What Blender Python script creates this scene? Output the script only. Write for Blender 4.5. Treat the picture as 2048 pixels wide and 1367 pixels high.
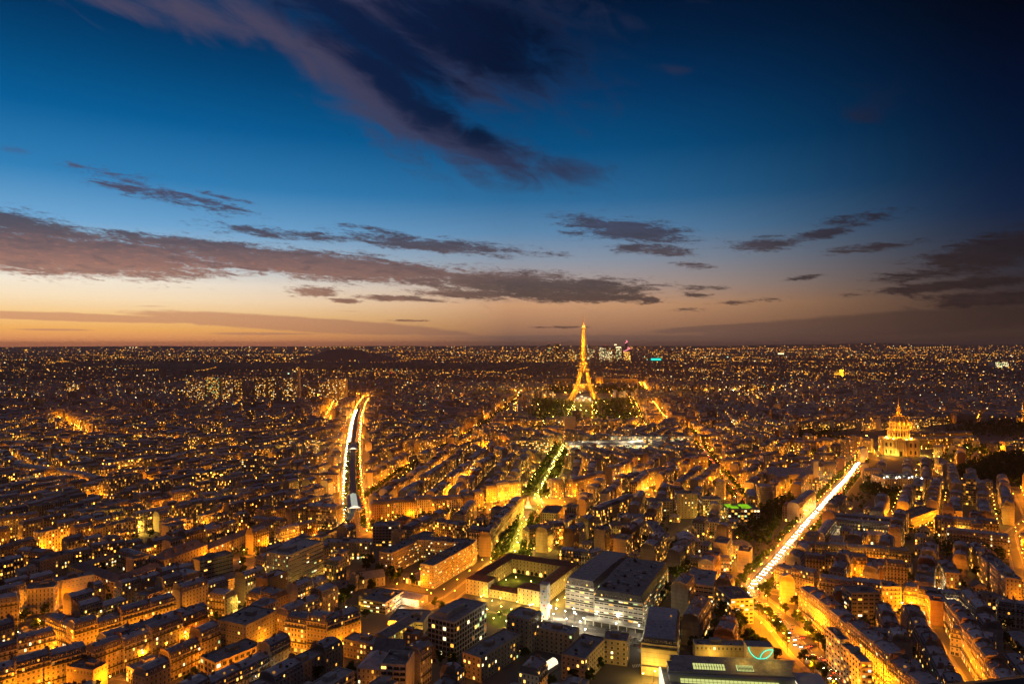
import bpy, math, random
import numpy as np
from mathutils import Vector, Matrix
for _o in list(bpy.data.objects): bpy.data.objects.remove(_o)
SC = bpy.context.scene
COL = SC.collection
RAD = math.radians
rng = random.Random(11)
nrg = np.random.default_rng(5)

# ------------------------------------------------------------------ measures
F, HC, CX, HY = 1390.0, 214.0, 1024.0, 690.0       # focal length in photo pixels, eye height, photo centre, horizon row
def G(px, py, h=0.0):                               # photo pixel of a point at height h -> ground position in metres
    Y = (HC - h) * F / (py - HY)
    return ((px - CX) / F * Y, Y)
def proj(x, y, z=0.0):
    return (CX + F * x / y, HY + F * (HC - z) / y)
def lin(r, g, b):
    f = lambda c: (c / 255 / 12.92) if c / 255 <= 0.04045 else ((c / 255 + 0.055) / 1.055) ** 2.4
    return (f(r), f(g), f(b), 1.0)

# ------------------------------------------------------------------ camera
cd = bpy.data.cameras.new("camera")
cam = bpy.data.objects.new("camera", cd); COL.objects.link(cam)
cam.location = (0, 0, HC); cam.rotation_euler = (RAD(90), 0, 0)
cd.sensor_width = 36; cd.lens = F / 2048 * 36; cd.shift_y = (HY - 683.5) / 2048
cd.clip_start = 1; cd.clip_end = 200000
SC.camera = cam

# ------------------------------------------------------------------ render settings
SC.view_settings.view_transform = 'Standard'; SC.view_settings.look = 'None'
SC.view_settings.exposure = 0.0; SC.view_settings.gamma = 1.0
SC.render.engine = 'CYCLES'
cy = SC.cycles
cy.max_bounces = 4; cy.diffuse_bounces = 2; cy.glossy_bounces = 2; cy.transmission_bounces = 2; cy.transparent_max_bounces = 6
cy.sample_clamp_indirect = 3.0; cy.caustics_reflective = False; cy.caustics_refractive = False
cy.use_light_tree = True; cy.use_denoising = True
try: cy.denoiser = 'OPENIMAGEDENOISE'
except Exception: pass

# ------------------------------------------------------------------ node helpers
class NT:
    def __init__(s, tree): s.t = tree; s.n = tree.nodes; s.l = tree.links
    def new(s, typ, **kw):
        n = s.n.new(typ)
        for k, v in kw.items(): setattr(n, k, v)
        return n
    def put(s, sock, val):
        if val is None: return
        if isinstance(val, bpy.types.NodeSocket): s.l.new(val, sock)
        else: sock.default_value = val
    def m(s, op, a, b=None, c=None, clamp=False):
        n = s.new('ShaderNodeMath', operation=op, use_clamp=clamp)
        s.put(n.inputs[0], a); s.put(n.inputs[1], b)
        if c is not None: s.put(n.inputs[2], c)
        return n.outputs[0]
    def vm(s, op, a, b=None, scale=None):
        n = s.new('ShaderNodeVectorMath', operation=op)
        s.put(n.inputs[0], a); s.put(n.inputs[1], b)
        if scale is not None: s.put(n.inputs['Scale'], scale)
        return n.outputs['Value'] if op in ('DOT_PRODUCT', 'LENGTH') else n.outputs[0]
    def mix(s, fac, a, b, blend='MIX'):
        n = s.new('ShaderNodeMix', data_type='RGBA', blend_type=blend)
        s.put(n.inputs['Factor'], fac)
        s.put(n.inputs[6], a); s.put(n.inputs[7], b)
        return n.outputs[2]
    def xyz(s, v):
        n = s.new('ShaderNodeSeparateXYZ'); s.put(n.inputs[0], v); return n.outputs
    def comb(s, x, y, z=0.0):
        n = s.new('ShaderNodeCombineXYZ'); s.put(n.inputs[0], x); s.put(n.inputs[1], y); s.put(n.inputs[2], z); return n.outputs[0]
    def ramp(s, fac, stops, interp='LINEAR'):
        n = s.new('ShaderNodeValToRGB'); cr = n.color_ramp; cr.interpolation = interp
        while len(cr.elements) > 1: cr.elements.remove(cr.elements[-1])
        cr.elements[0].position = stops[0][0]; cr.elements[0].color = stops[0][1]
        for p, c in stops[1:]:
            e = cr.elements.new(p); e.color = c
        s.put(n.inputs[0], fac); return n.outputs[0]
    def smooth(s, v, lo, hi, a=0.0, b=1.0):
        n = s.new('ShaderNodeMapRange', interpolation_type='SMOOTHSTEP')
        s.put(n.inputs[0], v); s.put(n.inputs[1], lo); s.put(n.inputs[2], hi); s.put(n.inputs[3], a); s.put(n.inputs[4], b)
        return n.outputs[0]
    def noise(s, vec, scale=1.0, detail=4.0, rough=0.55, dist=0.0):
        n = s.new('ShaderNodeTexNoise'); s.put(n.inputs['Vector'], vec)
        n.inputs['Scale'].default_value = scale; n.inputs['Detail'].default_value = detail
        n.inputs['Roughness'].default_value = rough; n.inputs['Distortion'].default_value = dist
        return n.outputs['Fac']
    def white(s, vec):
        n = s.new('ShaderNodeTexWhiteNoise', noise_dimensions='3D'); s.put(n.inputs['Vector'], vec)
        return n.outputs['Value'], n.outputs['Color']

# ------------------------------------------------------------------ dusk sky (direction based: azimuth and elevation in degrees)
W = bpy.data.worlds.new("World"); SC.world = W; W.use_nodes = True
t = NT(W.node_tree); t.n.clear()
wout = t.new('ShaderNodeOutputWorld'); wbg = t.new('ShaderNodeBackground')
dirv = t.vm('NORMALIZE', t.new('ShaderNodeTexCoord').outputs['Generated'])
dx, dy, dz = t.xyz(dirv)
AZ = t.m('MULTIPLY', t.m('ARCTAN2', dx, dy), 57.29578)
EL = t.m('MULTIPLY', t.m('ARCSINE', dz), 57.29578)
tt = t.m('COSINE', t.m('MULTIPLY', t.m('ADD', AZ, 38.0), 0.01745329))
elf = t.m('DIVIDE', t.m('ADD', EL, 2.0), 32.0, clamp=True)
def els(x, lst):                                   # [(photo row, r, g, b)] -> ramp stops
    vx = (x - CX) / F; r = math.sqrt(1 + vx * vx)
    return sorted([((math.degrees(math.atan((HY - y) / F / r)) + 2) / 32, lin(*c)) for y, *c in lst], key=lambda q: q[0])
SKY_L = [(692, 244, 148, 104), (678, 252, 166, 106), (655, 255, 186, 102), (625, 255, 208, 140), (590, 255, 230, 192), (555, 248, 236, 216), (500, 176, 200, 216), (430, 112, 168, 212), (330, 48, 128, 184), (200, 4, 94, 152), (90, 0, 72, 122), (0, 0, 54, 98)]
SKY_C = [(692, 112, 82, 72), (676, 136, 102, 86), (645, 176, 130, 98), (610, 206, 156, 116), (570, 178, 158, 148), (520, 140, 152, 168), (465, 92, 136, 174), (400, 44, 108, 156), (300, 4, 80, 130), (190, 0, 56, 102), (90, 0, 37, 74), (0, 0, 24, 54)]
SKY_R = [(692, 52, 41, 38), (660, 62, 48, 43), (610, 58, 47, 45), (560, 48, 46, 52), (490, 32, 42, 60), (410, 10, 32, 62), (300, 0, 24, 54), (180, 0, 15, 42), (80, 0, 9, 30), (0, 0, 6, 20)]
cL = t.ramp(elf, els(60, SKY_L)); cC = t.ramp(elf, els(1024, SKY_C)); cR = t.ramp(elf, els(1990, SKY_R))
f1 = t.smooth(tt, 0.25, 0.79); n_ = t.new('ShaderNodeMapRange'); t.put(n_.inputs[0], tt); n_.inputs[1].default_value = 0.79; n_.inputs[2].default_value = 1.0; f2 = n_.outputs[0]
sky = t.mix(f2, t.mix(f1, cR, cC), cL)
UV = t.comb(AZ, EL, 0.0)
def blob(px, py, rx, ry, ang, w):
    vx = (px - CX) / F; r = math.sqrt(1 + vx * vx)
    a0 = math.degrees(math.atan(vx)); e0 = math.degrees(math.atan((HY - py) / F / r))
    ca = math.cos(math.atan(vx)); sx = 57.3 / F * ca * ca; sy = 57.3 / F * ca
    A = RAD(-ang); c, s = math.cos(A), math.sin(A)
    rx, ry = rx * sx, ry * sy
    a = t.m('SUBTRACT', t.vm('DOT_PRODUCT', UV, (c / rx, s / rx, 0)), (c * a0 + s * e0) / rx)
    b = t.m('SUBTRACT', t.vm('DOT_PRODUCT', UV, (-s / ry, c / ry, 0)), (-s * a0 + c * e0) / ry)
    d2 = t.m('MULTIPLY_ADD', b, b, t.m('MULTIPLY', a, a))
    return t.m('MULTIPLY', t.m('POWER', 0.32, d2), w)
def union(lst):
    o = None
    for e in lst:
        q = blob(*e); o = q if o is None else t.m('MAXIMUM', o, q)
    return o
UP = [(230, 8, 200, 24, 6, .7), (400, 30, 240, 34, 10, .85), (560, 70, 180, 40, 24, .85), (640, 120, 170, 55, 36, .9), (740, 160, 220, 85, 36, 1.1), (760, 20, 330, 80, 6, .9),
      (900, 70, 300, 130, 14, .95), (1060, 20, 220, 80, 4, .5), (760, 90, 160, 60, 30, 1.0), (850, 240, 190, 60, 28, 1.05), (960, 296, 190, 46, 20, 1.0), (1100, 335, 160, 28, 8, .7), (1030, 345, 110, 16, 2, .7), (1365, 138, 60, 12, 5, .5), (1745, 215, 85, 34, -8, .5), (20, 300, 70, 8, 0, .4)]
LOW = [(130, 508, 460, 50, 1, 1.3), (640, 530, 470, 32, 4, 1.25), (1060, 570, 300, 30, 3, 1.2), (40, 450, 240, 30, 7, 1.15), (330, 480, 230, 15, 2, .95), (860, 490, 260, 18, 4, 1.0), (560, 468, 220, 15, 3, .75), (760, 462, 110, 9, 8, .7),
       (300, 382, 190, 26, 11, .72), (420, 408, 140, 18, 12, .72), (430, 390, 90, 6, 9, .7), (200, 360, 120, 8, 8, .5), (630, 583, 64, 13, 0, 1.05), (690, 601, 38, 7, 0, 1.0), (790, 597, 110, 8, 3, .95), (950, 587, 140, 13, 2, 1.05), (1150, 592, 200, 15, 2, 1.15), (1300, 598, 28, 11, 0, 1.0),
       (1255, 460, 150, 28, 8, 1.1), (1310, 500, 130, 15, 6, .85), (1180, 470, 80, 14, 6, .7), (1390, 530, 60, 10, 5, .7), (1390, 575, 80, 8, 0, .7), (1390, 590, 50, 5, 0, .7), (1520, 490, 100, 18, 0, 1.0), (1640, 468, 170, 15, -12, .85), (1740, 495, 120, 13, -3, .85), (1710, 438, 110, 15, -6, .75),
       (1990, 505, 200, 44, -10, 1.15), (1870, 540, 160, 20, -8, .8), (1900, 570, 220, 14, -4, 1.1), (1970, 598, 170, 20, 0, 1.05), (1610, 555, 50, 6, -6, .95), (1490, 603, 110, 8, -3, .7), (1370, 620, 60, 6, 0, .6), (1120, 654, 66, 3, 0, .85), (820, 641, 44, 3, 0, .8)]
VEIL = [(150, 634, 380, 10, 1, 1.0), (600, 648, 350, 16, 3, 1.15), (820, 660, 170, 8, 4, .9), (110, 659, 100, 3, 0, .8), (520, 667, 160, 4, 0, .7), (1750, 650, 460, 28, -3, 1.05), (1450, 655, 220, 9, -3, .85), (1180, 675, 500, 9, 0, .7), (700, 622, 140, 3, 1, .4), (300, 612, 60, 2.5, 0, .5)]
nA = t.noise(t.comb(t.m('MULTIPLY', AZ, .22), t.m('MULTIPLY', t.m('MULTIPLY_ADD', AZ, .32, EL), .5), 3.1), 1.0, 7, .62, .9)
nB = t.noise(t.comb(t.m('MULTIPLY', AZ, .42), t.m('MULTIPLY_ADD', EL, 2.3, t.m('MULTIPLY', AZ, .14)), 7.7), 1.0, 8, .66, .5)
nF = t.noise(t.comb(t.m('MULTIPLY', AZ, 1.9), t.m('MULTIPLY_ADD', EL, 6.5, t.m('MULTIPLY', AZ, .5)), 1.7), 1.0, 5, .62, .8)
nB2 = t.m('ADD', t.m('MULTIPLY', nB, .66), t.m('MULTIPLY', nF, .34))
UPD = [(640, 50, 200, 50, 20, .8), (740, 80, 250, 65, 22, 1.05), (800, 150, 210, 70, 34, 1.15), (950, 70, 300, 100, 14, 1.0), (940, 260, 150, 45, 24, .8), (1090, 320, 120, 20, 6, .4)]
uA = union(UP); uD = union(UPD); uB = union(LOW); uV = union(VEIL)
nA2 = t.m('ADD', t.m('MULTIPLY', nA, .8), t.m('MULTIPLY', nB, .2))
dA = t.smooth(t.m('MULTIPLY_ADD', t.m('SUBTRACT', nA2, .5), 1.6, uA), .14, .92)
dB = t.smooth(t.m('MULTIPLY_ADD', t.m('SUBTRACT', nB2, .5), 2.9, uB), .30, .84)
dV = t.smooth(t.m('MULTIPLY_ADD', t.m('SUBTRACT', nB, .5), .5, uV), .32, .58)
gate = t.smooth(uB, .06, .36); dB = t.m('MULTIPLY', dB, gate)
thick = t.smooth(t.m('MULTIPLY_ADD', t.m('SUBTRACT', nA2, .5), 1.1, uD), .26, .84)
cA_pink = t.mix(f2, t.mix(f1, lin(26, 24, 40), lin(46, 52, 80)), lin(78, 73, 98))
cA_dark = t.mix(f2, t.mix(f1, lin(4, 12, 28), lin(6, 18, 44)), lin(18, 36, 74))
cA = t.mix(thick, cA_pink, cA_dark)
elB = t.m('DIVIDE', EL, 14.0, clamp=True)
cBL = t.ramp(elB, [(0.0, lin(176, 116, 90)), (.33, lin(168, 120, 100)), (.42, lin(146, 98, 84)), (.50, lin(112, 80, 76)), (.57, lin(80, 66, 72)), (.68, lin(64, 58, 74)), (1.0, lin(88, 92, 128))])
cBC = t.ramp(elB, [(0.0, lin(116, 88, 78)), (.26, lin(62, 54, 56)), (.36, lin(66, 58, 60)), (.42, lin(98, 78, 76)), (.6, lin(68, 64, 78)), (1.0, lin(60, 80, 118))])
cBR = t.ramp(elB, [(0.0, lin(50, 40, 38)), (.4, lin(36, 31, 34)), (.65, lin(30, 30, 40)), (1.0, lin(12, 22, 40))])
cB = t.mix(f2, t.mix(f1, cBR, cBC), cBL)
cB = t.mix(t.m('MULTIPLY', t.smooth(nF, .45, .75, 0.0, .5), t.smooth(EL, 9.0, 5.5)), cB, t.mix(f2, t.mix(f1, cBR, lin(110, 88, 80)), lin(190, 118, 88)))
cB = t.mix(t.smooth(nB, .48, .64, 0.0, .45), cB, t.mix(f2, t.mix(f1, lin(26, 24, 28), lin(54, 48, 54)), lin(78, 60, 68)))
cV = t.mix(f2, t.mix(f1, lin(48, 39, 37), lin(120, 94, 84)), lin(208, 144, 112))
sky = t.mix(t.m('MULTIPLY', dA, .93), sky, cA)
sky = t.mix(t.m('MULTIPLY', dV, .72), sky, cV)
sky = t.mix(t.m('MULTIPLY', dB, .9), sky, cB)
sky = t.mix(t.smooth(EL, 30.0, 52.0, 0.0, .9), sky, lin(94, 88, 104))          # grey tone added to the unseen overhead sky to light the roofs
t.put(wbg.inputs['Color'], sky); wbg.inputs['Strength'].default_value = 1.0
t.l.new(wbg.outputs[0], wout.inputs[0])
W.cycles.sampling_method = 'MANUAL'; W.cycles.sample_map_resolution = 512

# the sun is below the horizon to the left; only its afterglow still reaches the roofs
sd = bpy.data.lights.new("sun", 'SUN'); sd.energy = 0.03; sd.angle = RAD(25); sd.color = (1.0, .55, .32)
sun = bpy.data.objects.new("sun", sd); COL.objects.link(sun)
sun.rotation_euler = Vector((math.sin(RAD(40)), -math.cos(RAD(40)), -math.sin(RAD(4)))).to_track_quat('-Z', 'Y').to_euler()

# ------------------------------------------------------------------ materials
MATS = {}
def newmat(name):
    m = bpy.data.materials.new(name); m.use_nodes = True; m.node_tree.nodes.clear(); MATS[name] = m
    return m, NT(m.node_tree)
def finish(t, col, rough=.8, emit=None, estr=None, metal=0.0, bump=None, bumpd=.05):
    o = t.new('ShaderNodeOutputMaterial'); p = t.new('ShaderNodeBsdfPrincipled')
    t.put(p.inputs['Base Color'], col); t.put(p.inputs['Roughness'], rough); p.inputs['Metallic'].default_value = metal
    p.inputs['Specular IOR Level'].default_value = .3
    if emit is not None: t.put(p.inputs['Emission Color'], emit); t.put(p.inputs['Emission Strength'], estr)
    if bump is not None:
        b = t.new('ShaderNodeBump'); b.inputs['Distance'].default_value = bumpd; t.put(b.inputs['Height'], bump); t.l.new(b.outputs[0], p.inputs['Normal'])
    t.l.new(p.outputs[0], o.inputs[0])
def plain(name, rgb, rough=.8, var=.25, scale=.4, metal=0.0):
    m, t = newmat(name)
    pos = t.new('ShaderNodeNewGeometry').outputs['Position']
    n = t.noise(pos, scale, 5, .6); n2 = t.noise(pos, scale * .07, 3, .5)
    k = t.m('ADD', t.m('MULTIPLY', n, var * 1.4), t.m('MULTIPLY', n2, var * .9))
    k = t.m('ADD', k, 1 - var * 1.15)
    c = t.vm('SCALE', (rgb[0], rgb[1], rgb[2]), None, k)
    finish(t, c, rough, metal=metal)
    return m
def glow(name, rgb, strength, sample=False):
    m, t = newmat(name)
    o = t.new('ShaderNodeOutputMaterial'); e = t.new('ShaderNodeEmission')
    e.inputs[0].default_value = (*rgb, 1); e.inputs[1].default_value = strength
    t.l.new(e.outputs[0], o.inputs[0])
    m.cycles.emission_sampling = 'AUTO' if sample else 'NONE'
    return m
WALLCOL = [("cream", (.46, .40, .30)), ("pale grey", (.40, .39, .37)), ("buff", (.42, .34, .24)), ("off-white", (.56, .53, .47)),
           ("sand-coloured", (.44, .37, .27)), ("light tan", (.38, .31, .22)), ("grey", (.30, .29, .28)), ("brick brown", (.26, .16, .11))]
def wallcolor(t):
    sdn = t.new('ShaderNodeUVMap'); sdn.uv_map = "seed"; s = t.xyz(sdn.outputs[0])
    pal = t.ramp(s[0], [(i / 8, (*c, 1)) for i, (_, c) in enumerate(WALLCOL)], 'CONSTANT')
    pos = t.new('ShaderNodeNewGeometry').outputs['Position']
    n = t.noise(t.vm('MULTIPLY', pos, (.35, .35, .12)), 1.0, 5, .6)
    k = t.smooth(n, .3, .7, .78, 1.08)
    return t.vm('SCALE', pal, None, k), s
# wall with its own window pattern for buildings whose windows are about one pixel
def windowed(name, office=False):
    m, t = newmat(name)
    col, s = wallcolor(t)
    uvn = t.new('ShaderNodeUVMap'); uvn.uv_map = "UVMap"; u, v, _ = t.xyz(uvn.outputs[0])
    cu = t.m('FLOOR', u); fu = t.m('FRACT', u); cv = t.m('FLOOR', v); fv = t.m('FRACT', v)
    hw, hh = (.44, .28) if office else (.23, .31)
    mu = t.m('LESS_THAN', t.m('ABSOLUTE', t.m('SUBTRACT', fu, .5)), hw)
    mv = t.m('LESS_THAN', t.m('ABSOLUTE', t.m('SUBTRACT', fv, .52)), hh)
    mask = t.m('MULTIPLY', mu, mv)
    r1, rc = t.white(t.comb(cu, cv, t.m('MULTIPLY', s[1], 517.3)))
    r2, r3, r4 = t.xyz(rc)
    base = t.m('MULTIPLY_ADD', s[1], .24 if office else .20, .05)
    shop = t.m('MULTIPLY', t.m('LESS_THAN', v, 1.0), .34)
    lit = t.m('MULTIPLY', t.m('LESS_THAN', r1, t.m('ADD', base, shop)), mask)
    ec = t.ramp(r2, [(0, (1, .36, .03, 1)), (.35, (1, .50, .08, 1)), (.7, (1, .64, .18, 1)), (.9, (1, .86, .52, 1)), (.96, (.8, 1.0, .55, 1))])
    st = t.m('MULTIPLY', t.m('MULTIPLY_ADD', t.m('POWER', r3, 3.5), 12.0, .7), lit)
    c2 = t.mix(mask, col, (.018, .02, .026, 1))
    rail = t.m('LESS_THAN', t.m('ABSOLUTE', t.m('SUBTRACT', fv, .06)), .06)
    c2 = t.mix(t.m('MULTIPLY', rail, .45), c2, (.03, .03, .03, 1))
    rough = t.m('MULTIPLY_ADD', mask, -.55, .85)
    finish(t, c2, rough, ec, st)
    m.cycles.emission_sampling = 'NONE'
    return m
def mwall(name):
    m, t = newmat(name); col, s = wallcolor(t)
    uvn = t.new('ShaderNodeUVMap'); uvn.uv_map = "UVMap"; u, v, _ = t.xyz(uvn.outputs[0])
    fv = t.m('FRACT', v)
    rail = t.m('MULTIPLY', t.m('LESS_THAN', t.m('ABSOLUTE', t.m('SUBTRACT', fv, .05)), .05), .35)
    finish(t, t.mix(rail, col, (.05, .045, .04, 1)), .85)
def roofmat(name, rgb, rough, seam):
    m, t = newmat(name)
    sdn = t.new('ShaderNodeUVMap'); sdn.uv_map = "seed"; s = t.xyz(sdn.outputs[0])
    pos = t.new('ShaderNodeNewGeometry').outputs['Position']
    n = t.noise(pos, .35, 6, .65); n2 = t.noise(pos, 1.6, 4, .6)
    k = t.m('ADD', t.m('MULTIPLY', n, 1.8), t.m('MULTIPLY', n2, .9)); k = t.m('MAXIMUM', t.m('ADD', k, -.4), .15)
    k = t.m('MULTIPLY', k, t.m('MULTIPLY_ADD', s[1], .8, .6))
    h = None
    if seam:
        uvn = t.new('ShaderNodeUVMap'); uvn.uv_map = "UVMap"; u = t.xyz(uvn.outputs[0])[0]
        sm = t.m('LESS_THAN', t.m('FRACT', t.m('MULTIPLY', u, 3.0)), .14)
        k = t.m('MULTIPLY', k, t.m('MULTIPLY_ADD', sm, -.35, 1.0))
    finish(t, t.vm('SCALE', rgb, None, k), rough)
windowed("facade"); windowed("office_facade", True); mwall("plain_wall")
roofmat("zinc_roof", (.36, .35, .37), .45, True); roofmat("slate_roof", (.17, .16, .165), .55, False)
roofmat("gravel_roof", (.27, .26, .25), .9, False); roofmat("tile_roof", (.20, .09, .055), .8, False)
plain("brick", (.30, .20, .15), .9); plain("stone", (.46, .40, .30), .8, .2); plain("concrete", (.36, .35, .33), .85, .25)
plain("white_panel", (.66, .65, .62), .6, .12); plain("dark_metal", (.04, .042, .045), .5, .2); plain("rail_dark", (.035, .033, .032), .6, .2)
plain("asphalt", (.11, .105, .10), .75, .35, .5); plain("pavement", (.20, .19, .175), .85, .25, .6); plain("paint_white", (.7, .7, .68), .7, .15)
plain("bark", (.07, .05, .035), .9); plain("grass", (.05, .085, .02), .95, .4, .6); plain("gold_leaf", (.62, .42, .10), .4, .15)
plain("iron", (.34, .25, .15), .55, .2); plain("forest", (.035, .036, .026), 1.0, .5, .01); plain("hill_land", (.11, .095, .09), 1.0, .5, .004)
plain("glass_dark", (.02, .024, .03), .12, .2); plain("steel", (.35, .37, .4), .4, .15); plain("water", (.012, .014, .016), .08, .1)
plain("far_wall", (.26, .235, .21), .9, .35, .02); plain("far_roof", (.28, .27, .27), .7, .4, .02); plain("far_pale", (.44, .41, .38), .9, .3, .02)
plain("carpaint_dark", (.03, .03, .035), .3, .1); plain("carpaint_silver", (.35, .36, .38), .3, .1); plain("carpaint_red", (.25, .03, .02), .3, .1)
plain("carpaint_white", (.6, .6, .58), .35, .1); plain("rubber", (.02, .02, .02), .8, .1)
plain("ground_city", (.10, .095, .09), .9, .4, .05)
m, t = newmat("leaf")
oi = t.new('ShaderNodeObjectInfo'); pos = t.new('ShaderNodeNewGeometry').outputs['Position']
n = t.noise(pos, .8, 3, .6)
c = t.ramp(t.m('ADD', t.m('MULTIPLY', n, .7), t.m('MULTIPLY', oi.outputs['Random'], .3)), [(.25, (.026, .045, .012, 1)), (.55, (.05, .085, .02, 1)), (.8, (.10, .105, .025, 1))])
o = t.new('ShaderNodeOutputMaterial'); d = t.new('ShaderNodeBsdfDiffuse'); tr = t.new('ShaderNodeBsdfTranslucent'); ms = t.new('ShaderNodeMixShader')
t.l.new(c, d.inputs[0]); t.l.new(c, tr.inputs[0]); ms.inputs[0].default_value = .4
t.l.new(d.outputs[0], ms.inputs[1]); t.l.new(tr.outputs[0], ms.inputs[2]); t.l.new(ms.outputs[0], o.inputs[0])
glow("win_amber", (1, .40, .04), 2.2); glow("win_warm", (1, .54, .10), 3.2); glow("win_pale", (1, .80, .42), 2.6); glow("win_green", (.75, 1, .40), 1.2); glow("win_dim", (1, .42, .08), .45)
glow("dot_orange", (1, .34, .025), 2.8); glow("dot_yellow", (1, .46, .06), 3.2); glow("dot_white", (1, .74, .36), 3.0); glow("dot_dim", (1, .40, .07), .8); glow("dot_green", (.6, 1, .7), 2.5); glow("dot_red", (1, .06, .03), 2.5)
glow("lamp_sodium", (1, .40, .05), 30.); glow("lamp_yellow", (1, .66, .14), 40.); glow("lamp_white", (1, .86, .55), 60.)
glow("headlight", (1, .74, .36), 120.); glow("taillight", (1, .05, .01), 30.)
glow("neon_green", (.05, 1, .62), 1.6); glow("neon_pink", (1, .25, .32), 2.5); glow("screen_teal", (0, .75, .6), 1.6); glow("skylight_lime", (.42, .95, .02), .6)
glow("skylight_pale", (.82, .86, .28), .85); glow("shop_white", (1, .90, .80), 6.0); glow("shop_red", (1, .05, .04), 3.0); glow("glass_lit", (1, .86, .55), 1.6); glow("glass_roof_lit", (.95, 1, .82), .55)
SLOTS = ["facade", "plain_wall", "zinc_roof", "slate_roof", "gravel_roof", "brick", "stone", "concrete", "white_panel", "office_facade", "dark_metal", "tile_roof",
         "win_amber", "win_warm", "win_pale", "win_green", "win_dim", "glass_dark", "far_wall", "far_roof", "far_pale", "dot_orange", "dot_yellow", "dot_white", "dot_dim", "dot_green", "dot_red",
         "asphalt", "pavement", "paint_white", "steel", "gold_leaf", "iron", "forest", "grass", "leaf", "bark", "rail_dark", "lamp_sodium", "lamp_yellow", "lamp_white", "headlight", "taillight",
         "carpaint_dark", "carpaint_silver", "carpaint_red", "carpaint_white", "rubber", "neon_green", "neon_pink", "screen_teal", "skylight_lime", "skylight_pale", "shop_white", "shop_red", "glass_lit", "glass_roof_lit", "water", "hill_land", "ground_city"]
# patches for the abstract painting on the hospital tower
for nm, rgb in (("paint_red", (.55, .06, .04)), ("paint_blue", (.05, .20, .5)), ("paint_green", (.12, .4, .1)), ("paint_yellow", (.7, .5, .04))):
    plain(nm, rgb, .7, .1); SLOTS.append(nm)
SI = {n: i for i, n in enumerate(SLOTS)}

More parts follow.
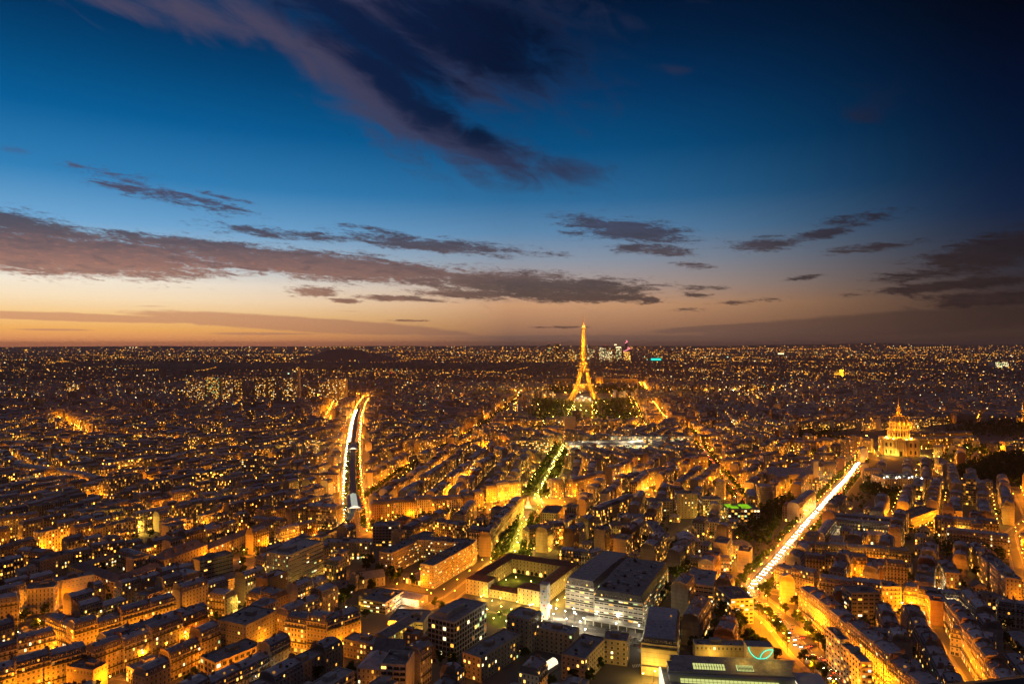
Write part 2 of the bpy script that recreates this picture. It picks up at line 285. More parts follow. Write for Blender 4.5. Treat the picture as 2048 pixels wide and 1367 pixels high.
# ------------------------------------------------------------------ mesh builder
class MB:
    def __init__(s): s.v = []; s.f = []; s.m = []; s.uv = []; s.sd = []; s.seed = (.05, .5); s.T = (0, 0, 0, 1.0, 0.0)
    def at(s, x=0, y=0, z=0, rot=0): s.T = (x, y, z, math.cos(rot), math.sin(rot)); return s
    def face(s, pts, mat, uv=None):
        x0, y0, z0, c, n = s.T; i = len(s.v); k = len(pts)
        s.v.extend([(x0 + p[0] * c - p[1] * n, y0 + p[0] * n + p[1] * c, z0 + p[2]) for p in pts])
        s.f.append(tuple(range(i, i + k))); s.m.append(SI[mat] if isinstance(mat, str) else mat)
        s.uv.extend(uv if uv else [(p[0], p[1]) for p in pts]); s.sd.extend([s.seed] * k)
    def box(s, x0, x1, y0, y1, z0, z1, mat, top=None, bottom=False):
        a, b, c, d = (x0, y0), (x1, y0), (x1, y1), (x0, y1)
        for p, q in ((a, b), (b, c), (c, d), (d, a)):
            s.face([(*p, z0), (*q, z0), (*q, z1), (*p, z1)], mat)
        s.face([(*a, z1), (*b, z1), (*c, z1), (*d, z1)], top or mat)
        if bottom: s.face([(*d, z0), (*c, z0), (*b, z0), (*a, z0)], mat)
    def wall(s, p, q, z0, z1, mat, nb, nf):
        s.face([(*p, z0), (*q, z0), (*q, z1), (*p, z1)], mat, [(0, 0), (nb, 0), (nb, nf), (0, nf)])
    def beam(s, p, q, r, mat, n=4):
        p, q = Vector(p), Vector(q); d = q - p
        if d.length < 1e-6: return
        u = d.orthogonal().normalized(); w = d.normalized().cross(u)
        P = [[(e + r * (math.cos(2 * math.pi * (k + .5) / n) * u + math.sin(2 * math.pi * (k + .5) / n) * w))[:] for k in range(n)] for e in (p, q)]
        for k in range(n):
            j = (k + 1) % n; s.face([P[0][k], P[0][j], P[1][j], P[1][k]], mat)
        s.face(P[0][::-1], mat); s.face(P[1], mat)
    def lathe(s, prof, n, mat, x=0, y=0, cap=True, a0=0.0):
        for (r0, z0), (r1, z1) in zip(prof, prof[1:]):
            for k in range(n):
                A, B = a0 + 2 * math.pi * k / n, a0 + 2 * math.pi * (k + 1) / n
                pts = [(x + r0 * math.cos(A), y + r0 * math.sin(A), z0), (x + r0 * math.cos(B), y + r0 * math.sin(B), z0), (x + r1 * math.cos(B), y + r1 * math.sin(B), z1), (x + r1 * math.cos(A), y + r1 * math.sin(A), z1)]
                if r1 < 1e-4: pts = pts[:3]
                s.face(pts, mat, [(k, z0 / 3), (k + 1, z0 / 3), (k + 1, z1 / 3), (k, z1 / 3)][:len(pts)])
        if cap and prof[-1][0] > 1e-4:
            r, z = prof[-1]; s.face([(x + r * math.cos(a0 + 2 * math.pi * k / n), y + r * math.sin(a0 + 2 * math.pi * k / n), z) for k in range(n)], mat)
    def build(s, name, parent=None, loc=None, rot=0.0, smooth=False):
        me = s.mesh(name, smooth)
        return link(name, me, parent, loc, rot)
    def mesh(s, name, smooth=False):
        me = bpy.data.meshes.new(name)
        nv, nf = len(s.v), len(s.f)
        lt = np.array([len(f) for f in s.f], dtype=np.int32); ls = np.concatenate([[0], np.cumsum(lt)[:-1]]).astype(np.int32)
        me.vertices.add(nv); me.vertices.foreach_set("co", np.array(s.v, dtype=np.float32).ravel())
        me.loops.add(int(lt.sum())); me.loops.foreach_set("vertex_index", np.concatenate([np.array(f, dtype=np.int32) for f in s.f]) if nf < 2000 else np.fromiter((i for f in s.f for i in f), dtype=np.int32))
        me.polygons.add(nf); me.polygons.foreach_set("loop_start", ls); me.polygons.foreach_set("loop_total", lt)
        used = sorted(set(s.m)); rm = {u: i for i, u in enumerate(used)}
        for u in used: me.materials.append(MATS[SLOTS[u]])
        me.polygons.foreach_set("material_index", np.array([rm[i] for i in s.m], dtype=np.int32))
        a = me.uv_layers.new(name="UVMap"); a.data.foreach_set("uv", np.array(s.uv, dtype=np.float32).ravel())
        b = me.uv_layers.new(name="seed"); b.data.foreach_set("uv", np.array(s.sd, dtype=np.float32).ravel())
        if smooth: me.polygons.foreach_set("use_smooth", np.ones(nf, dtype=bool))
        me.update(calc_edges=True); me.validate()
        return me
def link(name, me, parent=None, loc=None, rot=0.0):
    o = bpy.data.objects.new(name, me); COL.objects.link(o)
    if parent is not None: o.parent = parent
    if loc is not None: o.location = loc
    if rot: o.rotation_euler = (0, 0, rot)
    return o
LABELS = {}
def tag(o, label=None, cat=None, group=None, kind=None):
    if label:
        n = len(label.split())
        if not 4 <= n <= 16: print("LABEL LENGTH", n, label)
        if label in LABELS: print("LABEL TWICE", label)
        LABELS[label] = 1; o["label"] = label
    if cat: o["category"] = cat
    if group: o["group"] = group
    if kind: o["kind"] = kind
    return o
def thing(name, label, cat, loc=(0, 0, 0), rot=0.0, group=None):
    o = bpy.data.objects.new(name, None); COL.objects.link(o); o.location = loc; o.rotation_euler = (0, 0, rot)
    o.empty_display_size = .5
    return tag(o, label, cat, group)
ORD = "first second third fourth fifth sixth seventh eighth ninth tenth eleventh twelfth thirteenth fourteenth fifteenth sixteenth seventeenth eighteenth nineteenth twentieth".split()
def ordn(i):
    if i < 20: return ORD[i]
    i += 1; return str(i) + ("th" if 10 <= i % 100 <= 20 else {1: "st", 2: "nd", 3: "rd"}.get(i % 10, "th"))

# ------------------------------------------------------------------ lamps are collected here and built once at the end
LAMPS = []          # x, y, height, kind, watts, where text (None = unnamed)
LIGHTS = {}
COLS = {"sodium": (1.0, .275, .004), "yellow": (1.0, .56, .06), "white": (1.0, .84, .52), "gold": (1.0, .43, .02), "dome": (1.0, .32, .008), "car": (1.0, .66, .24), "red": (1.0, .12, .06), "pink": (1, .3, .3)}
NL = [0]
LP = {'car': 1.6, 'dome': 1.0, 'gold': 1.1, 'sodium': 4.5, 'yellow': 3.0, 'white': 1.6, 'red': 1, 'pink': 1}      # one lamp output for the whole town
def light(x, y, z, kind, watts, parent=None, k=None):
    watts *= LP[kind] if k is None else k
    key = (kind, round(watts))
    if key not in LIGHTS:
        d = bpy.data.lights.new("lamp_light", 'POINT'); d.energy = watts; d.color = COLS[kind]; d.shadow_soft_size = 0.0; LIGHTS[key] = d
    o = bpy.data.objects.new("lamp_light", LIGHTS[key]); COL.objects.link(o); o.location = (x, y, z)
    if parent is not None: o.parent = parent
    NL[0] += 1
    return o

# ------------------------------------------------------------------ occupancy map of the ground (3 m cells)
RES, X0, X1, Y0, Y1 = 3.0, -2950.0, 2950.0, 350.0, 3750.0
OCC = np.zeros((int((Y1 - Y0) / RES), int((X1 - X0) / RES)), dtype=bool)
YY, XX = np.mgrid[0:OCC.shape[0], 0:OCC.shape[1]]; YY = Y0 + (YY + .5) * RES; XX = X0 + (XX + .5) * RES
def mark_poly(pts):
    xs = [p[0] for p in pts]; ys = [p[1] for p in pts]
    i0, i1 = max(0, int((min(ys) - Y0) / RES)), min(OCC.shape[0], int((max(ys) - Y0) / RES) + 1)
    j0, j1 = max(0, int((min(xs) - X0) / RES)), min(OCC.shape[1], int((max(xs) - X0) / RES) + 1)
    if i1 <= i0 or j1 <= j0: return
    X, Y = XX[i0:i1, j0:j1], YY[i0:i1, j0:j1]; ins = np.zeros(X.shape, bool); n = len(pts)
    for k in range(n):
        (xa, ya), (xb, yb) = pts[k], pts[(k + 1) % n]
        if ya == yb: continue
        c = (ya > Y) != (yb > Y); ins ^= c & (X < (xb - xa) * (Y - ya) / (yb - ya) + xa)
    OCC[i0:i1, j0:j1] |= ins
def mark_line(pts, w):
    for (xa, ya), (xb, yb) in zip(pts, pts[1:]):
        L = math.hypot(xb - xa, yb - ya) or 1; nx, ny = -(yb - ya) / L * w / 2, (xb - xa) / L * w / 2
        ex, ey = (xb - xa) / L * 3, (yb - ya) / L * 3
        mark_poly([(xa - ex + nx, ya - ey + ny), (xb + ex + nx, yb + ey + ny), (xb + ex - nx, yb + ey - ny), (xa - ex - nx, ya - ey - ny)])
def rect(cx, cy, rot, w, d):
    c, s = math.cos(rot), math.sin(rot)
    return [(cx + a * c - b * s, cy + a * s + b * c) for a, b in ((-w / 2, -d / 2), (w / 2, -d / 2), (w / 2, d / 2), (-w / 2, d / 2))]
def free(cx, cy, rot, w, d, tol=.06):
    c, s = math.cos(rot), math.sin(rot)
    a = np.linspace(-w / 2 + 1, w / 2 - 1, max(3, int(w / 3))); b = np.linspace(-d / 2 + 1, d / 2 - 1, max(3, int(d / 3)))
    A, B = np.meshgrid(a, b); x = cx + A * c - B * s; y = cy + A * s + B * c
    i = ((y - Y0) / RES).astype(int); j = ((x - X0) / RES).astype(int)
    if i.min() < 0 or j.min() < 0 or i.max() >= OCC.shape[0] or j.max() >= OCC.shape[1]: return False
    return OCC[i, j].mean() <= tol
def occupy(cx, cy, rot, w, d): mark_poly(rect(cx, cy, rot, w, d))

# ------------------------------------------------------------------ streets (photo pixels at street level)
def PX(*pts): return [G(*p) for p in pts]
def extend(pts, k=1.0): return pts
STREETS = []        # text, points, width, lamp kind, lamp spacing, watts, both kerbs
def street(text, pts, w, kind="sodium", sp=30, watts=2600, both=True, h=8.5):
    STREETS.append((text, pts, w, kind, sp, watts, both, h)); mark_line(pts, w)
viaduct_bd = PX((713, 1062), (706, 1010), (704.5, 950), (707, 890), (713, 840), (722, 812), (735, 794))
street("the boulevard with the railway viaduct", viaduct_bd, 37, "sodium", 24, 4600)
pasteur = PX((713, 1063), (655, 1083), (560, 1108), (440, 1138), (330, 1166), (240, 1196), (150, 1226), (60, 1254), (-80, 1290))
street("the boulevard in front of the school", pasteur, 38, "sodium", 24, 4800)
saxe = PX((1022, 1128), (1045, 1060), (1058, 1015), (1078, 985), (1105, 935), (1128, 893))
street("the green tree-lined avenue", saxe, 42, "yellow", 24, 2200)
suffren = PX((742, 1000), (800, 952), (865, 915), (915, 886), (962, 858), (1030, 806), (1050, 790))
street("the leafy diagonal avenue", suffren, 26, "sodium", 26, 3200)
breteuil = PX((735, 1063), (800, 1052), (880, 1040), (960, 1024), (1040, 1012))
street("the tree-lined street left of the plaza", breteuil, 28, "sodium", 24, 2200)
invalides = PX((1497, 1192), (1560, 1120), (1610, 1058), (1660, 1000), (1700, 955), (1722, 925))
street("the blazing white boulevard", invalides, 28, "sodium", 22, 4200)
montp = [G(1497, 1192), (209, 540), (206, 480), (210, 430), (214, 370)]
street("the boulevard at the lower right", montp, 32, "sodium", 18, 9000)
cherche = [(332, 590), (318, 545), (300, 490), (283, 439), (270, 400)]
street("the straight orange street at the lower right", cherche, 13, "sodium", 15, 10000, False)
crossst = [(212, 612), (250, 588), (300, 566), (340, 556), (410, 560), (470, 575)]
street("the cross street behind the dark right rows", crossst, 13, "sodium", 20, 3600, False)
raspail = [G(2060, 1215), G(2036, 1130), G(2020, 1068), (640, 860), (760, 1050)]
street("the orange avenue at the right edge", raspail, 13, "sodium", 18, 2600, False)
segur = PX((1338, 852), (1376, 862), (1402, 895), (1425, 930), (1443, 953), (1462, 978), (1484, 1004))
street("the avenue with pink and orange lamps", segur, 22, "sodium", 22, 4800)
duquesne = PX((1443, 953), (1510, 937), (1570, 922), (1640, 908), (1700, 900))
street("the tree-lined street left of the domed church", duquesne, 20, "sodium", 24, 4600)
vauban = PX((1690, 915), (1730, 912), (1770, 918))
street("the plaza before the domed church", vauban, 46, "sodium", 24, 5000)
villars = PX((1850, 938), (1920, 918), (1985, 900), (2070, 878))
street("the avenue right of the domed church", villars, 26, "sodium", 34, 5200)
bourd = PX((1292, 868), (1280, 845), (1270, 815), (1262, 797))
street("the avenue right of the tower lawn", bourd, 20, "sodium", 32, 5000)
rapp = PX((1340, 856), (1320, 830), (1303, 806))
street("the street right of the tower lawn avenue", rapp, 18, "sodium", 34, 6000)
picquet = PX((1010, 862), (1100, 866), (1200, 864), (1290, 860), (1345, 854))
street("the square behind the school wings", picquet, 26, "sodium", 45, 5000)
fonten = PX((1130, 893), (1200, 915), (1262, 965), (1320, 1010))
street("the street below the white ministry", PX((1085, 1003), (1180, 985), (1262, 968), (1330, 955), (1440, 953)), 15, "sodium", 26, 4200, False)
street("the diagonal street right of the plaza", PX((1080, 1035), (1200, 1036), (1262, 1014), (1316, 985)), 14, "sodium", 26, 4200, False)
street("the street by the white slab towers", PX((1345, 1085), (1395, 1050), (1415, 1030), (1440, 1008), (1484, 1004)), 16, "yellow", 26, 3800, False)
street("the street behind the school", PX((-30, 1120), (60, 1118), (170, 1110), (260, 1098), (360, 1078)), 14, "sodium", 26, 4200, False)
street("the street below the bright tall row", PX((-60, 1105), (60, 1082), (162, 1068), (290, 1040), (400, 1012)), 16, "sodium", 26, 5200, False)
street("the hospital street", PX((838, 1222), (900, 1196), (950, 1158), (992, 1122)), 15, "sodium", 22, 3400)
street("the avenue at the left edge", PX((-20, 968), (60, 962), (140, 975), (205, 985), (300, 978)), 24, "sodium", 26, 7000)
street("the far pink-lit street", PX((112, 838), (150, 862), (178, 886)), 20, "sodium", 40, 9000)
street("the far red-lit avenue over the river", PX((1283, 766), (1287, 776), (1293, 788)), 26, "sodium", 40, 16000)
street("the river quay", PX((1000, 786), (1100, 788), (1250, 787), (1380, 786), (1500, 784)), 30, "sodium", 60, 5000)
street("the far left diagonal street", PX((672, 805), (660, 830), (650, 850)), 20, "sodium", 40, 9000)
a_, b_ = (.56, .83), (.83, -.56)
def axis(o, u, v): return (o[0] + a_[0] * u + b_[0] * v, o[1] + a_[1] * u + b_[1] * v)
oT1, oT2, oT0 = G(147, 1263, 19), G(210, 1283, 19), G(178, 1298, 19)
street("the narrow street between the lower-left rows", [axis(oT1, 0, 7.5), axis(oT1, 78, 7.5)], 13, "sodium", 18, 3200, False)
street("the narrow orange street under the dormer row", [axis(oT2, 0, 7.5), axis(oT2, 88, 7.5)], 13, "sodium", 16, 3800, False)
street("the bright street at the lower left corner", [axis(oT0, 14, 8), axis(oT0, -60, 8)], 15, "sodium", 16, 4200, False)
street("the short cross street at the lower left", [axis(oT1, -7, -66), axis(oT1, -7, 40), axis(oT0, 20, 60)], 13, "sodium", 16, 4200, False)
street("the street under the pink corner building", [axis(G(569, 1237, 22), -6, -8), axis(G(654, 1250, 22), -10, 0), axis(G(654, 1250, 22), 70, 10)], 13, "sodium", 17, 2600, False)
street("the hospital forecourt", [(10, 545), (45, 528), (112, 512)], 24, "white", 14, 2200)
plaza = G(1056, 1016)
mark_poly([(plaza[0] + 62 * math.cos(k * .3), plaza[1] + 62 * math.sin(k * .3)) for k in range(21)])

# parks, gardens and lawns stay free of houses
TREE_AREAS = []     # polygon, text, spacing
def park(poly, text=None, sp=9.0):
    mark_poly(poly)
    if text: TREE_AREAS.append((poly, text, sp))
park(PX((1745, 948), (1850, 940), (1850, 900), (1740, 905)))
mars = PX((1058, 850), (1290, 850), (1262, 795), (1068, 795)); park(mars)
park(PX((1120, 800), (1215, 800), (1235, 776), (1100, 776)))
park(PX((1462, 1085), (1530, 1100), (1600, 1000), (1540, 1010), (1500, 1048)), "the dark garden left of the white boulevard", 8.5)
park(PX((1900, 955), (2080, 985), (2100, 905), (1990, 915), (1930, 935)), "the dark park at the right edge", 9)
park(PX((1712, 985), (1790, 1020), (1800, 975), (1745, 955)), "the garden right of the white boulevard", 9)
park(PX((1850, 1118), (2010, 1130), (2015, 1098), (1870, 1098)), "the garden below the long white-lit building", 9)
park(PX((1560, 882), (1770, 905), (1860, 915), (1920, 890), (1870, 860), (1600, 862)))
park(PX((1830, 862), (2100, 885), (2100, 846), (1900, 846)))
park(PX((1860, 870), (1990, 905), (2040, 880), (1930, 858)))
park([G(690, 1170), G(760, 1195), G(790, 1150), G(720, 1140)], "the clinic courtyard", 13)
park(PX((700, 1135), (850, 1090), (1000, 1112), (1165, 1110), (1400, 1165), (1290, 1275), (1300, 1400), (905, 1400), (880, 1300), (760, 1300), (690, 1235)))
park([(165, 560), (195, 560), (195, 365), (165, 365)])
park([(60, 440), (195, 440), (195, 365), (60, 365)])
park(PX((650, 1096), (765, 1096), (755, 1040), (668, 1040)))
TREE_AREAS.append(([(164, 545), (178, 545), (178, 452), (164, 452)], "the side strip left of the lower boulevard", 9))

# ------------------------------------------------------------------ shared window meshes
def window_mesh(w, h, pane):
    b = MB()
    b.box(-w / 2, w / 2, -.06, .10, 0, h, "white_panel" if w < 2 else "concrete", bottom=True)
    e = .10
    b.face([(-w / 2 + e, -.066, e), (-e / 2, -.066, e), (-e / 2, -.066, h - e), (-w / 2 + e, -.066, h - e)], pane)
    b.face([(e / 2, -.066, e), (w / 2 - e, -.066, e), (w / 2 - e, -.066, h - e), (e / 2, -.066, h - e)], pane)
    return b
WM = {}
def wmesh(w, h, pane):
    k = (round(w, 1), round(h, 1), pane)
    if k not in WM: WM[k] = window_mesh(k[0], k[1], pane).mesh("window")
    return WM[k]
def pick_pane(p, r, cool=0.0):
    if r.random() > p: return "glass_dark"
    return r.choices(["win_amber", "win_warm", "win_pale", "win_green", "win_dim"], [4, 4, 1.5 + 3 * cool, .3 + 3 * cool, 2.5])[0]
def dormer_mesh(pane):
    b = MB(); b.seed = (.05, .5)
    b.box(-.65, .65, 0, 1.9, 0, 1.75, "plain_wall", "zinc_roof")
    b.face([(-.42, -.02, .25), (.42, -.02, .25), (.42, -.02, 1.55), (-.42, -.02, 1.55)], pane)
    return b.mesh("dormer")
DM = {p: dormer_mesh(p) for p in ("glass_dark", "win_amber", "win_warm")}
def chimney_mesh(n, L, H):
    b = MB(); b.box(-.35, .35, -L / 2, L / 2, 0, H, "brick", bottom=True)
    for i in range(n):
        y = -L / 2 + (i + .5) * L / n; b.box(-.14, .14, y - .14, y + .14, H, H + .55, "tile_roof")
    return b.mesh("chimney")
CM = [chimney_mesh(3, 2.2, 2.6), chimney_mesh(5, 3.6, 3.0), chimney_mesh(4, 3.0, 4.2)]

# ------------------------------------------------------------------ one building
def shape(b, Wm, Rm, detail):
    """walls into Wm, roof into Rm (local frame: front at y=-d/2, x along the front)"""
    w, d, h, nf, ty = b['w'], b['d'], b['h'], b['nf'], b['ty']
    nb = max(2, round(w / b.get('bay', 2.7))); nd = max(2, round(d / b.get('bay', 2.7)))
    sd = b['seed']; Wm.seed = sd; Rm.seed = sd
    fac = b.get('fac', 'office_facade' if ty == 'slab' else 'facade')
    if detail == 2: fac = 'plain_wall'
    if detail == 0: fac = b.get('fac0', fac)
    A, B, C, D = (-w / 2, -d / 2), (w / 2, -d / 2), (w / 2, d / 2), (-w / 2, d / 2)
    Wm.wall(A, B, 0, h, fac, nb, nf); Wm.wall(C, D, 0, h, fac, nb, nf)
    for e, (p, q) in enumerate(((B, C), (D, A))):
        op = b['open'][e]; Wm.wall(p, q, 0, h, fac if op else 'plain_wall', nd, nf)
    if ty == 'mansard':
        rh = b.get('rh', 3.4); ins = 1.5; top = rh + 1.3
        up, lo = b.get('roof', ('zinc_roof', 'slate_roof'))
        P = [(-d / 2, h), (-d / 2 + ins, h + rh), (0, h + top), (d / 2 - ins, h + rh), (d / 2, h)]
        xl = -w / 2 + (ins if b['open'][1] else 0); xr = w / 2 - (ins if b['open'][0] else 0)
        ql = lambda i: (-w / 2 if i in (0, 4) else xl); qr = lambda i: (w / 2 if i in (0, 4) else xr)
        for i in range(4):
            (ya, za), (yb, zb) = P[i], P[i + 1]; j = i + 1
            Rm.face([(ql(i), ya, za), (qr(i), ya, za), (qr(j), yb, zb), (ql(j), yb, zb)], lo if i in (0, 3) else up, [(0, 0), (nb, 0), (nb, 1), (0, 1)])
        for e, q in ((0, qr), (1, ql)):
            pts = [(q(i), y, z) for i, (y, z) in enumerate(P)]
            if e: pts = pts[::-1]
            if b['open'][e]:
                Rm.face([pts[0], pts[1], pts[3], pts[4]], lo); Rm.face(pts[1:4], up)
            else:
                Wm.face(pts, 'plain_wall')
                if detail:                              # party wall standing a little above the roof, with its stacks
                    sx = 1 if e == 0 else -1; x0, x1 = sorted((sx * w / 2, sx * (w / 2 - .45))); R2 = [(y, z + (.75 if 0 < i < 4 else .2)) for i, (y, z) in enumerate(P)]
                    for (ya, za), (yb, zb) in zip(R2, R2[1:]): Wm.face([(x0, ya, za), (x1, ya, za), (x1, yb, zb), (x0, yb, zb)], 'plain_wall')
                    for x in (x0, x1): Wm.face([(x, y, z) for y, z in R2], 'plain_wall')
        if detail:
            for y in (-d / 2 - .35, d / 2 - .1): Wm.box(-w / 2, w / 2, y, y + .45, h - .35, h, 'plain_wall', bottom=True)
            f = h / nf
            for k in (2, nf - 1):
                if k < nf: Wm.box(-w / 2 + .3, w / 2 - .3, -d / 2 - .75, -d / 2, k * f - .15, k * f, 'plain_wall', bottom=True); Wm.box(-w / 2 + .3, w / 2 - .3, -d / 2 - .75, -d / 2 - .68, k * f, k * f + .9, 'rail_dark')
        if detail:
            r = random.Random(int(sd[1] * 1e6) + 1)
            for k in range(int(w / 4)):                 # roof hatches and vents
                x, y = r.uniform(-.42, .42) * w, r.uniform(-.26, .26) * d; z = h + top - abs(y) / (d / 2 - ins) * 1.3 + .06; q = r.uniform(.35, .7)
                Rm.box(x - q, x + q, y - q, y + q, z - .3, z + r.choice([.12, .12, .9]), r.choice(['glass_dark', 'steel', 'steel', 'brick', 'plain_wall']) if r.random() > .06 else 'win_dim')
        if detail == 1:
            r = random.Random(int(sd[1] * 1e6))
            for k in range(nb):
                x = -w / 2 + (k + .5) * w / nb
                for sgn in (-1, 1):
                    y = sgn * (d / 2 - .35); ya, yb = (y, y + 1.7) if sgn < 0 else (y - 1.7, y)
                    Rm.box(x - .6, x + .6, ya, yb, h + .55, h + 2.3, 'plain_wall', 'zinc_roof')
                    pn = 'glass_dark' if r.random() > .16 else r.choice(['win_amber', 'win_warm', 'win_dim'])
                    pts = [(x - .4, y, h + .8), (x + .4, y, h + .8), (x + .4, y, h + 2.1), (x - .4, y, h + 2.1)]
                    o = -.02 if sgn < 0 else .02; pts = [(a, c + o, e) for a, c, e in pts]
                    Rm.face(pts if sgn < 0 else pts[::-1], pn)
    elif ty in ('flat', 'slab'):
        p = .8
        Rm.face([(-w / 2, -d / 2, h), (w / 2, -d / 2, h), (w / 2, d / 2, h), (-w / 2, d / 2, h)], b.get('rmat', 'gravel_roof'))
        if detail:
            for x0, x1, y0, y1 in ((-w / 2, w / 2, -d / 2, -d / 2 + .35), (-w / 2, w / 2, d / 2 - .35, d / 2), (-w / 2, -w / 2 + .35, -d / 2 + .35, d / 2 - .35), (w / 2 - .35, w / 2, -d / 2 + .35, d / 2 - .35)):
                Wm.box(x0, x1, y0, y1, h + .002, h + p, 'plain_wall')
            r = random.Random(int(sd[1] * 1e6))
            k = b.get('hut', (min(w * .4, 7), min(d * .4, 5), 2.8)); hx = r.uniform(-.25, .25) * w
            Rm.box(hx - k[0] / 2, hx + k[0] / 2, -k[1] / 2 + d * .08, k[1] / 2 + d * .08, h + .002, h + k[2], 'plain_wall', 'gravel_roof')
            for i in range(int(w * d / 70)):
                x, y = r.uniform(-.42, .42) * w, r.uniform(-.4, .4) * d; q = r.uniform(.4, 1.1)
                if abs(x - hx) < k[0] / 2 + 1.5 and abs(y - d * .08) < k[1] / 2 + 1.5: continue
                Rm.box(x - q, x + q, y - q * .6, y + q * .6, h + .002, h + r.uniform(.6, 1.6), r.choice(['steel', 'concrete', 'dark_metal']))
            if b.get('balc'):
                f = h / nf
                for kf in range(1, nf):
                    Wm.box(-w / 2 + .4, w / 2 - .4, -d / 2 - 1.1, -d / 2, kf * f - .15, kf * f, 'concrete', bottom=True)
                    Wm.box(-w / 2 + .4, w / 2 - .4, -d / 2 - 1.1, -d / 2 - 1.0, kf * f, kf * f + .95, b.get('railm', 'plain_wall'))
        else:
            Rm.box(-w * .18, w * .12, -d * .2, d * .15, h, h + 2.8, 'far_roof')
    elif ty in ('hip', 'gable'):
        rh = b.get('rh', min(w, d) * .32); rm = b.get('rmat', 'slate_roof'); o = .4 if detail else 0
        if w >= d:
            k = d / 2 if ty == 'hip' else 0
            R0, R1 = (-w / 2 + k, 0, h + rh), (w / 2 - k, 0, h + rh)
        else:
            k = w / 2 if ty == 'hip' else 0
            R0, R1 = (0, -d / 2 + k, h + rh), (0, d / 2 - k, h + rh)
        a, bq, c, dd = (-w / 2 - o, -d / 2 - o, h), (w / 2 + o, -d / 2 - o, h), (w / 2 + o, d / 2 + o, h), (-w / 2 - o, d / 2 + o, h)
        if w >= d:
            Rm.face([a, bq, R1, R0], rm, [(0, 0), (nb, 0), (nb, 1), (0, 1)]); Rm.face([c, dd, R0, R1], rm, [(0, 0), (nb, 0), (nb, 1), (0, 1)])
            g1, g2 = [bq, c, R1], [dd, a, R0]
        else:
            Rm.face([bq, c, R1, R0], rm, [(0, 0), (nb, 0), (nb, 1), (0, 1)]); Rm.face([dd, a, R0, R1], rm, [(0, 0), (nb, 0), (nb, 1), (0, 1)])
            g1, g2 = [a, bq, R0], [c, dd, R1]
        for gq in (g1, g2): (Rm if ty == 'hip' else Wm).face(gq, rm if ty == 'hip' else 'plain_wall')
    return nb, nd

FACES = ((0, -1), (1, 0), (0, 1), (-1, 0))
def world_dir(rot, v): c, s = math.cos(rot), math.sin(rot); return (v[0] * c - v[1] * s, v[0] * s + v[1] * c)
NWIN = [0]
def put_windows(root, b, nb, nd, wsz=None, plit=None, cool=0.0, z0=None, faces=None, floors=None, every=True):
    w, d, h, nf = b['w'], b['d'], b['h'], b['nf']; r = random.Random(int(b['seed'][1] * 1e6) + 3); f = h / nf
    cand = []
    for fi, v in enumerate(FACES):
        if faces is not None and fi not in faces: continue
        if fi == 1 and not b['open'][0] or fi == 3 and not b['open'][1]: continue
        nx, ny = world_dir(b['rot'], v)
        L, n = (w, nb) if fi in (0, 2) else (d, nd)
        ox, oy = world_dir(b['rot'], (v[0] * w / 2, v[1] * d / 2))
        if nx * (b['cx'] + ox) + ny * (b['cy'] + oy) > -8: continue
        for k in range(nf):
            if floors and k not in floors: continue
            for i in range(n):
                s = -L / 2 + (i + .5) * L / n
                ww, wh = wsz or (min(1.3, L / n * .5), min(2.0, f * .62))
                if k == 0 and not wsz: ww, wh = min(2.2, L / n * .8), f * .72
                ang = (0, math.pi / 2, math.pi, -math.pi / 2)[fi]
                x, y = (s, -d / 2) if fi == 0 else (w / 2, s) if fi == 1 else (-s, d / 2) if fi == 2 else (-w / 2, -s)
                p = b['plit'] if plit is None else plit
                if k == 0 and not wsz: p = min(.6, p + .25)
                cand.append((pick_pane(p, r, cool), x, y, k * f + (f - wh) * .55, ang, ww, wh))
    rest = None
    if len(cand) > 100:
        cand.sort(key=lambda c: (c[0] == 'glass_dark', -c[3]))
        rest = MB(); rest.seed = b['seed']
        for pane, x, y, z, ang, ww, wh in cand[100:]:
            q = window_mesh(ww, wh, pane); c, s = math.cos(ang), math.sin(ang); i0 = len(rest.v)
            rest.v += [(x + p[0] * c - p[1] * s, y + p[0] * s + p[1] * c, z + p[2]) for p in q.v]
            rest.f += [tuple(i + i0 for i in fc) for fc in q.f]; rest.m += q.m; rest.uv += q.uv; rest.sd += q.sd
        cand = cand[:100]
    for pane, x, y, z, ang, ww, wh in cand:
        link("window", wmesh(ww, wh, pane), root, (x, y, z), ang)
    NWIN[0] += len(cand)
    if rest: o = rest.build("window", root); o["kind"] = "stuff"
def put_dormers(root, b, nb):
    w, d, h = b['w'], b['d'], b['h']; r = random.Random(int(b['seed'][1] * 1e6) + 9)
    for sgn in (-1, 1):
        nx, ny = world_dir(b['rot'], (0, sgn))
        if nx * b['cx'] + ny * b['cy'] > 0: continue
        for k in range(nb):
            p = 'glass_dark' if r.random() > .18 else r.choice(['win_amber', 'win_warm'])
            link("dormer", DM[p], root, (-w / 2 + (k + .5) * w / nb, sgn * (d / 2 - .3), h + .5), 0 if sgn < 0 else math.pi)
def put_chimneys(root, b):
    w, d, h = b['w'], b['d'], b['h']; r = random.Random(int(b['seed'][1] * 1e6) + 5)
    if b['ty'] == 'mansard':
        for sx in (-1, 1):
            if b['open'][0 if sx > 0 else 1]: continue
            for y in ([-d * .2, d * .22] if r.random() < .6 else [r.uniform(-.2, .2) * d]):
                link("chimney", r.choice(CM), root, (sx * (w / 2 - .4), y, h + 2.2))
        if r.random() < .5: link("chimney", CM[0], root, (r.uniform(-.2, .2) * w, d * .1, h + 3.4), math.pi / 2)
    elif b['ty'] in ('hip', 'gable'):
        link("chimney", CM[0], root, (w * .18, d * .1, h + b.get('rh', min(w, d) * .32) * .5))
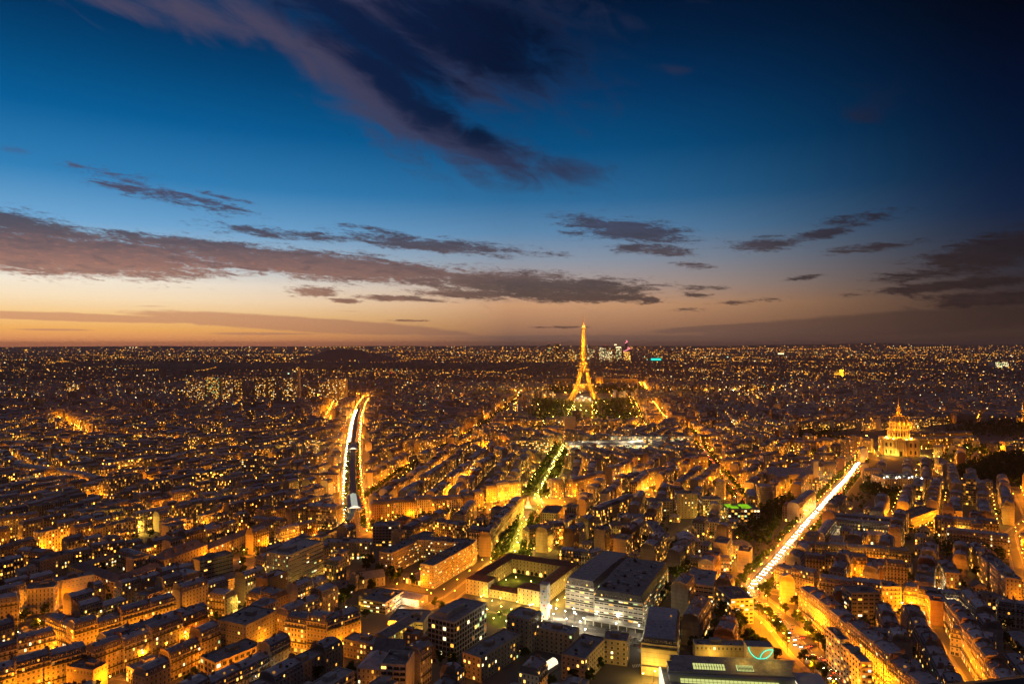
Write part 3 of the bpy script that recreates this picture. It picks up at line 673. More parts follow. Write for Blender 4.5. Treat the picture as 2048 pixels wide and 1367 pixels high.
def make_building(b, detail, name, label, cat, group=None):
    root = thing(name, label, cat, (b['cx'], b['cy'], 0), b['rot'], group)
    Wm, Rm = MB(), MB(); nb, nd = shape(b, Wm, Rm, detail)
    Wm.build("wall", root); ro = Rm.build("roof", root)
    if b.get('chim', True): put_chimneys(ro, b)
    if detail == 2:
        put_windows(root, b, nb, nd, b.get('wsz'), b.get('plit2'), b.get('cool', 0.0), faces=b.get('wf'), floors=b.get('floors'))
        if b['ty'] == 'mansard': put_dormers(ro, b, nb)
    return root

BLD = []           # ordinary city houses, near ones become things, the far rest one mass
def house(cx, cy, rot, w, d, h, nf, ty, open_=(False, False), row=None, **kw):
    b = dict(cx=cx, cy=cy, rot=rot, w=w, d=d, h=h, nf=nf, ty=ty, open=open_, row=row, seed=((rng.randrange(8) + .5) / 8 if rng.random() < .45 else (rng.choice([0, 0, 1, 2, 3, 4]) + .5) / 8, rng.random()), plit=rng.choice([.05, .08, .12, .2]))
    b.update(kw); BLD.append(b); return b
def row(text, A, B, depth, h, nf=6, ty='mansard', wr=(14, 22), ends=(True, True), force=True, **kw):
    """houses side by side; A to B is the street front, the houses stand on its left-hand side"""
    L = math.hypot(B[0] - A[0], B[1] - A[1]); rot = math.atan2(B[1] - A[1], B[0] - A[0]); c, s = math.cos(rot), math.sin(rot)
    ws = []
    while sum(ws) < L - wr[0] * .6: ws.append(rng.uniform(*wr))
    k = L / sum(ws); ws = [x * k for x in ws]; u = 0; n = len(ws)
    for i, w in enumerate(ws):
        dd = depth + rng.uniform(-.8, .8); hh = h + rng.uniform(-2.2, 1.6)
        m = u + w / 2; u += w
        cx, cy = A[0] + c * m - s * dd / 2, A[1] + s * m + c * dd / 2
        house(cx, cy, rot, w, dd, hh, nf, ty, (i == n - 1 and ends[1], i == 0 and ends[0]), (text, i, n), **kw)
    occupy(A[0] + c * L / 2 - s * depth / 2, A[1] + s * L / 2 + c * depth / 2, rot, L, depth)
HEROES = []
def hero(name, label, cat, A, B, depth, h, nf, ty, pos="", **kw):
    """single landmark house from its front line (ground points left to right)"""
    L = math.hypot(B[0] - A[0], B[1] - A[1]); rot = math.atan2(B[1] - A[1], B[0] - A[0]); c, s = math.cos(rot), math.sin(rot)
    cx, cy = (A[0] + B[0]) / 2 - s * depth / 2, (A[1] + B[1]) / 2 + c * depth / 2
    b = dict(cx=cx, cy=cy, rot=rot, w=L, d=depth, h=h, nf=nf, ty=ty, open=(True, True), seed=(kw.pop('col', .5) / 8 + .01, rng.random()), plit=.12, chim=False); b.update(kw)
    occupy(cx, cy, rot, L, depth)
    root = make_building(b, kw.get('detail', 2), name, label, cat)
    return root, b

# ------------------------------------------------------------------ hand-placed rows of houses (front line from the eaves in the photo)
def E(A, B, h): return G(*A, h), G(*B, h)
def erow(text, A, B, h, depth, **kw): a, b = E(A, B, h); row(text, a, b, depth, h, **kw)
def away(P, L, d): return (P[0] + d[0] * L, P[1] + d[1] * L)
erow("the bright lit row at the lower left corner", (-40, 1360), (178, 1298), 19, 13)
erow("the dark row behind the lower left corner row", (-40, 1308), (113, 1269), 19, 12)
erow("the long dormer row across the lower left", (147, 1263), (353, 1203), 19, 13)
erow("the short cream row facing the school boulevard", (90, 1238), (140, 1260), 17, 12, nf=5)
erow("the row of dormers above the narrow orange street", (210, 1283), (420, 1213), 19, 13)
erow("the grey courtyard row right of the lower left corner", (189, 1310), (416, 1226), 18, 12)
erow("the row left of the school boulevard corner", (-30, 1206), (36, 1196), 22, 14, nf=7)
erow("the orange row behind the school", (90, 1116), (288, 1083), 18, 13)
erow("the lit row left of the school", (30, 1107), (84, 1112), 18, 13)
erow("the bright tall row above the school", (162, 1029), (290, 1011), 25, 14, nf=8, ty='flat', wr=(16, 24), plit=.10)
erow("the lit row at the left above the bright tall row", (60, 1010), (165, 985), 20, 13, plit=.2)
erow("the row at the left edge below the lit avenue", (-20, 1028), (58, 1016), 20, 13)
erow("the golden row along the left edge avenue", (20, 930), (92, 944), 20, 14)
erow("the golden row right of the left edge avenue", (105, 940), (190, 958), 20, 14)
a, b = G(569, 1237, 22), G(654, 1250, 22)
row("the pink-lit corner house", a, b, 14, 22, nf=6, wr=(13, 18), ends=(True, True))
row("the street right of the pink-lit corner house", b, G(722, 1226, 22), 13, 22, nf=6, wr=(13, 18), ends=(False, True))
erow("the row with tall chimneys left of the grey slab block", (492, 1186), (550, 1199), 20, 14, nf=6, wr=(12, 16), col=0)
erow("the short rosy row left of the tall chimneys", (414, 1189), (450, 1194), 16, 14, nf=5)
erow("the corner houses below the school pavilion", (319, 1163), (353, 1170), 18, 26, nf=6)
erow("the corner houses left of the viaduct bend", (612, 1018), (672, 1022), 22, 18, nf=7)
erow("the long row left of the viaduct station", (500, 1040), (560, 1046), 16, 14)
erow("the lit row below the viaduct bend", (561, 1064), (635, 1046), 14, 12, nf=4)
erow("the orange row right of the viaduct bend", (744, 1010), (832, 1002), 21, 14, nf=7)
erow("the orange row right of the viaduct boulevard", (835, 1002), (925, 996), 21, 14, nf=7, plit=.14)
erow("the corner row left of the plaza", (927, 994), (968, 988), 21, 14, nf=7, plit=.16)
erow("the curved row behind the plaza trees", (972, 976), (1042, 966), 21, 14, nf=7, plit=.25)
erow("the houses facing the slab offices", (866, 1042), (922, 1052), 20, 14, nf=7, ty='flat', plit=.3, balc=True)
a = G(938, 1066, 21); c_ = G(1018, 1012, 21)
row("the tall row left of the green avenue", a, G(982, 1070, 21), 14, 21, nf=7, plit=.25)
b = G(982, 1072, 21); row("the side of the green avenue left", b, (b[0] + 36, b[1] + 175), 13, 21, nf=7, ends=(False, True), plit=.15)
a = G(1058, 1060, 21); row("the round-cornered row right of the green avenue", a, G(1130, 1042 + 6, 21), 14, 21, nf=7, plit=.15)
a = G(1116, 960, 21); erow("the row right of the green avenue above the plaza", (1104, 966), (1128, 964), 21, 16, nf=6, plit=.2)
erow("the long orange row right of the green avenue", (1145, 964), (1212, 948), 21, 14, nf=7, plit=.22)
erow("the orange row left of the white flood-lit house", (1242, 958), (1338, 938), 20, 13, nf=6)
erow("the dark houses right of the plaza", (1080, 1022), (1116, 1024), 20, 40, nf=6, ty='flat')
erow("the lit row behind the diagonal street", (1200, 1022), (1290, 988), 18, 12, nf=5)
erow("the row along the diagonal street right end", (1318, 972), (1360, 978), 18, 12, nf=5)
erow("the pale low row behind the modern hospital", (1118, 1107), (1180, 1113), 15, 12, nf=5, plit=.2)
erow("the pale low row right of the plaza houses", (1182, 1112), (1210, 1104), 15, 12, nf=5, plit=.2)
# right of the blazing boulevard
erow("the lit row below the dark right rows", (1637, 1160), (1765, 1179), 20, 13, wr=(16, 24), plit=.15)
erow("the second dark row right of the blazing boulevard", (1606, 1112), (1815, 1132), 18, 12)
erow("the third dark row right of the blazing boulevard", (1592, 1087), (1822, 1105), 18, 12)
erow("the row at the boulevard corner", (1548, 1134), (1628, 1156), 19, 13, plit=.1)
row("the long row on the right of the lower boulevard", (229, 556), (231, 392), 15, 20, nf=7, wr=(14, 20), ends=(True, True))
erow("the orange houses at the end of the straight street", (1807, 1180), (1878, 1190), 17, 12, nf=5)
erow("the row right of the straight street end", (1880, 1193), (1950, 1197), 15, 12, nf=5)
row("the right side of the straight orange street", (326.5, 526), (277.5, 396), 12, 19, nf=6, wr=(12, 18))
row("the left side of the straight orange street", (263, 400), (310, 530), 12, 14, nf=6, wr=(12, 18))
erow("the courtyard row right of the straight street", (1900, 1262), (1990, 1282), 16, 12, nf=5)
erow("the row in the lower right middle", (1716, 1270), (1822, 1286), 16, 12, nf=5, plit=.12)
erow("the small houses at the lower right middle", (1770, 1336), (1850, 1346), 13, 12, nf=4)
erow("the upper row right of the garden", (1995, 1210), (2075, 1222), 15, 12, nf=5)
erow("the lit row right of the white boulevard", (1665, 1030), (1786, 1040), 17, 12, plit=.12)
erow("the pale lit row left of the right edge", (1870, 1037), (1998, 1050), 19, 13, nf=6, plit=.28)
erow("the corner houses left of the white boulevard", (1565, 1008), (1598, 1013), 20, 14, nf=6, plit=.2)
row("the left side of the white boulevard", G(1598, 1013, 20), G(1632, 985, 20), 13, 20, nf=6, ends=(False, True), plit=.2)
erow("the row facing the avenue with orange lamps", (1452, 924), (1560, 906), 20, 13, plit=.12)
erow("the row above the avenue with orange lamps", (1446, 875), (1495, 884), 20, 13)
erow("the lit row above the pink lamps", (1388, 872), (1442, 872), 20, 13, plit=.1)
erow("the lit rows before the domed church", (1725, 942), (1765, 946), 18, 13, plit=.35)
erow("the houses right before the domed church", (1772, 950), (1795, 946), 18, 13)

# ------------------------------------------------------------------ single landmark houses
ax = (.447, .894)           # the hospital's own grid
LM = []                     # reference points for describing ordinary houses
def lm(text, x, y): LM.append((text, x, y))
# grey slab block
c0 = G(577, 1111, 35); l0 = G(525, 1107, 35); r0 = away(c0, 46, (.40, .916))
SLABS = []
rt, bb = hero("office_building", "tall grey concrete slab block with dark banded long side above the pink corner house", "office block", c0, r0, 24, 35, 10, 'slab', col=1, wsz=(3.0, 1.1), bay=3.4, cool=.6, wf=(0,), plit2=.14, hut=(14, 9, 3.2), rmat='gravel_roof')
put_windows(rt, bb, 14, 8, (1.1, 1.6), .28, 1.0, faces=(3,))
for k in range(1, 10):
    q = MB(); q.box(-23, 23, -12.45, -12, k * 3.5 - .5, k * 3.5 + .3, "concrete", bottom=True); q.build("balcony_band", rt)
LAMPS.append((*G(520, 1186), 7, 'white', 2200, 'the grey slab block')); LAMPS.append((*G(545, 1192), 7, 'white', 2200, 'the grey slab block'))
for p in (G(610, 1188), G(632, 1176), G(655, 1166)): LAMPS.append((*p, 4, 'yellow', 1500, 'the grey slab block'))
lm("the tall grey slab block", -185, 620)
# two long hospital slabs and the back slab
a = G(862, 1128, 21); a = G(868, 1132, 20); e = away(a, 78, (.41, .912))
rt, bb = hero("hospital_building", "long flat-roofed slab with orange-lit window rows left of the courtyard building", "hospital", a, e, 14, 20, 6, 'slab', col=0, wsz=(1.5, 1.2), bay=2.3, cool=.3, plit2=.24, wf=(0, 3), hut=(10, 6, 3))
a = G(755 + 28, 1107, 20); e = away(a, 80, (.41, .912))
rt, bb = hero("hospital_building", "long flat-roofed slab with orange-lit window rows right of the chapel", "hospital", a, e, 14, 20, 6, 'slab', col=0, wsz=(1.5, 1.2), bay=2.3, cool=.3, plit2=.22, wf=(0, 3), hut=(10, 6, 3))
a = G(815, 1076, 22); e = G(945, 1086, 22)
rt, bb = hero("hospital_building", "wide flat-roofed slab crossing behind the two orange-lit slabs", "hospital", a, e, 15, 21, 6, 'slab', col=1, wsz=(1.5, 1.3), bay=2.4, cool=.5, plit2=.28, wf=(0, 1), hut=(9, 6, 2.6))
lm("the orange-lit hospital slabs", -55, 650)
# white modern hospital
hw = dict(col=3, wsz=(3.2, 1.0), bay=3.9, cool=.8, plit2=.32, rmat='slate_roof')
a, e = G(1131, 1166, 20), G(1188, 1176, 20)
rt, bb = hero("hospital_building", "white flood-lit left wing of the modern hospital with dark sloping roof", "hospital", a, e, 88, 20, 6, 'mansard', wf=(0, 1), rh=5.0, roof=('gravel_roof', 'slate_roof'), **{**hw, 'bay': 4.2})
a, e = G(1189, 1191, 20), G(1286, 1206, 20)
rt, bb = hero("hospital_building", "white flood-lit right wing of the modern hospital beside the parking court", "hospital", a, e, 92, 20, 6, 'mansard', wf=(0, 1), rh=5.0, roof=('gravel_roof', 'slate_roof'), **hw)
r_ = random.Random(4)
roof_ = [c for c in rt.children if c.name.startswith('roof')][0]
for i in range(60):
    x, y = r_.uniform(-.36, .36) * bb['w'], r_.uniform(-.44, .40) * bb['d']; s_ = r_.uniform(.6, 1.6)
    q = MB(); q.box(x - s_, x + s_, y - s_ * .6, y + s_ * .6, 25.0, 26.3 + r_.uniform(.3, 1.4), r_.choice(["steel", "dark_metal", "concrete"])); q.build("roof_machine", roof_)
q = MB(); q.box(-bb['w'] / 2 - 6, bb['w'] / 2 + 14, -bb['d'] / 2 - 9, -bb['d'] / 2 - 1, 4.0, 4.6, "concrete", bottom=True)
for i in range(9): q.box(-bb['w'] / 2 - 5 + i * 6.5, -bb['w'] / 2 - 4.6 + i * 6.5, -bb['d'] / 2 - 8.6, -bb['d'] / 2 - 8.2, 0, 4, "white_panel")
q.build("entrance_canopy", rt)
a = G(1186, 1160, 20); e = G(1205, 1168, 20)
p1 = away(G(1188, 1176, 20), 70, (.48, .877)); p2 = away(p1, 12, (.9, -.43))
hero("hospital_building", "yellow-lit link between the two white hospital wings", "hospital", p1, p2, 18, 20, 6, 'flat', col=0, wsz=(3, 1.5), bay=3.6, cool=.4, plit2=.7, wf=(0,))
lm("the white modern hospital", 85, 560)
# old courtyard building: four wings round a garden
q0 = (-40, 599.5); qu = (.894, -.447); qv = (.447, .894)
def Q(u, v): return (q0[0] + qu[0] * u + qv[0] * v, q0[1] + qu[1] * u + qv[1] * v)
cy_kw = dict(col=0, bay=3.6, wsz=(1.3, 2.0), plit2=.06, rmat='tile_roof', rh=3.2)
hero("courtyard_wing", "cream pavilion at the left front of the old courtyard building", "hospital wing", Q(0, 0), Q(22, 0), 14, 13, 4, 'hip', **cy_kw)
hero("courtyard_wing", "cream pavilion at the right front of the old courtyard building", "hospital wing", Q(50, 0), Q(72, 0), 14, 13, 4, 'hip', **cy_kw)
hero("courtyard_wing", "low entrance wing between the two cream front pavilions", "hospital wing", Q(22.1, 2), Q(49.9, 2), 10, 7, 2, 'gable', **{**cy_kw, 'rh': 2.4})
hero("courtyard_wing", "left wing of the old courtyard building with brown tiled roof", "hospital wing", Q(11, 14.1), Q(11, 68), 11, 13, 4, 'hip', **cy_kw)
hero("courtyard_wing", "right wing of the old courtyard building lit yellow outside", "hospital wing", Q(72, 14.1), Q(72, 68), 11, 13, 4, 'hip', **cy_kw)
rt, bb = hero("courtyard_wing", "arcaded back wing of the old courtyard building", "hospital wing", Q(0, 68.1), Q(72, 68.1), 12, 13, 4, 'hip', **cy_kw)
q = MB()
for i in range(13):
    x = -27 + i * 4.5
    pts = [(x - 1.4, -6.09, .2)] + [(x + 1.4, -6.09, .2)] + [(x + 1.4 * math.cos(k * math.pi / 6), -6.09, 2.4 + 1.4 * math.sin(k * math.pi / 6)) for k in range(7)]
    q.face(pts, "win_warm" if i in (0, 1, 4, 7) else "glass_dark")
q.build("arcade", rt)
rt = MB(); rt.face([(*Q(12, 15), .03), (*Q(60, 15), .03), (*Q(60, 67), .03), (*Q(12, 67), .03)], "grass"); tag(rt.build("lawn"), kind='structure')
lm("the old courtyard building", 20, 625)
# painted tower
tb = G(1090, 1236)
rt = thing("painted_tower", "slim white tower painted with bright abstract patches before the courtyard building", "tower", (*tb, 0), RAD(-22))
q = MB(); q.seed = (.44, .5); q.box(-3, 3, -3, 3, 0, 27, "white_panel"); q.box(-3.3, 3.3, -3.3, 3.3, 27.002, 27.8, "concrete"); q.build("wall", rt)
r_ = random.Random(9); q = MB()
for f_ in range(2):
    for i in range(11):
        x, z = r_.uniform(-2, 2), 2.5 + i * 2.2; cl = ("paint_red", "paint_blue", "paint_yellow", "paint_green")[i % 4]; s_ = r_.uniform(.7, 1.25)
        pts = [(x + s_ * (.8 + .25 * math.sin(2.3 * k + i)) * math.cos(k * .63), z + s_ * (.8 + .25 * math.cos(1.7 * k + i)) * math.sin(k * .63)) for k in range(10)]
        pts = [(min(2.9, max(-2.9, a)), c) for a, c in pts]
        q.face([(a, -3.004, c) for a, c in pts] if f_ == 0 else [(3.004, a, c) for a, c in pts], cl)
q.build("painting", rt)
for dx_, dy_ in ((-6, -9), (6, -8), (11, -2), (-9, 2)): light(tb[0] + dx_, tb[1] + dy_, 1.5, "white", 1100)
lm("the painted tower", *tb)
# office slab in front
a, e = G(908, 1246, 24), G(973, 1206, 24)
rt, bb = hero("office_building", "white gridded office slab with dark glass standing in front of the hospital lawn", "office block", a, e, 22, 24, 7, 'slab', col=3, wsz=(2.6, 2.5), bay=3.2, cool=.9, plit2=.10, wf=(0, 3), hut=(24, 9, 4.5))
lm("the white gridded office slab", -30, 500)
# art deco hospital wings at the bottom
ad = dict(col=2, bay=3.6, wsz=(1.6, 1.9), plit2=.08, cool=0)
a, e = G(962, 1317, 15), G(1043, 1267, 15)
hero("hospital_building", "long rosy brick wing running back from the bottom edge", "hospital wing", a, e, 15, 15, 5, 'flat', wf=(0, 3), **{**ad, 'plit2': .2})
t0 = away(e, 3, (.53, .85)); hero("hospital_building", "dark tower block at the far end of the rosy brick wing", "hospital wing", away(t0, 14, (-.85, .53)), away(t0, 4, (.85, -.53)), 18, 24, 7, 'flat', wf=(0, 1), **ad)
a, e = G(1071, 1256, 15), G(1146, 1270, 15); hero("hospital_building", "grey middle wing facing the dark hospital garden", "hospital wing", a, e, 13, 15, 5, 'flat', wf=(0,), **ad)
a, e = G(1123, 1308, 16), G(1170, 1319, 16); hero("hospital_building", "orange-lit end wing with small square windows at the bottom edge", "hospital wing", a, e, 36, 16, 5, 'flat', wf=(0, 1), **ad)
a, e = G(1206, 1278, 16), G(1254, 1284, 16); hero("hospital_building", "orange-lit wing right of the bottom end wing", "hospital wing", a, e, 14, 16, 5, 'flat', wf=(0, 1), **ad)
lm("the rosy hospital wings", 20, 450)
gb = G(1093, 1330, 4)
rt = thing("glass_pavilion", "glowing yellow barrel-vaulted glass pavilion between the rosy hospital wings", "pavilion", (*gb, 0), RAD(-38))
q = MB(); q.box(-3, 3, -9, 9, 0, 3, "white_panel"); q.build("wall", rt)
q = MB(); P = [(3.1 * math.cos(k * math.pi / 8), 3 + 3.1 * math.sin(k * math.pi / 8)) for k in range(9)]
for (xa, za), (xb, zb) in zip(P, P[1:]): q.face([(xa, -9.1, za), (xa, 9.1, za), (xb, 9.1, zb), (xb, -9.1, zb)], "glass_lit")
q.build("glass_vault", rt)
q = MB()
for y in range(-9, 10, 3):
    for (xa, za), (xb, zb) in zip(P, P[1:]): q.beam((xa * 1.02, y, za + .05), (xb * 1.02, y, zb + .05), .1, "dark_metal")
q.build("glazing_rib", rt)
# white lit pavilion, flat pavilions, chapel
a, e = G(767, 1186, 6), G(838, 1200, 6)
hero("pavilion", "low white pavilion brightly lit along its eaves left of the hospital street", "pavilion", a, e, 13, 6, 2, 'gable', col=3, wsz=(1.0, 1.0), bay=3, plit2=.1, rmat='zinc_roof', rh=2)
for k in range(4): light(a[0] + (e[0] - a[0]) * (k + .5) / 4 - 2, a[1] + (e[1] - a[1]) * (k + .5) / 4 - 5, 4.6, "white", 1800)
a, e = G(721, 1198, 9), G(771, 1206, 9)
hero("pavilion", "flat dark-roofed pavilion with pale bands left of the bright white pavilion", "pavilion", a, e, 28, 9, 3, 'slab', col=0, wsz=(2.6, 1.3), bay=3, plit2=.3, wf=(0, 1), cool=.4)
a, e = G(776, 1242, 9), G(846, 1246, 9)
hero("pavilion", "yellow-green lit low modern pavilion behind the white gridded office slab", "pavilion", a, e, 24, 9, 3, 'slab', col=0, wsz=(3.6, 1.2), bay=4, plit2=.3, wf=(0,), cool=.6)
for p in (G(770, 1275), G(790, 1282), G(835, 1283), G(690, 1225), G(640, 1188), G(622, 1200)): LAMPS.append((*p, 5, "yellow", 2000, "the yellow-lit pavilions"))
a, e = G(712, 1158, 9), G(770, 1150, 9)
hero("chapel", "low gabled chapel hall lit yellow left of the long slabs", "chapel", a, e, 13, 8, 2, 'gable', col=0, wsz=(1.2, 2.6), bay=4, plit2=.1, rmat='slate_roof', rh=5)
a, e = G(698, 1153, 12), G(712, 1154, 12)
hero("chapel_tower", "square yellow stair tower at the left end of the chapel hall", "tower", a, e, 6, 12, 3, 'flat', col=0, wsz=(1, 1.2), bay=3, plit2=.1)
a, e = G(687, 1278, 12), G(746, 1290, 12)
hero("clinic_building", "orange-lit clinic front with blank low wall right of the pink corner", "clinic", a, e, 12, 12, 3, 'flat', col=2, plit2=.3, wsz=(1.4, 2))
b1 = away(G(746, 1288, 12), 14, (.5, .866)); hero("clinic_building", "yellow-lit gabled clinic wing behind the orange clinic front", "clinic", b1, away(b1, 34, (.47, .88)), 12, 11, 3, 'gable', col=0, plit2=.05, rmat='slate_roof', rh=3)
a, e = G(761, 1328, 23), G(812, 1331, 23)
hero("apartment_tower", "white seven-storey block with dark balconies at the bottom edge", "apartment block", a, e, 19, 23, 7, 'flat', col=3, wsz=(3.2, 1.8), bay=4, plit2=.1, balc=True, wf=(0,), chim=False)
a, e = G(714, 1334, 17), G(759, 1338, 17)
hero("town_house", "pale blue-roofed hipped house left of the white balcony block", "house", a, e, 22, 17, 5, 'hip', col=1, rmat='zinc_roof', rh=5, chim=True, plit2=.03)
a, e = G(806, 1278, 13), G(836, 1282, 13); hero("brick_tower", "small square brick tower left of the gridded office slab", "tower", a, e, 9, 17, 5, 'flat', col=7, plit2=.2)
a, e = G(836, 1300, 11), G(872, 1292, 11); hero("brick_hall", "low brown hall right of the small brick tower", "hall", a, e, 26, 11, 3, 'flat', col=7, plit2=.2)
a, e = G(744, 1300, 10), G(806, 1302, 10); hero("brick_hall", "low brown hall left of the small brick tower", "hall", a, e, 18, 9, 3, 'gable', col=7, plit2=.2, rmat='slate_roof')
a, e = G(431, 1327, 15), G(524, 1289, 15)
hero("school_building", "long flat-roofed building with large square orange-lit windows at the lower left", "school", a, e, 17, 15, 4, 'flat', col=2, wsz=(2.6, 2.4), bay=4.2, plit2=.25, wf=(0, 3))
for k in range(4): LAMPS.append((a[0] + (e[0] - a[0]) * k / 3 + 9, a[1] + (e[1] - a[1]) * k / 3 - 5, 6, "sodium", 2300, "the long orange-lit school building"))
lm("the long orange-lit school building", -195, 450)
a, e = G(269, 1341, 9), G(332, 1317, 9)
hero("workshop_building", "low flat workshop with a pale top edge in the lower left courtyard", "workshop", a, e, 10, 9, 3, 'flat', col=3, plit2=.35)
wl = G(339, 1311, 10); LAMPS.append((wl[0], wl[1], 10, "sodium", 700, "the low courtyard workshop"))
a, e = G(436, 1240, 22), G(492, 1252, 22)
hero("clinic_building", "grey six-storey block with a sunken roof court above the orange-lit school", "clinic", a, e, 30, 22, 6, 'flat', col=6, plit2=.05, wsz=(1.5, 1.8))
lm("the grey block with the roof court", -200, 500)
a, e = G(400, 1123, 21), G(466, 1107, 21)
hero("office_building", "grey mid-rise with long horizontal window bands behind the corner houses", "office block", a, e, 15, 21, 6, 'slab', col=6, wsz=(3.2, 1.3), bay=3.4, plit2=.06, wf=(0, 1))
a, e = G(405, 1168, 12), G(478, 1150, 12)
hero("school_building", "low gabled hall with pale windows below the banded mid-rise", "hall", a, e, 14, 11, 3, 'gable', col=1, wsz=(1.6, 1.4), plit2=.25, rmat='slate_roof', rh=3)
a, e = G(57, 1124, 22), G(80, 1128, 22)
hero("apartment_tower", "grey modern block with balconies and a lit stair column left of the school", "apartment block", a, e, 30, 24, 8, 'flat', col=6, balc=True, plit2=.12)
a, e = G(46, 1180, 20), G(108, 1174, 20)
hero("apartment_tower", "cream corner block with tall dark window columns at the school boulevard", "apartment block", a, e, 16, 20, 6, 'flat', col=0, wsz=(1.2, 2.6), bay=2.6, plit2=.02)
a, e = G(110, 1164, 21), G(189, 1149, 21)
hero("apartment_tower", "long blank-sided brown block left of the school corner", "apartment block", a, e, 14, 21, 6, 'flat', col=5, plit2=.03, floors=(4, 5), wsz=(1.2, 1.6))
a, e = G(133, 1330, 15), G(186, 1338, 15)
hero("town_house", "blank rosy gable house at the lower left street corner", "house", a, e, 11, 14, 4, 'flat', col=2, plit2=.0, floors=(3,))
sh = G(178, 1216)
rt = thing("shop_front", "tiny glaring white shop front with red sign on the school boulevard", "shop", (*sh, 0), RAD(-30))
q = MB(); q.box(-5, 5, -2, 2, 0, 4.5, "white_panel"); q.build("wall", rt)
q = MB(); q.box(-4.6, 4.6, -2.15, -2.02, .4, 2.8, "shop_white"); q.build("shop_window", rt)
q = MB(); q.box(-4.8, 4.8, -2.3, -2.02, 3.2, 4.2, "shop_red"); q.build("sign_band", rt)
light(sh[0] + 1, sh[1] - 5, 3, "white", 2500)
a, e = G(655, 1178, 6), G(705, 1172, 6); hero("annex_building", "low flat annex with lit strip right of the grey slab block", "annex", a, e, 16, 6, 2, 'slab', col=1, wsz=(2.4, 1), plit2=.5, cool=.6)
a, e = G(738, 1196, 7), G(765, 1180, 7); hero("annex_building", "small annex between chapel hall and flat pavilion", "annex", a, e, 10, 7, 2, 'flat', col=2, plit2=.2)
a, e = G(846, 1125, 7), G(866, 1128, 7); hero("annex_building", "low link between the two orange-lit slabs", "annex", a, e, 40, 7, 2, 'flat', col=0, plit2=.4)
a, e = G(812, 1155, 5), G(846, 1162, 5); hero("annex_building", "dark low hut in the yard between the orange-lit slabs", "annex", a, e, 18, 5, 1, 'hip', col=1, plit2=.3, rmat='slate_roof')
# school
s0 = G(235, 1164, 14); s1 = G(137, 1131, 14)
sk = dict(col=0, bay=3.8, wsz=(1.5, 2.2), plit2=.05, rmat='slate_roof', rh=4)
hero("school_wing", "front left wing of the orange-lit school with dark hipped roof", "school wing", away(s1, 4, (0, 0)), s0, 12, 14, 4, 'hip', **sk)
e1 = away(s0, 48, (.36, .933)); hero("school_wing", "orange-lit school wing along the boulevard near the corner", "school wing", s0, e1, 12, 14, 4, 'hip', **sk)
e2 = away(e1, 52, (.34, .94)); rt, bb = hero("school_wing", "taller central school pavilion with many chimneys", "school wing", away(e1, .3, (.34, .94)), e2, 15, 19, 5, 'hip', **{**sk, 'rh': 7})
roof_ = [c for c in rt.children if c.name.startswith('roof')][0]
for k in range(9): link("chimney", CM[k % 3], roof_, (-22 + k * 5.5, (-4, 3)[k % 2], 21))
e3 = away(e2, 120, (.30, .954)); hero("school_wing", "long far school wing running toward the viaduct", "school wing", away(e2, .3, (.3, .954)), e3, 12, 14, 4, 'hip', **sk)
v_ = (-.843, .538)
m0 = away(away(s0, 44, (.36, .933)), 12.5, v_); hero("school_wing", "grey dormered inner wing dividing the school courtyards", "school wing", away(m0, 62, v_), m0, 12, 14, 4, 'mansard', col=6, bay=3.6, plit2=.05)
n0 = away(s1, 100, (.36, .933)); hero("school_wing", "back school wing with a lit corridor of yellow windows", "school wing", away(s1, 13, (.36, .933)), away(away(s1, 13, (.36, .933)), 90, (.36, .933)), 10, 9, 3, 'hip', col=0, bay=3, wsz=(1.6, 1.6), plit2=.5, rmat='slate_roof', rh=3)
lm("the orange-lit school", -320, 660)
# right middle
a, e = G(1369, 1166, 20), G(1426, 1173, 20)
hero("office_building", "white banded terrace block left of the blazing boulevard corner", "office block", a, e, 40, 20, 6, 'slab', col=3, wsz=(3.4, 1.3), bay=3.6, plit2=.12, cool=.8, wf=(0, 1))
a, e = G(1433, 1174, 19), G(1462, 1199, 19)
hero("office_building", "slanting white-striped wing right of the white banded terrace block", "office block", a, e, 18, 19, 6, 'slab', col=3, wsz=(2.6, 1.6), bay=3.4, plit2=.25, cool=.2)
lm("the white banded terrace block", 175, 570)
a, e = (84, 452), (106, 446); p_ = (.5, .866)
rt, bb = hero("apartment_tower", "long dark-roofed block with a blank yellow gable wall near the bottom", "apartment block", a, e, 58, 21, 7, 'mansard', col=0, plit2=.22, wf=(1,), bay=3)
for p in ((82, 439), (90, 442)): LAMPS.append((*p, 7, "yellow", 3500, "the blank yellow gable"))
lm("the long block with the yellow gable", 110, 475)
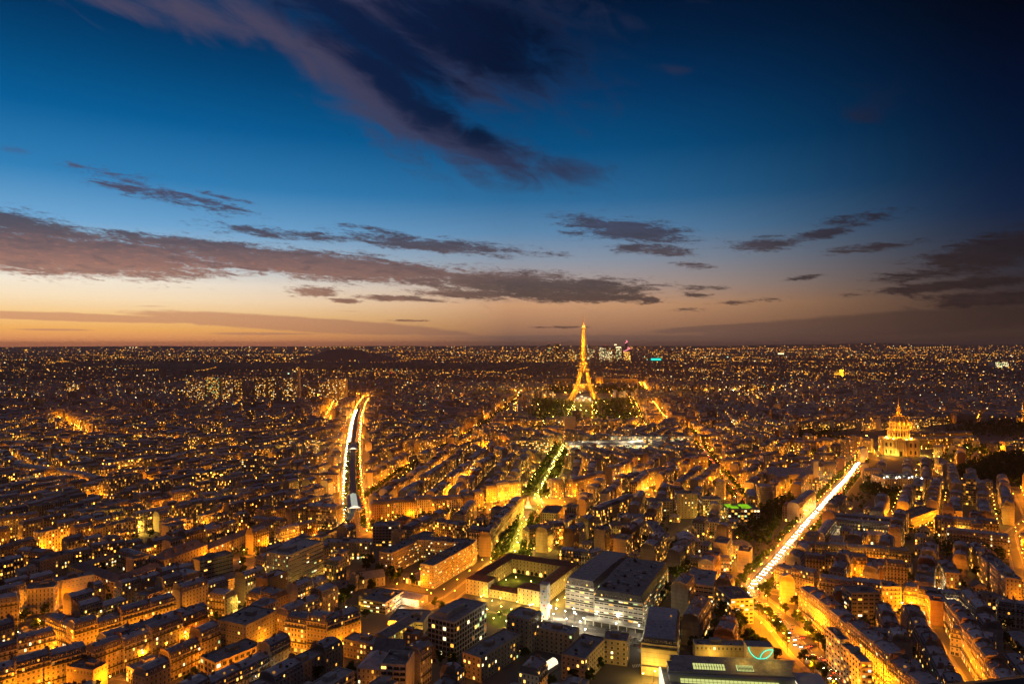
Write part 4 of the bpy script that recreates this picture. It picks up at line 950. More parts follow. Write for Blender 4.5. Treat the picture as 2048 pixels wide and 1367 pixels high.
# modern building bottom right with skylights
rt = thing("exhibition_building", "dark modern building with glowing pale skylight strips at the bottom right", "building", (138, 421.5, -1.5), RAD(-6))
q = MB(); q.seed = (.3, .4); q.box(-46, 46, -20, 14, 0, 11, "concrete", "gravel_roof"); q.box(-42, 32, -2, 12, 11.002, 17.2, "concrete", "gravel_roof"); q.box(-42, 28, -18, -8.2, 11.002, 13.2, "concrete", "gravel_roof"); q.build("wall", rt)
q = MB(); q.face([(-43, -2.4, 16.2), (30, -2.4, 16.2), (35, 12.5, 20.5), (-38, 12.5, 20.5)], "gravel_roof"); q.face([(-43, -2.4, 16.2), (30, -2.4, 16.2), (30, -3.0, 15.2), (-43, -3.0, 15.2)], "steel"); q.box(-40, 36, 12.5, 13.0, 17, 20.6, "steel"); q.build("roof", rt)
for x0, x1, y0, y1 in ((-27, -8, 1.5, 6.5), (-1, 9, 1.5, 6.5)):
    q = MB(); zf = lambda y: 16.2 + (y + 2.4) / 14.9 * 4.3 + .12
    q.face([(x0, y0, zf(y0)), (x1, y0, zf(y0)), (x1, y1, zf(y1)), (x0, y1, zf(y1))], "skylight_pale")
    for k in range(1, 12): x = x0 + (x1 - x0) * k / 12; q.box(x - .1, x + .1, y0, y1, zf(y0), zf(y1) + .05, "dark_metal")
    q.box(x0, x1, (y0 + y1) / 2 - .1, (y0 + y1) / 2 + .1, zf((y0 + y1) / 2), zf((y0 + y1) / 2) + .08, "dark_metal")
    q.build("skylight", rt)
q = MB(); q.face([(-36, -7.6, 12.4), (22, -7.6, 12.4), (22, -4.4, 14.2), (-36, -4.4, 14.2)], "skylight_pale")
for k in range(25): q.beam((-36 + k * 58 / 24, -7.65, 12.45), (-36 + k * 58 / 24, -4.35, 14.3), .1, "dark_metal")
q.beam((-36, -6, 13.35), (22, -6, 13.35), .1, "dark_metal")
q.build("skylight", rt)
q = MB(); q.box(34, 46, -9, 6, 11.01, 14.0, "glass_lit", "gravel_roof")
for k in range(9): q.box(33.9 + k * 1.5, 34.05 + k * 1.5, -9.06, -8.9, 11.01, 14, "dark_metal")
q.box(32.5, 49, -10, 9, 14.3, 14.9, "steel", bottom=True); q.build("lit_terrace", rt)
q = MB(); q.box(-47, -46, -20, 10, 2, 14, "glass_lit"); q.build("lit_terrace", rt)
q = MB()
for i in range(26):
    for j in range(2): q.box(-38 + i * 2.5, -36.2 + i * 2.5, -17 + j * 3.6, -14.4 + j * 3.6, 13.21, 13.6, "steel")
q.build("solar_panel", rt)["kind"] = "stuff"
occupy(138, 423, RAD(-6), 100, 42); lm("the dark building with skylights", 138, 430)
a, e = (118, 447), (150, 445)
hero("apartment_tower", "yellow-lit blank rear wall behind the skylight building", "apartment block", a, e, 9, 21, 7, 'flat', col=0, plit2=.05, floors=(6,))
sg = G(1521, 1313, 20); sgx, sgy = sg
rt = thing("leaf_sign", "cream wall panel with a green neon leaf curve above the skylight building", "sign", (sgx, sgy, 0), RAD(-4))
q = MB(); q.box(-8, 8, 0, 9, 0, 26.4, "stone", "gravel_roof"); q.build("wall_panel", rt)
q = MB()
arc = [(-7.6 + 15 * k / 16, 26.2 - 7.2 * math.sin(math.pi * (.04 + .93 * k / 16)) ** .8 + (0 if k < 14 else (k - 13) * -.15)) for k in range(17)]
arc = [(-7.4, 26.3), (-7.1, 24.8), (-6.4, 23.2), (-5.3, 21.7), (-3.8, 20.3), (-2.2, 19.4), (-.4, 19.0), (1.5, 19.1), (3.4, 19.7), (5.0, 20.8), (6.2, 22.2), (7.0, 23.6), (7.4, 25.0)]
lf = [(-.4, 19.0), (.1, 21.0), (1.1, 22.7), (2.6, 24.0), (4.6, 24.8), (7.4, 25.0)]
for L_ in (arc, lf):
    for (xa, za), (xb, zb) in zip(L_, L_[1:]): q.beam((xa, -.35, za), (xb, -.35, zb), .24, "neon_green", 5)
q.build("neon_tube", rt)
occupy(sgx, sgy + 4, 0, 17, 10)
for px, py in ((585, 1291), (612, 1298), (640, 1303)): x, y = G(px, py); light(x, y - 3, 7, "pink", 26000)
light(sgx - 12, sgy - 6, 23, "yellow", 900); light(sgx + 5, sgy - 7, 24, "yellow", 700); light(128, 440, 16, "yellow", 1600)
# middle right blocks
def tower(name, lab, cat, px0, px1, pyb, top, depth, **kw):
    Yb = HC * F / (pyb - HY); A, B = G(px0, pyb), G(px1, pyb); h = HC - (top - HY) * Yb / F
    return hero(name, lab, cat, A, B, depth, h, kw.pop('nf', max(2, round(h / 3.1))), kw.pop('ty', 'flat'), **kw)
tower("apartment_tower", "pale twin-columned tower block left of the gridded house", "apartment block", 1355, 1395, 1036, 988, 20, col=0, bay=4, wsz=(1.4, 1.6), plit2=.25)
tower("apartment_tower", "stepped block with dark balconies left of the twin-columned tower", "apartment block", 1297, 1345, 1032, 1003, 22, col=1, balc=True, plit2=.2, wsz=(2, 1.5), bay=4)
tower("apartment_tower", "white gridded house with columns right of the twin-columned tower", "apartment block", 1406, 1445, 1036, 999, 18, col=3, bay=2.6, wsz=(1.6, 1.9), plit2=.2)
rt, bb = tower("school_hall", "flat hall with two lime-green skylights in the roof", "hall", 1456, 1520, 1044, 1019, 30, col=1, bay=4, wsz=(2.8, 2.2), plit2=.35, cool=1.0)
for sx in (-.26, .16):
    q = MB(); x = sx * bb['w']; q.box(x - 6, x + 6, -8, 11, bb['h'] + .1, bb['h'] + 1.1, "skylight_lime", bottom=True); q.build("skylight", rt)
tower("apartment_tower", "large slab with long balcony bands before the hospital trees", "apartment block", 1309, 1333, 1098, 1066, 50, col=3, bay=3.6, wsz=(2.6, 1.5), plit2=.15)
tower("apartment_tower", "lit flat block with yellow windows left of the large slab", "apartment block", 1222, 1262, 1086, 1052, 14, col=0, plit2=.35)
tower("town_house", "small pale gabled house before the lit flat block", "house", 1212, 1238, 1096, 1076, 10, ty='gable', col=0, plit2=.1)
tower("apartment_tower", "dim block left of the stepped balcony block", "apartment block", 1240, 1292, 1060, 1035, 20, col=1, balc=True, plit2=.15)
tower("institution_wing", "blue-roofed institution front left of the dark garden", "institution", 1364, 1402, 1104, 1082, 30, ty='hip', col=0, plit2=.05, rmat='zinc_roof')
tower("institution_wing", "orange-lit institution wing facing its own garden court", "institution", 1455, 1503, 1112, 1090, 12, ty='hip', col=0, plit2=.25, rmat='slate_roof', rh=4)
tower("institution_wing", "dormered institution wing ending near the blazing boulevard", "institution", 1380, 1464, 1142, 1122, 12, ty='mansard', col=0, plit2=.12)
lm("the institution court", 240, 740)
rt, bb = tower("church", "long dark church hall with a row of arched windows", "church", 1538, 1626, 978, 948, 26, ty='gable', col=0, wsz=(3.2, 7.0), bay=9, nf=1, plit2=.15, rmat='zinc_roof', rh=8, wf=(0,))
q = MB(); q.box(bb['w'] / 2 + .5, bb['w'] / 2 + 8, -13, -5, 0, 42, "stone", "zinc_roof"); q.build("bell_tower", rt)
rt = thing("round_house", "round balconied apartment house right of the avenue with orange lamps", "apartment block", (*G(1529, 1008), 0), 0)
for k in range(8):
    q = MB(); q.lathe([(11, k * 3.1), (11, k * 3.1 + 2.0)], 28, "plain_wall", cap=True); q.lathe([(10.2, k * 3.1 + 2.0), (10.2, k * 3.1 + 3.1)], 28, "office_facade", cap=False); q.seed = (.05, .9); q.build("storey_ring", rt)
q = MB(); q.lathe([(10.4, 24.8), (10.4, 26), (3, 27)], 28, "zinc_roof"); q.build("roof", rt); occupy(*G(1529, 1008), 0, 22, 22); lm("the round balconied house", *G(1529, 1008))
a, e = G(1893, 1064, 19), G(2021, 1079, 19)
hero("institution_wing", "long pale building with three rows of white-lit windows near the right edge", "institution", a, e, 14, 19, 6, 'mansard', col=0, bay=2.9, wsz=(1.3, 1.9), plit2=.38, cool=1.0)
lm("the long white-lit building", 480, 730)
a, e = G(1668, 1043, 14), G(1808, 1056, 14)
hero("institution_wing", "institution wing with a row of yellow dormer windows right of the white boulevard", "institution", a, e, 12, 14, 4, 'mansard', col=0, plit2=.22)
a, e = G(1650, 1075, 14), G(1672, 1046, 14); hero("institution_wing", "grey side wing closing the institution yard beside the white boulevard", "institution", a, e, 11, 14, 4, 'mansard', col=1, plit2=.06)
a, e = G(1730, 1068, 11), G(1775, 1070, 11); hero("institution_wing", "small blue-roofed wing in the institution yard", "institution", a, e, 10, 11, 3, 'hip', col=1, plit2=.2, rmat='zinc_roof')
for p in (G(1702, 1052), G(1725, 1055), G(1752, 1082), G(1775, 1085), G(1684, 1072)): LAMPS.append((p[0], p[1] - 3, 5, "white", 2600, "the institution yard"))
lm("the institution yard", *G(1735, 1075))
a, e = G(1820, 1033, 16), G(1878, 1013, 16); hero("market_hall", "low dark-roofed hall glowing orange along its right side", "hall", a, e, 22, 13, 4, 'flat', col=0, plit2=.05)
for k in range(6): LAMPS.append((a[0] + (e[0] - a[0]) * k / 5 + 8, a[1] + (e[1] - a[1]) * k / 5 - 6, 6, "sodium", 5200, "the low orange-glowing hall"))
for p in (G(1800, 1040), G(1812, 1030), G(1790, 1035)): LAMPS.append((*p, 7, "sodium", 6000, "the low orange-glowing hall"))
rt, bb = tower("hotel_building", "white terraced block with roof lamps below the domed church", "hotel", 1770, 1850, 988, 958, 40, col=3, balc=True, plit2=.15, bay=3.2)
for k in range(7): LAMPS.append((bb['cx'] + (k - 3) * 9, bb['cy'] - 14 + (k % 2) * 8, bb['h'] + 1.2, "white", 2600, "the roof of the white terraced block"))
tower("apartment_tower", "bright orange balconied block in the dark right rows", "apartment block", 1762, 1803, 1222, 1174, 14, col=0, balc=True, plit2=.2, bay=3)
tower("apartment_tower", "modern grey block with wide lit windows before the lit right row", "apartment block", 1703, 1760, 1258, 1186, 15, col=6, bay=4.2, wsz=(3.2, 1.7), plit2=.22, balc=False)
tower("office_building", "bright white-fronted house with square windows near the right edge", "office block", 1955, 2012, 1226, 1196, 14, col=0, bay=3.6, wsz=(2.2, 2.2), plit2=.1)
tower("apartment_tower", "slim modern tower with a dark blank side beside the lower boulevard", "apartment block", 1680, 1699, 1350, 1280, 20, col=3, bay=4, wsz=(2.6, 1.6), plit2=.3, balc=True)
tower("apartment_tower", "cream block with lit corner windows at the bottom right", "apartment block", 1722, 1745, 1400, 1325, 26, col=0, bay=3.6, wsz=(2.0, 1.6), plit2=.25, balc=True)
lm("the straight orange street", 300, 480); lm("the lower boulevard", 215, 470); lm("the blazing white boulevard", 400, 900)
lm("the plaza", *plaza); lm("the viaduct bend", -180, 800); lm("the bright tall row", -500, 800)
# left middle
tower("apartment_tower", "bright slab with a white window grid left of the viaduct", "apartment block", 233, 288, 971, 940, 13, col=0, bay=3.4, wsz=(2.2, 1.7), plit2=.35)
tower("apartment_tower", "blank-walled grey slab left of the white grid slab", "apartment block", 192, 223, 985, 957, 16, col=6, plit2=.02)
tower("apartment_tower", "pale tower with lit top row in the left distance", "apartment block", 192, 218, 907, 876, 18, col=0, plit2=.25)
tower("office_building", "dark glass office block with yellow strip windows left of the viaduct", "office block", 535, 602, 968, 943, 16, ty='slab', col=6, bay=3.6, wsz=(3.2, 1.5), plit2=.2, cool=.7)
tower("office_building", "dark ribbed tower with amber top windows left of the strip-window block", "office block", 483, 518, 975, 917, 22, ty='slab', col=6, bay=3.2, wsz=(2.2, 1.7), plit2=.16)
tower("office_building", "lower ribbed office block before the dark ribbed tower", "office block", 488, 535, 985, 958, 16, ty='slab', col=6, bay=3.2, wsz=(2.2, 1.7), plit2=.14, cool=.8)
tower("apartment_tower", "long pale apartment slab ending at the viaduct boulevard", "apartment block", 605, 675, 985, 950, 14, col=2, bay=3, wsz=(1.6, 1.5), plit2=.22)
tower("apartment_tower", "pale-banded block above the long row left of the station", "apartment block", 517, 568, 1022, 998, 15, col=2, bay=3, wsz=(2, 1.5), plit2=.2)
tower("apartment_tower", "flat block with banded front right of the pale-banded block", "apartment block", 552, 590, 1010, 984, 20, col=2, bay=3.4, wsz=(2.4, 1.3), plit2=.25)
tower("apartment_tower", "green-lit long block in the left distance", "apartment block", 500, 580, 912, 890, 14, col=0, bay=3.4, wsz=(1.8, 1.6), plit2=.4, cool=.6)
tower("apartment_tower", "second green-lit block near the viaduct boulevard", "apartment block", 578, 630, 912, 880, 14, col=0, bay=3.4, wsz=(1.8, 1.6), plit2=.45, cool=.8)
tower("apartment_tower", "pale striped block left of the green-lit long block", "apartment block", 420, 452, 905, 876, 14, col=2, bay=3, wsz=(2.2, 1.3), plit2=.3)
tower("apartment_tower", "rosy slab with many lit windows in the left distance", "apartment block", 316, 356, 890, 868, 13, col=2, bay=3, wsz=(1.5, 1.4), plit2=.4)
tower("apartment_tower", "blank white-sided block left of the green-lit long block", "apartment block", 470, 494, 892, 872, 12, col=3, plit2=.1)
tower("apartment_tower", "flat block with dark balconies at the viaduct plaza", "apartment block", 745, 796, 1092, 1052, 18, col=1, balc=True, bay=3.6, wsz=(2.4, 1.4), plit2=.15)
tower("apartment_tower", "curved-looking grey block below the viaduct plaza", "apartment block", 645, 740, 1118, 1085, 16, col=6, plit2=.12)

# ------------------------------------------------------------------ far landmarks keep their ground free
EIF = G(1167, 800.5); INV = G(1797, 906)
mark_poly(rect(*INV, RAD(-28), 75, 75)); mark_poly([(INV[0] - 20, INV[1] + 40), (INV[0] + 190, INV[1] + 40), (INV[0] + 260, INV[1] + 260), (INV[0] + 40, INV[1] + 280)])
ECO = G(1146, 869); mark_poly(rect(*ECO, RAD(-8), 210, 60))
UNE = G(1040, 906); MIN_A, MIN_B = G(1135, 909), G(1296, 905)
mark_poly(rect(UNE[0], UNE[1] + 20, RAD(-6), 150, 70)); mark_poly(rect((MIN_A[0] + MIN_B[0]) / 2, (MIN_A[1] + MIN_B[1]) / 2 + 30, RAD(-4), 180, 90))
CHA = G(1190, 772); mark_poly(rect(CHA[0], CHA[1], 0, 460, 120))
mark_poly(PX((960, 793), (1560, 790), (1600, 783), (960, 784)))
FS = [(383, 22), (402, 14), (425, 27), (453, 24), (477, 16), (520, 22), (543, 18), (575, 21), (592, 14), (622, 16), (648, 20), (664, 20), (683, 18)]
mark_poly(PX((360, 806), (705, 806), (715, 792), (350, 792)))

# ------------------------------------------------------------------ the rest of the city: blocks of houses in districts, each with its own street direction
SEEDS = [(-420, 480, 57), (-330, 560, 57), (-480, 700, 57), (-300, 760, 60), (-520, 900, 62), (-180, 500, 62), (-60, 560, 64), (-40, 700, 66), (60, 480, 64), (130, 640, 62), (-60, 860, 80), (-80, 1000, 82), (60, 1150, 82), (180, 900, 72), (220, 1050, 62),
         (250, 480, 70), (330, 650, 57), (420, 560, 70), (420, 780, 57), (560, 700, 57), (560, 900, 57), (400, 1000, 57), (640, 1100, 60), (480, 1300, 60), (800, 900, 50), (900, 1200, 50)]
SEEDS = [(x, y, RAD(a)) for x, y, a in SEEDS]
r2 = random.Random(21)
for yy in np.arange(1150, 3800, 260):
    for xx in np.arange(-.85 * yy - 300, .85 * yy + 300, 330):
        x, y = xx + r2.uniform(-130, 130), yy + r2.uniform(-100, 100)
        if y < 1350 and abs(x) < 700 and r2.random() < .6: continue
        SEEDS.append((x, y, RAD(r2.choice([5, 15, 30, 57, 70, 82, 100, 120, 140]) + r2.uniform(-8, 8))))
SX = np.array([s[0] for s in SEEDS]); SY = np.array([s[1] for s in SEEDS])
FILL = []
def nearest_seed(x, y): return int(np.argmin((SX - x) ** 2 + (SY - y) ** 2))
def infr(x, y, m=90): return y > 365 and abs(x) < .745 * y + m
street_rand = {}
for k, (sx, sy, th) in enumerate(SEEDS):
    far = sy > 1150
    R_ = 330 if far else 260
    Bu, Bv = r2.uniform(80, 140), r2.uniform(54, 70) if not far else r2.uniform(56, 84)
    c, s = math.cos(th), math.sin(th); sw = 12 if not far else 13
    for jv in range(-int(R_ / Bv) - 1, int(R_ / Bv) + 2):
        bright = r2.choice([.1, .35, .5, 1.0, 1.0, 2.4]); 
        for ju in range(-int(R_ / Bu) - 1, int(R_ / Bu) + 2):
            u0, u1 = ju * Bu + sw / 2, (ju + 1) * Bu - sw / 2; v0, v1 = jv * Bv + sw / 2, (jv + 1) * Bv - sw / 2
            hb = r2.uniform(17, 23)
            # lamps over the street on the low side of this block
            uu = u0
            while uu < u1:
                x, y = sx + c * uu - s * (jv * Bv), sy + s * uu + c * (jv * Bv)
                if infr(x, y, 20) and y < 3600 and nearest_seed(x, y) == k and bright > .3:
                    i, j = int((y - Y0) / RES), int((x - X0) / RES)
                    if 0 <= i < OCC.shape[0] and 0 <= j < OCC.shape[1] and not OCC[i, j]:
                        FILL.append((x, y, 8.5, r2.choices(["sodium", "yellow", "white"], [14, 2.2, .8])[0], (2700 if y < 1100 else 2400 if y < 2000 else 4800) * bright, None))
                uu += 26 if sy < 1100 else 48 if sy < 2000 else 75
            def lot(uc, vc, w, d, h, ty, op, flip):
                x, y = sx + c * uc - s * vc, sy + s * uc + c * vc
                if not infr(x, y) or y > 3700 or nearest_seed(x, y) != k or not free(x, y, th, w, d): return
                nf = max(2, round(h / 3.1))
                house(x, y, th + (math.pi if flip else 0), w, d, h, nf, ty, op, None, balc=(ty == 'flat' and r2.random() < .5), rmat=r2.choice(['gravel_roof', 'gravel_roof', 'zinc_roof']))
                occupy(x, y, th, w - 1.5, d - 1.5)
            if sy > 620 and r2.random() < .2:               # a modern slab takes the place of some old houses
                w, d, h = r2.uniform(34, min(66, u1 - u0)), r2.uniform(12, 15), r2.uniform(22, 36); q = r2.random() < .25
                if q and sy > 1000: w, d, h = r2.uniform(18, 24), r2.uniform(18, 22), r2.uniform(34, 52)
                lot((u0 + u1) / 2 + r2.uniform(-8, 8), (v0 + v1) / 2 + r2.uniform(-6, 6), w, d, h, 'slab' if r2.random() < .4 else 'flat', (True, True), r2.random() < .5)
            for flip in (0, 1):
                u = u0
                while u < u1 - 6:
                    w = min(r2.uniform(13, 24), u1 - u)
                    if u1 - u - w < 8: w = u1 - u
                    d = r2.uniform(11, 14); h = hb + r2.uniform(-3.5, 3.5); ty = 'mansard' if r2.random() < .7 else 'flat'
                    if far and r2.random() < .05: h += r2.uniform(6, 14); ty = 'flat'
                    vc = v0 + d / 2 if not flip else v1 - d / 2
                    first, last = u == u0, u + w >= u1 - .1
                    lot(u + w / 2, vc, w, d, h, ty, (last, first) if not flip else (first, last), flip)
                    u += w
            if r2.random() < .85 and v1 - v0 > 36:
                for q in range(r2.randint(1, 3)):
                    w, d = r2.uniform(8, 16), min(r2.uniform(8, 12), v1 - v0 - 29)
                    lot(r2.uniform(u0 + 10, u1 - 10), (v0 + v1) / 2, w, d, r2.uniform(5, 15), r2.choice(['gable', 'flat', 'flat', 'hip']), (True, True), 0)
print("houses", len(BLD), "fill lamps", len(FILL))

# ------------------------------------------------------------------ split: the 290 largest in the picture are things, the rest one mass
def apparent(b):
    if not infr(b['cx'], b['cy'], 25): return 0
    px, py = proj(b['cx'], b['cy'], b['h'] + 4)
    if py > 1375 or px < -20 or px > 2068: return 0
    return b['h'] * math.sqrt(b['w'] * b['d']) / b['cy'] ** 2
BLD.sort(key=apparent, reverse=True)
vis = [b for b in BLD if apparent(b) > 0]
near, rest = vis[:290], vis[290:]
def look(b):
    wc = WALLCOL[min(7, int(b['seed'][0] * 8))][0]
    return wc, {'mansard': 'mansard-roofed', 'flat': 'flat-roofed', 'slab': 'modern flat-roofed', 'hip': 'hip-roofed', 'gable': 'gabled'}[b['ty']]
def refer(x, y):
    best = min(LM, key=lambda l: (l[1] - x) ** 2 + (l[2] - y) ** 2)
    dx_, dy_ = x - best[1], y - best[2]
    side = ("to the right of" if dx_ > 0 else "to the left of") if abs(dx_) > abs(dy_) * .6 else ("behind" if dy_ > 0 else "in front of")
    return best[0], side, math.hypot(dx_, dy_)
cnt = {}
for b in sorted(near, key=lambda b: (b['row'][0], b['row'][1]) if b['row'] else ("~", refer(b['cx'], b['cy'])[2])):
    wc, rf = look(b)
    if b['row']:
        tx, i, n = b['row']
        lab = f"{wc} {rf} house, {ordn(i)} from the left end of {tx}" if n > 1 else f"{wc} {rf} house forming {tx}"
        gr = "houses in " + tx
    else:
        tx, side, _ = refer(b['cx'], b['cy']); key = (wc, rf, side, tx); i = cnt.get(key, 0); cnt[key] = i + 1
        lab = f"{wc} {rf} house, {ordn(i) + ' ' if i else ''}nearest {side} {tx}"; gr = "city houses among the streets"
        if b['h'] < 13: lab = lab.replace(" house", " low house")
    while len(lab.split()) > 16: lab = lab.replace(" the ", " ", 1) if " the " in lab else " ".join(lab.split()[:16])
    k = 1; base = lab
    b['label'] = lab; b['group'] = gr
for b in near:
    det = 2 if b['cy'] < 610 else 1
    make_building(b, det, "apartment_building", b['label'], "house", b['group'])
print("window objects", NWIN[0])
M0 = MB()
for b in rest:
    M0.at(b['cx'], b['cy'], 0, b['rot'])
    if b['cy'] > 1900: b['fac0'] = 'far_wall' if b['seed'][1] < .8 else 'far_pale'; b['roof'] = ('far_roof', 'far_roof'); b['rmat'] = 'far_roof'
    shape(b, M0, M0, 1 if b['cy'] < 820 else 0)

# ------------------------------------------------------------------ lit windows, shop fronts and roof lights of the far city (one mass with it)
M0.at(); M0.seed = (.3, .5)
def spark(x, y, z, w, h, mat, M=None):
    (M or M0).face([(x - w / 2, y, z - h / 2), (x + w / 2, y, z - h / 2), (x + w / 2, y, z + h / 2), (x - w / 2, y, z + h / 2)], mat)
DOTS = ["dot_dim", "dot_orange", "dot_yellow", "dot_white", "dot_green", "dot_red", "win_amber", "win_warm", "win_pale"]
r3 = random.Random(33)
for b in rest:
    if b['cy'] < 1150: continue
    n = int(r3.random() * (2.2 if b['cy'] < 2000 else 3.0))
    for q in range(n):
        f = 0 if world_dir(b['rot'], (0, -1))[0] * b['cx'] + world_dir(b['rot'], (0, -1))[1] * b['cy'] < 0 else 1
        u = r3.uniform(-.45, .45) * b['w']; v = (-b['d'] / 2 - .3) if f == 0 else (b['d'] / 2 + .3)
        ox, oy = world_dir(b['rot'], (u, v)); s = b['cy'] * .00062 * r3.choice([.7, 1, 1, 1.5, 2.2])
        mt = r3.choices(DOTS, [14, 18, 18, 8, .7, .3, 14, 12, 8])[0]
        spark(b['cx'] + ox, b['cy'] + oy, b['h'] * r3.uniform(.35, 1.0), s * r3.uniform(.8, 1.6), s, mt)
# beyond the detailed districts: blocks grow coarser with distance
def haze_free_zone(x, y):
    px, py = proj(x, y)
    if 728 < py < 742.5 and (225 < px < 1130): return True         # wooded park
    if 728 < py < 738 and 1130 < px < 1340: return True
    if y < 3750: return True
    if 3300 < y < 3900 and -50 < x < 520: return True
    return False
y = 3700.0
while y < 24000:
    k = y / 3000.0; step = 46 * k ** .9
    x = -.77 * y
    th = 0
    while x < .77 * y:
        if r3.random() < .03: th = r3.uniform(-.6, .6)
        xx, yy = x + r3.uniform(-.4, .4) * step, y + r3.uniform(-.45, .45) * step
        x += step
        px, py = proj(xx, yy)
        if haze_free_zone(xx, yy): continue
        den = .85 if y < 12000 else .55
        if px < 700 and py < 712: den *= .75
        if r3.random() > den: continue
        w, d, h = r3.uniform(16, 34) * k ** .55, r3.uniform(12, 18) * k ** .55, r3.uniform(13, 24) + (r3.uniform(8, 34) if r3.random() < .05 else 0)
        M0.at(xx, yy, 0, th + r3.choice([0, 0, .5, -.5, 1.2])); pale = r3.random() < .16
        M0.box(-w / 2, w / 2, -d / 2, d / 2, 0, h, "far_pale" if pale else "far_wall", "far_roof")
        M0.at()
        cl = .5 + .5 * math.sin(xx * .0021 + 1.7 * math.sin(yy * .0013)) * math.cos(yy * .0017 + .6)
        p = (1.15 if px > 1300 else .85) * (.05 + 1.5 * cl ** 2.2) * (2.4 if y < 6000 else 1.5)
        n = int(p * r3.random() * 1.6 + r3.random() * .8)
        for q in range(n):
            s = yy * .00052 * r3.choice([.5, .7, .9, 1, 1.2, 2.0])
            mt = r3.choices(DOTS, [22, 34, 18, 4, .5, .4, 10, 8, 3])[0]
            spark(xx + r3.uniform(-.5, .5) * step, yy - d * .8 - r3.uniform(0, 3), h * r3.uniform(.5, 1.35), s * r3.uniform(.9, 2.0), s * .8, mt)
    y += step
RIDGE = [(-60, 694), (140, 692.6), (300, 691.6), (480, 692.2), (600, 692.5), (760, 691.4), (900, 691.8), (1060, 691), (1240, 691.6), (1400, 691.6), (1620, 688.6), (1760, 686.0), (1850, 688.5), (1950, 689.5), (2110, 688)]
def hill_point(px, py):
    x, y = G(px, max(py, 690.5), 9)
    if y < 23300: return x, y, 9
    top = np.interp(px, [p[0] for p in RIDGE], [p[1] for p in RIDGE]); zt = HC - (top - HY) * 26000 / F
    py = max(py, top + .9)
    for f in np.linspace(0, 1, 60):
        Y = 23500 + 2500 * f
        if f * zt >= HC - (py - HY) * Y / F: break
    return (px - CX) / F * (Y - 60), Y - 60, f * zt + 12
for i in range(1500):                                   # scattered lights climbing the far hillsides
    px = r3.uniform(-10, 2060); 
    if px < 620 and r3.random() < .45: continue
    top = np.interp(px, [p[0] for p in RIDGE], [p[1] for p in RIDGE]); py = top + 1.2 + (703 - top) * r3.random() ** .7
    x_, y_, z_ = hill_point(px, py); w_ = y_ * .00052 * r3.choice([.6, .8, 1, 1.6]); spark(x_, y_, z_, w_ * 1.6, w_, r3.choices(["dot_orange", "dot_yellow", "dot_dim", "dot_white"], [8, 4, 5, 1])[0])
for i in range(210):                                   # lit avenues of the far districts, each a loose line of lamps
    x, y = r3.uniform(-.75, .75), r3.uniform(0, 1) ** 1.4; y = 3000 + y * 12000; x *= y
    if haze_free_zone(x, y) and y > 3750: continue
    a, L = r3.choice([.2, 1.0, 1.4, 1.9, 2.5, 2.9]) + r3.uniform(-.15, .15), r3.uniform(250, 900) * (y / 4000) ** .7; n = int(L / (34 * (y / 4000) ** .8)); mt = r3.choices(["dot_orange", "dot_yellow"], [3, 1.2])[0]
    for k in range(n):
        xx, yy = x + math.cos(a) * L * k / n + r3.uniform(-8, 8), y + math.sin(a) * L * k / n; w_ = yy * .00042 * r3.choice([.6, 1, 1, 1.5]); spark(xx, yy, 22, w_ * 1.3, w_, mt)
# strings of orange lamps along far avenues and brighter single lights seen in the photo
def string(px0, py0, px1, py1, n, mat, s=1.0, jit=1.0):
    for i in range(n):
        f = i / max(1, n - 1) + r3.uniform(-.3, .3) / n; px, py = px0 + (px1 - px0) * f, py0 + (py1 - py0) * f + r3.uniform(-.4, .4) * jit
        x_, y_, z_ = hill_point(px, py); w_ = y_ * .0009 * s; spark(x_, y_, z_, w_ * 1.3, w_, mat)
for a in [(20, 732, 130, 726, 16, "dot_orange"), (150, 738, 235, 738, 14, "dot_orange"), (0, 726, 90, 730, 12, "dot_yellow"), (1360, 736, 1530, 735, 9, "dot_orange", 2.0), (60, 716, 220, 720, 20, "dot_orange"), (380, 702, 500, 700, 14, "dot_yellow"),
          (620, 695, 720, 694, 16, "dot_yellow"), (430, 722, 560, 730, 14, "dot_orange"), (1390, 698, 1560, 697, 30, "dot_orange"), (1560, 700, 1700, 696, 26, "dot_orange"), (1780, 697, 1900, 694, 26, "dot_yellow"), (1800, 702, 1980, 697, 24, "dot_orange"), (1300, 704, 1420, 703, 26, "dot_orange"),
          (950, 702, 1060, 702, 20, "dot_orange"), (700, 704, 950, 703, 34, "dot_orange"), (1040, 712, 1130, 716, 14, "dot_yellow"), (1700, 712, 1850, 714, 18, "dot_yellow"), (1950, 708, 2048, 706, 16, "dot_orange"), (1600, 794, 1700, 796, 14, "dot_orange"), (1500, 782, 1640, 790, 14, "dot_yellow"), (1850, 808, 2040, 820, 22, "dot_yellow"), (1900, 770, 2048, 778, 20, "dot_white", .8), (1780, 762, 1900, 768, 18, "dot_white", .8),
          (1560, 868, 1700, 872, 16, "dot_orange"), (1500, 712, 1520, 724, 8, "dot_yellow"), (640, 722, 660, 718, 8, "dot_orange"), (240, 700, 330, 708, 12, "dot_yellow")]: string(*a)
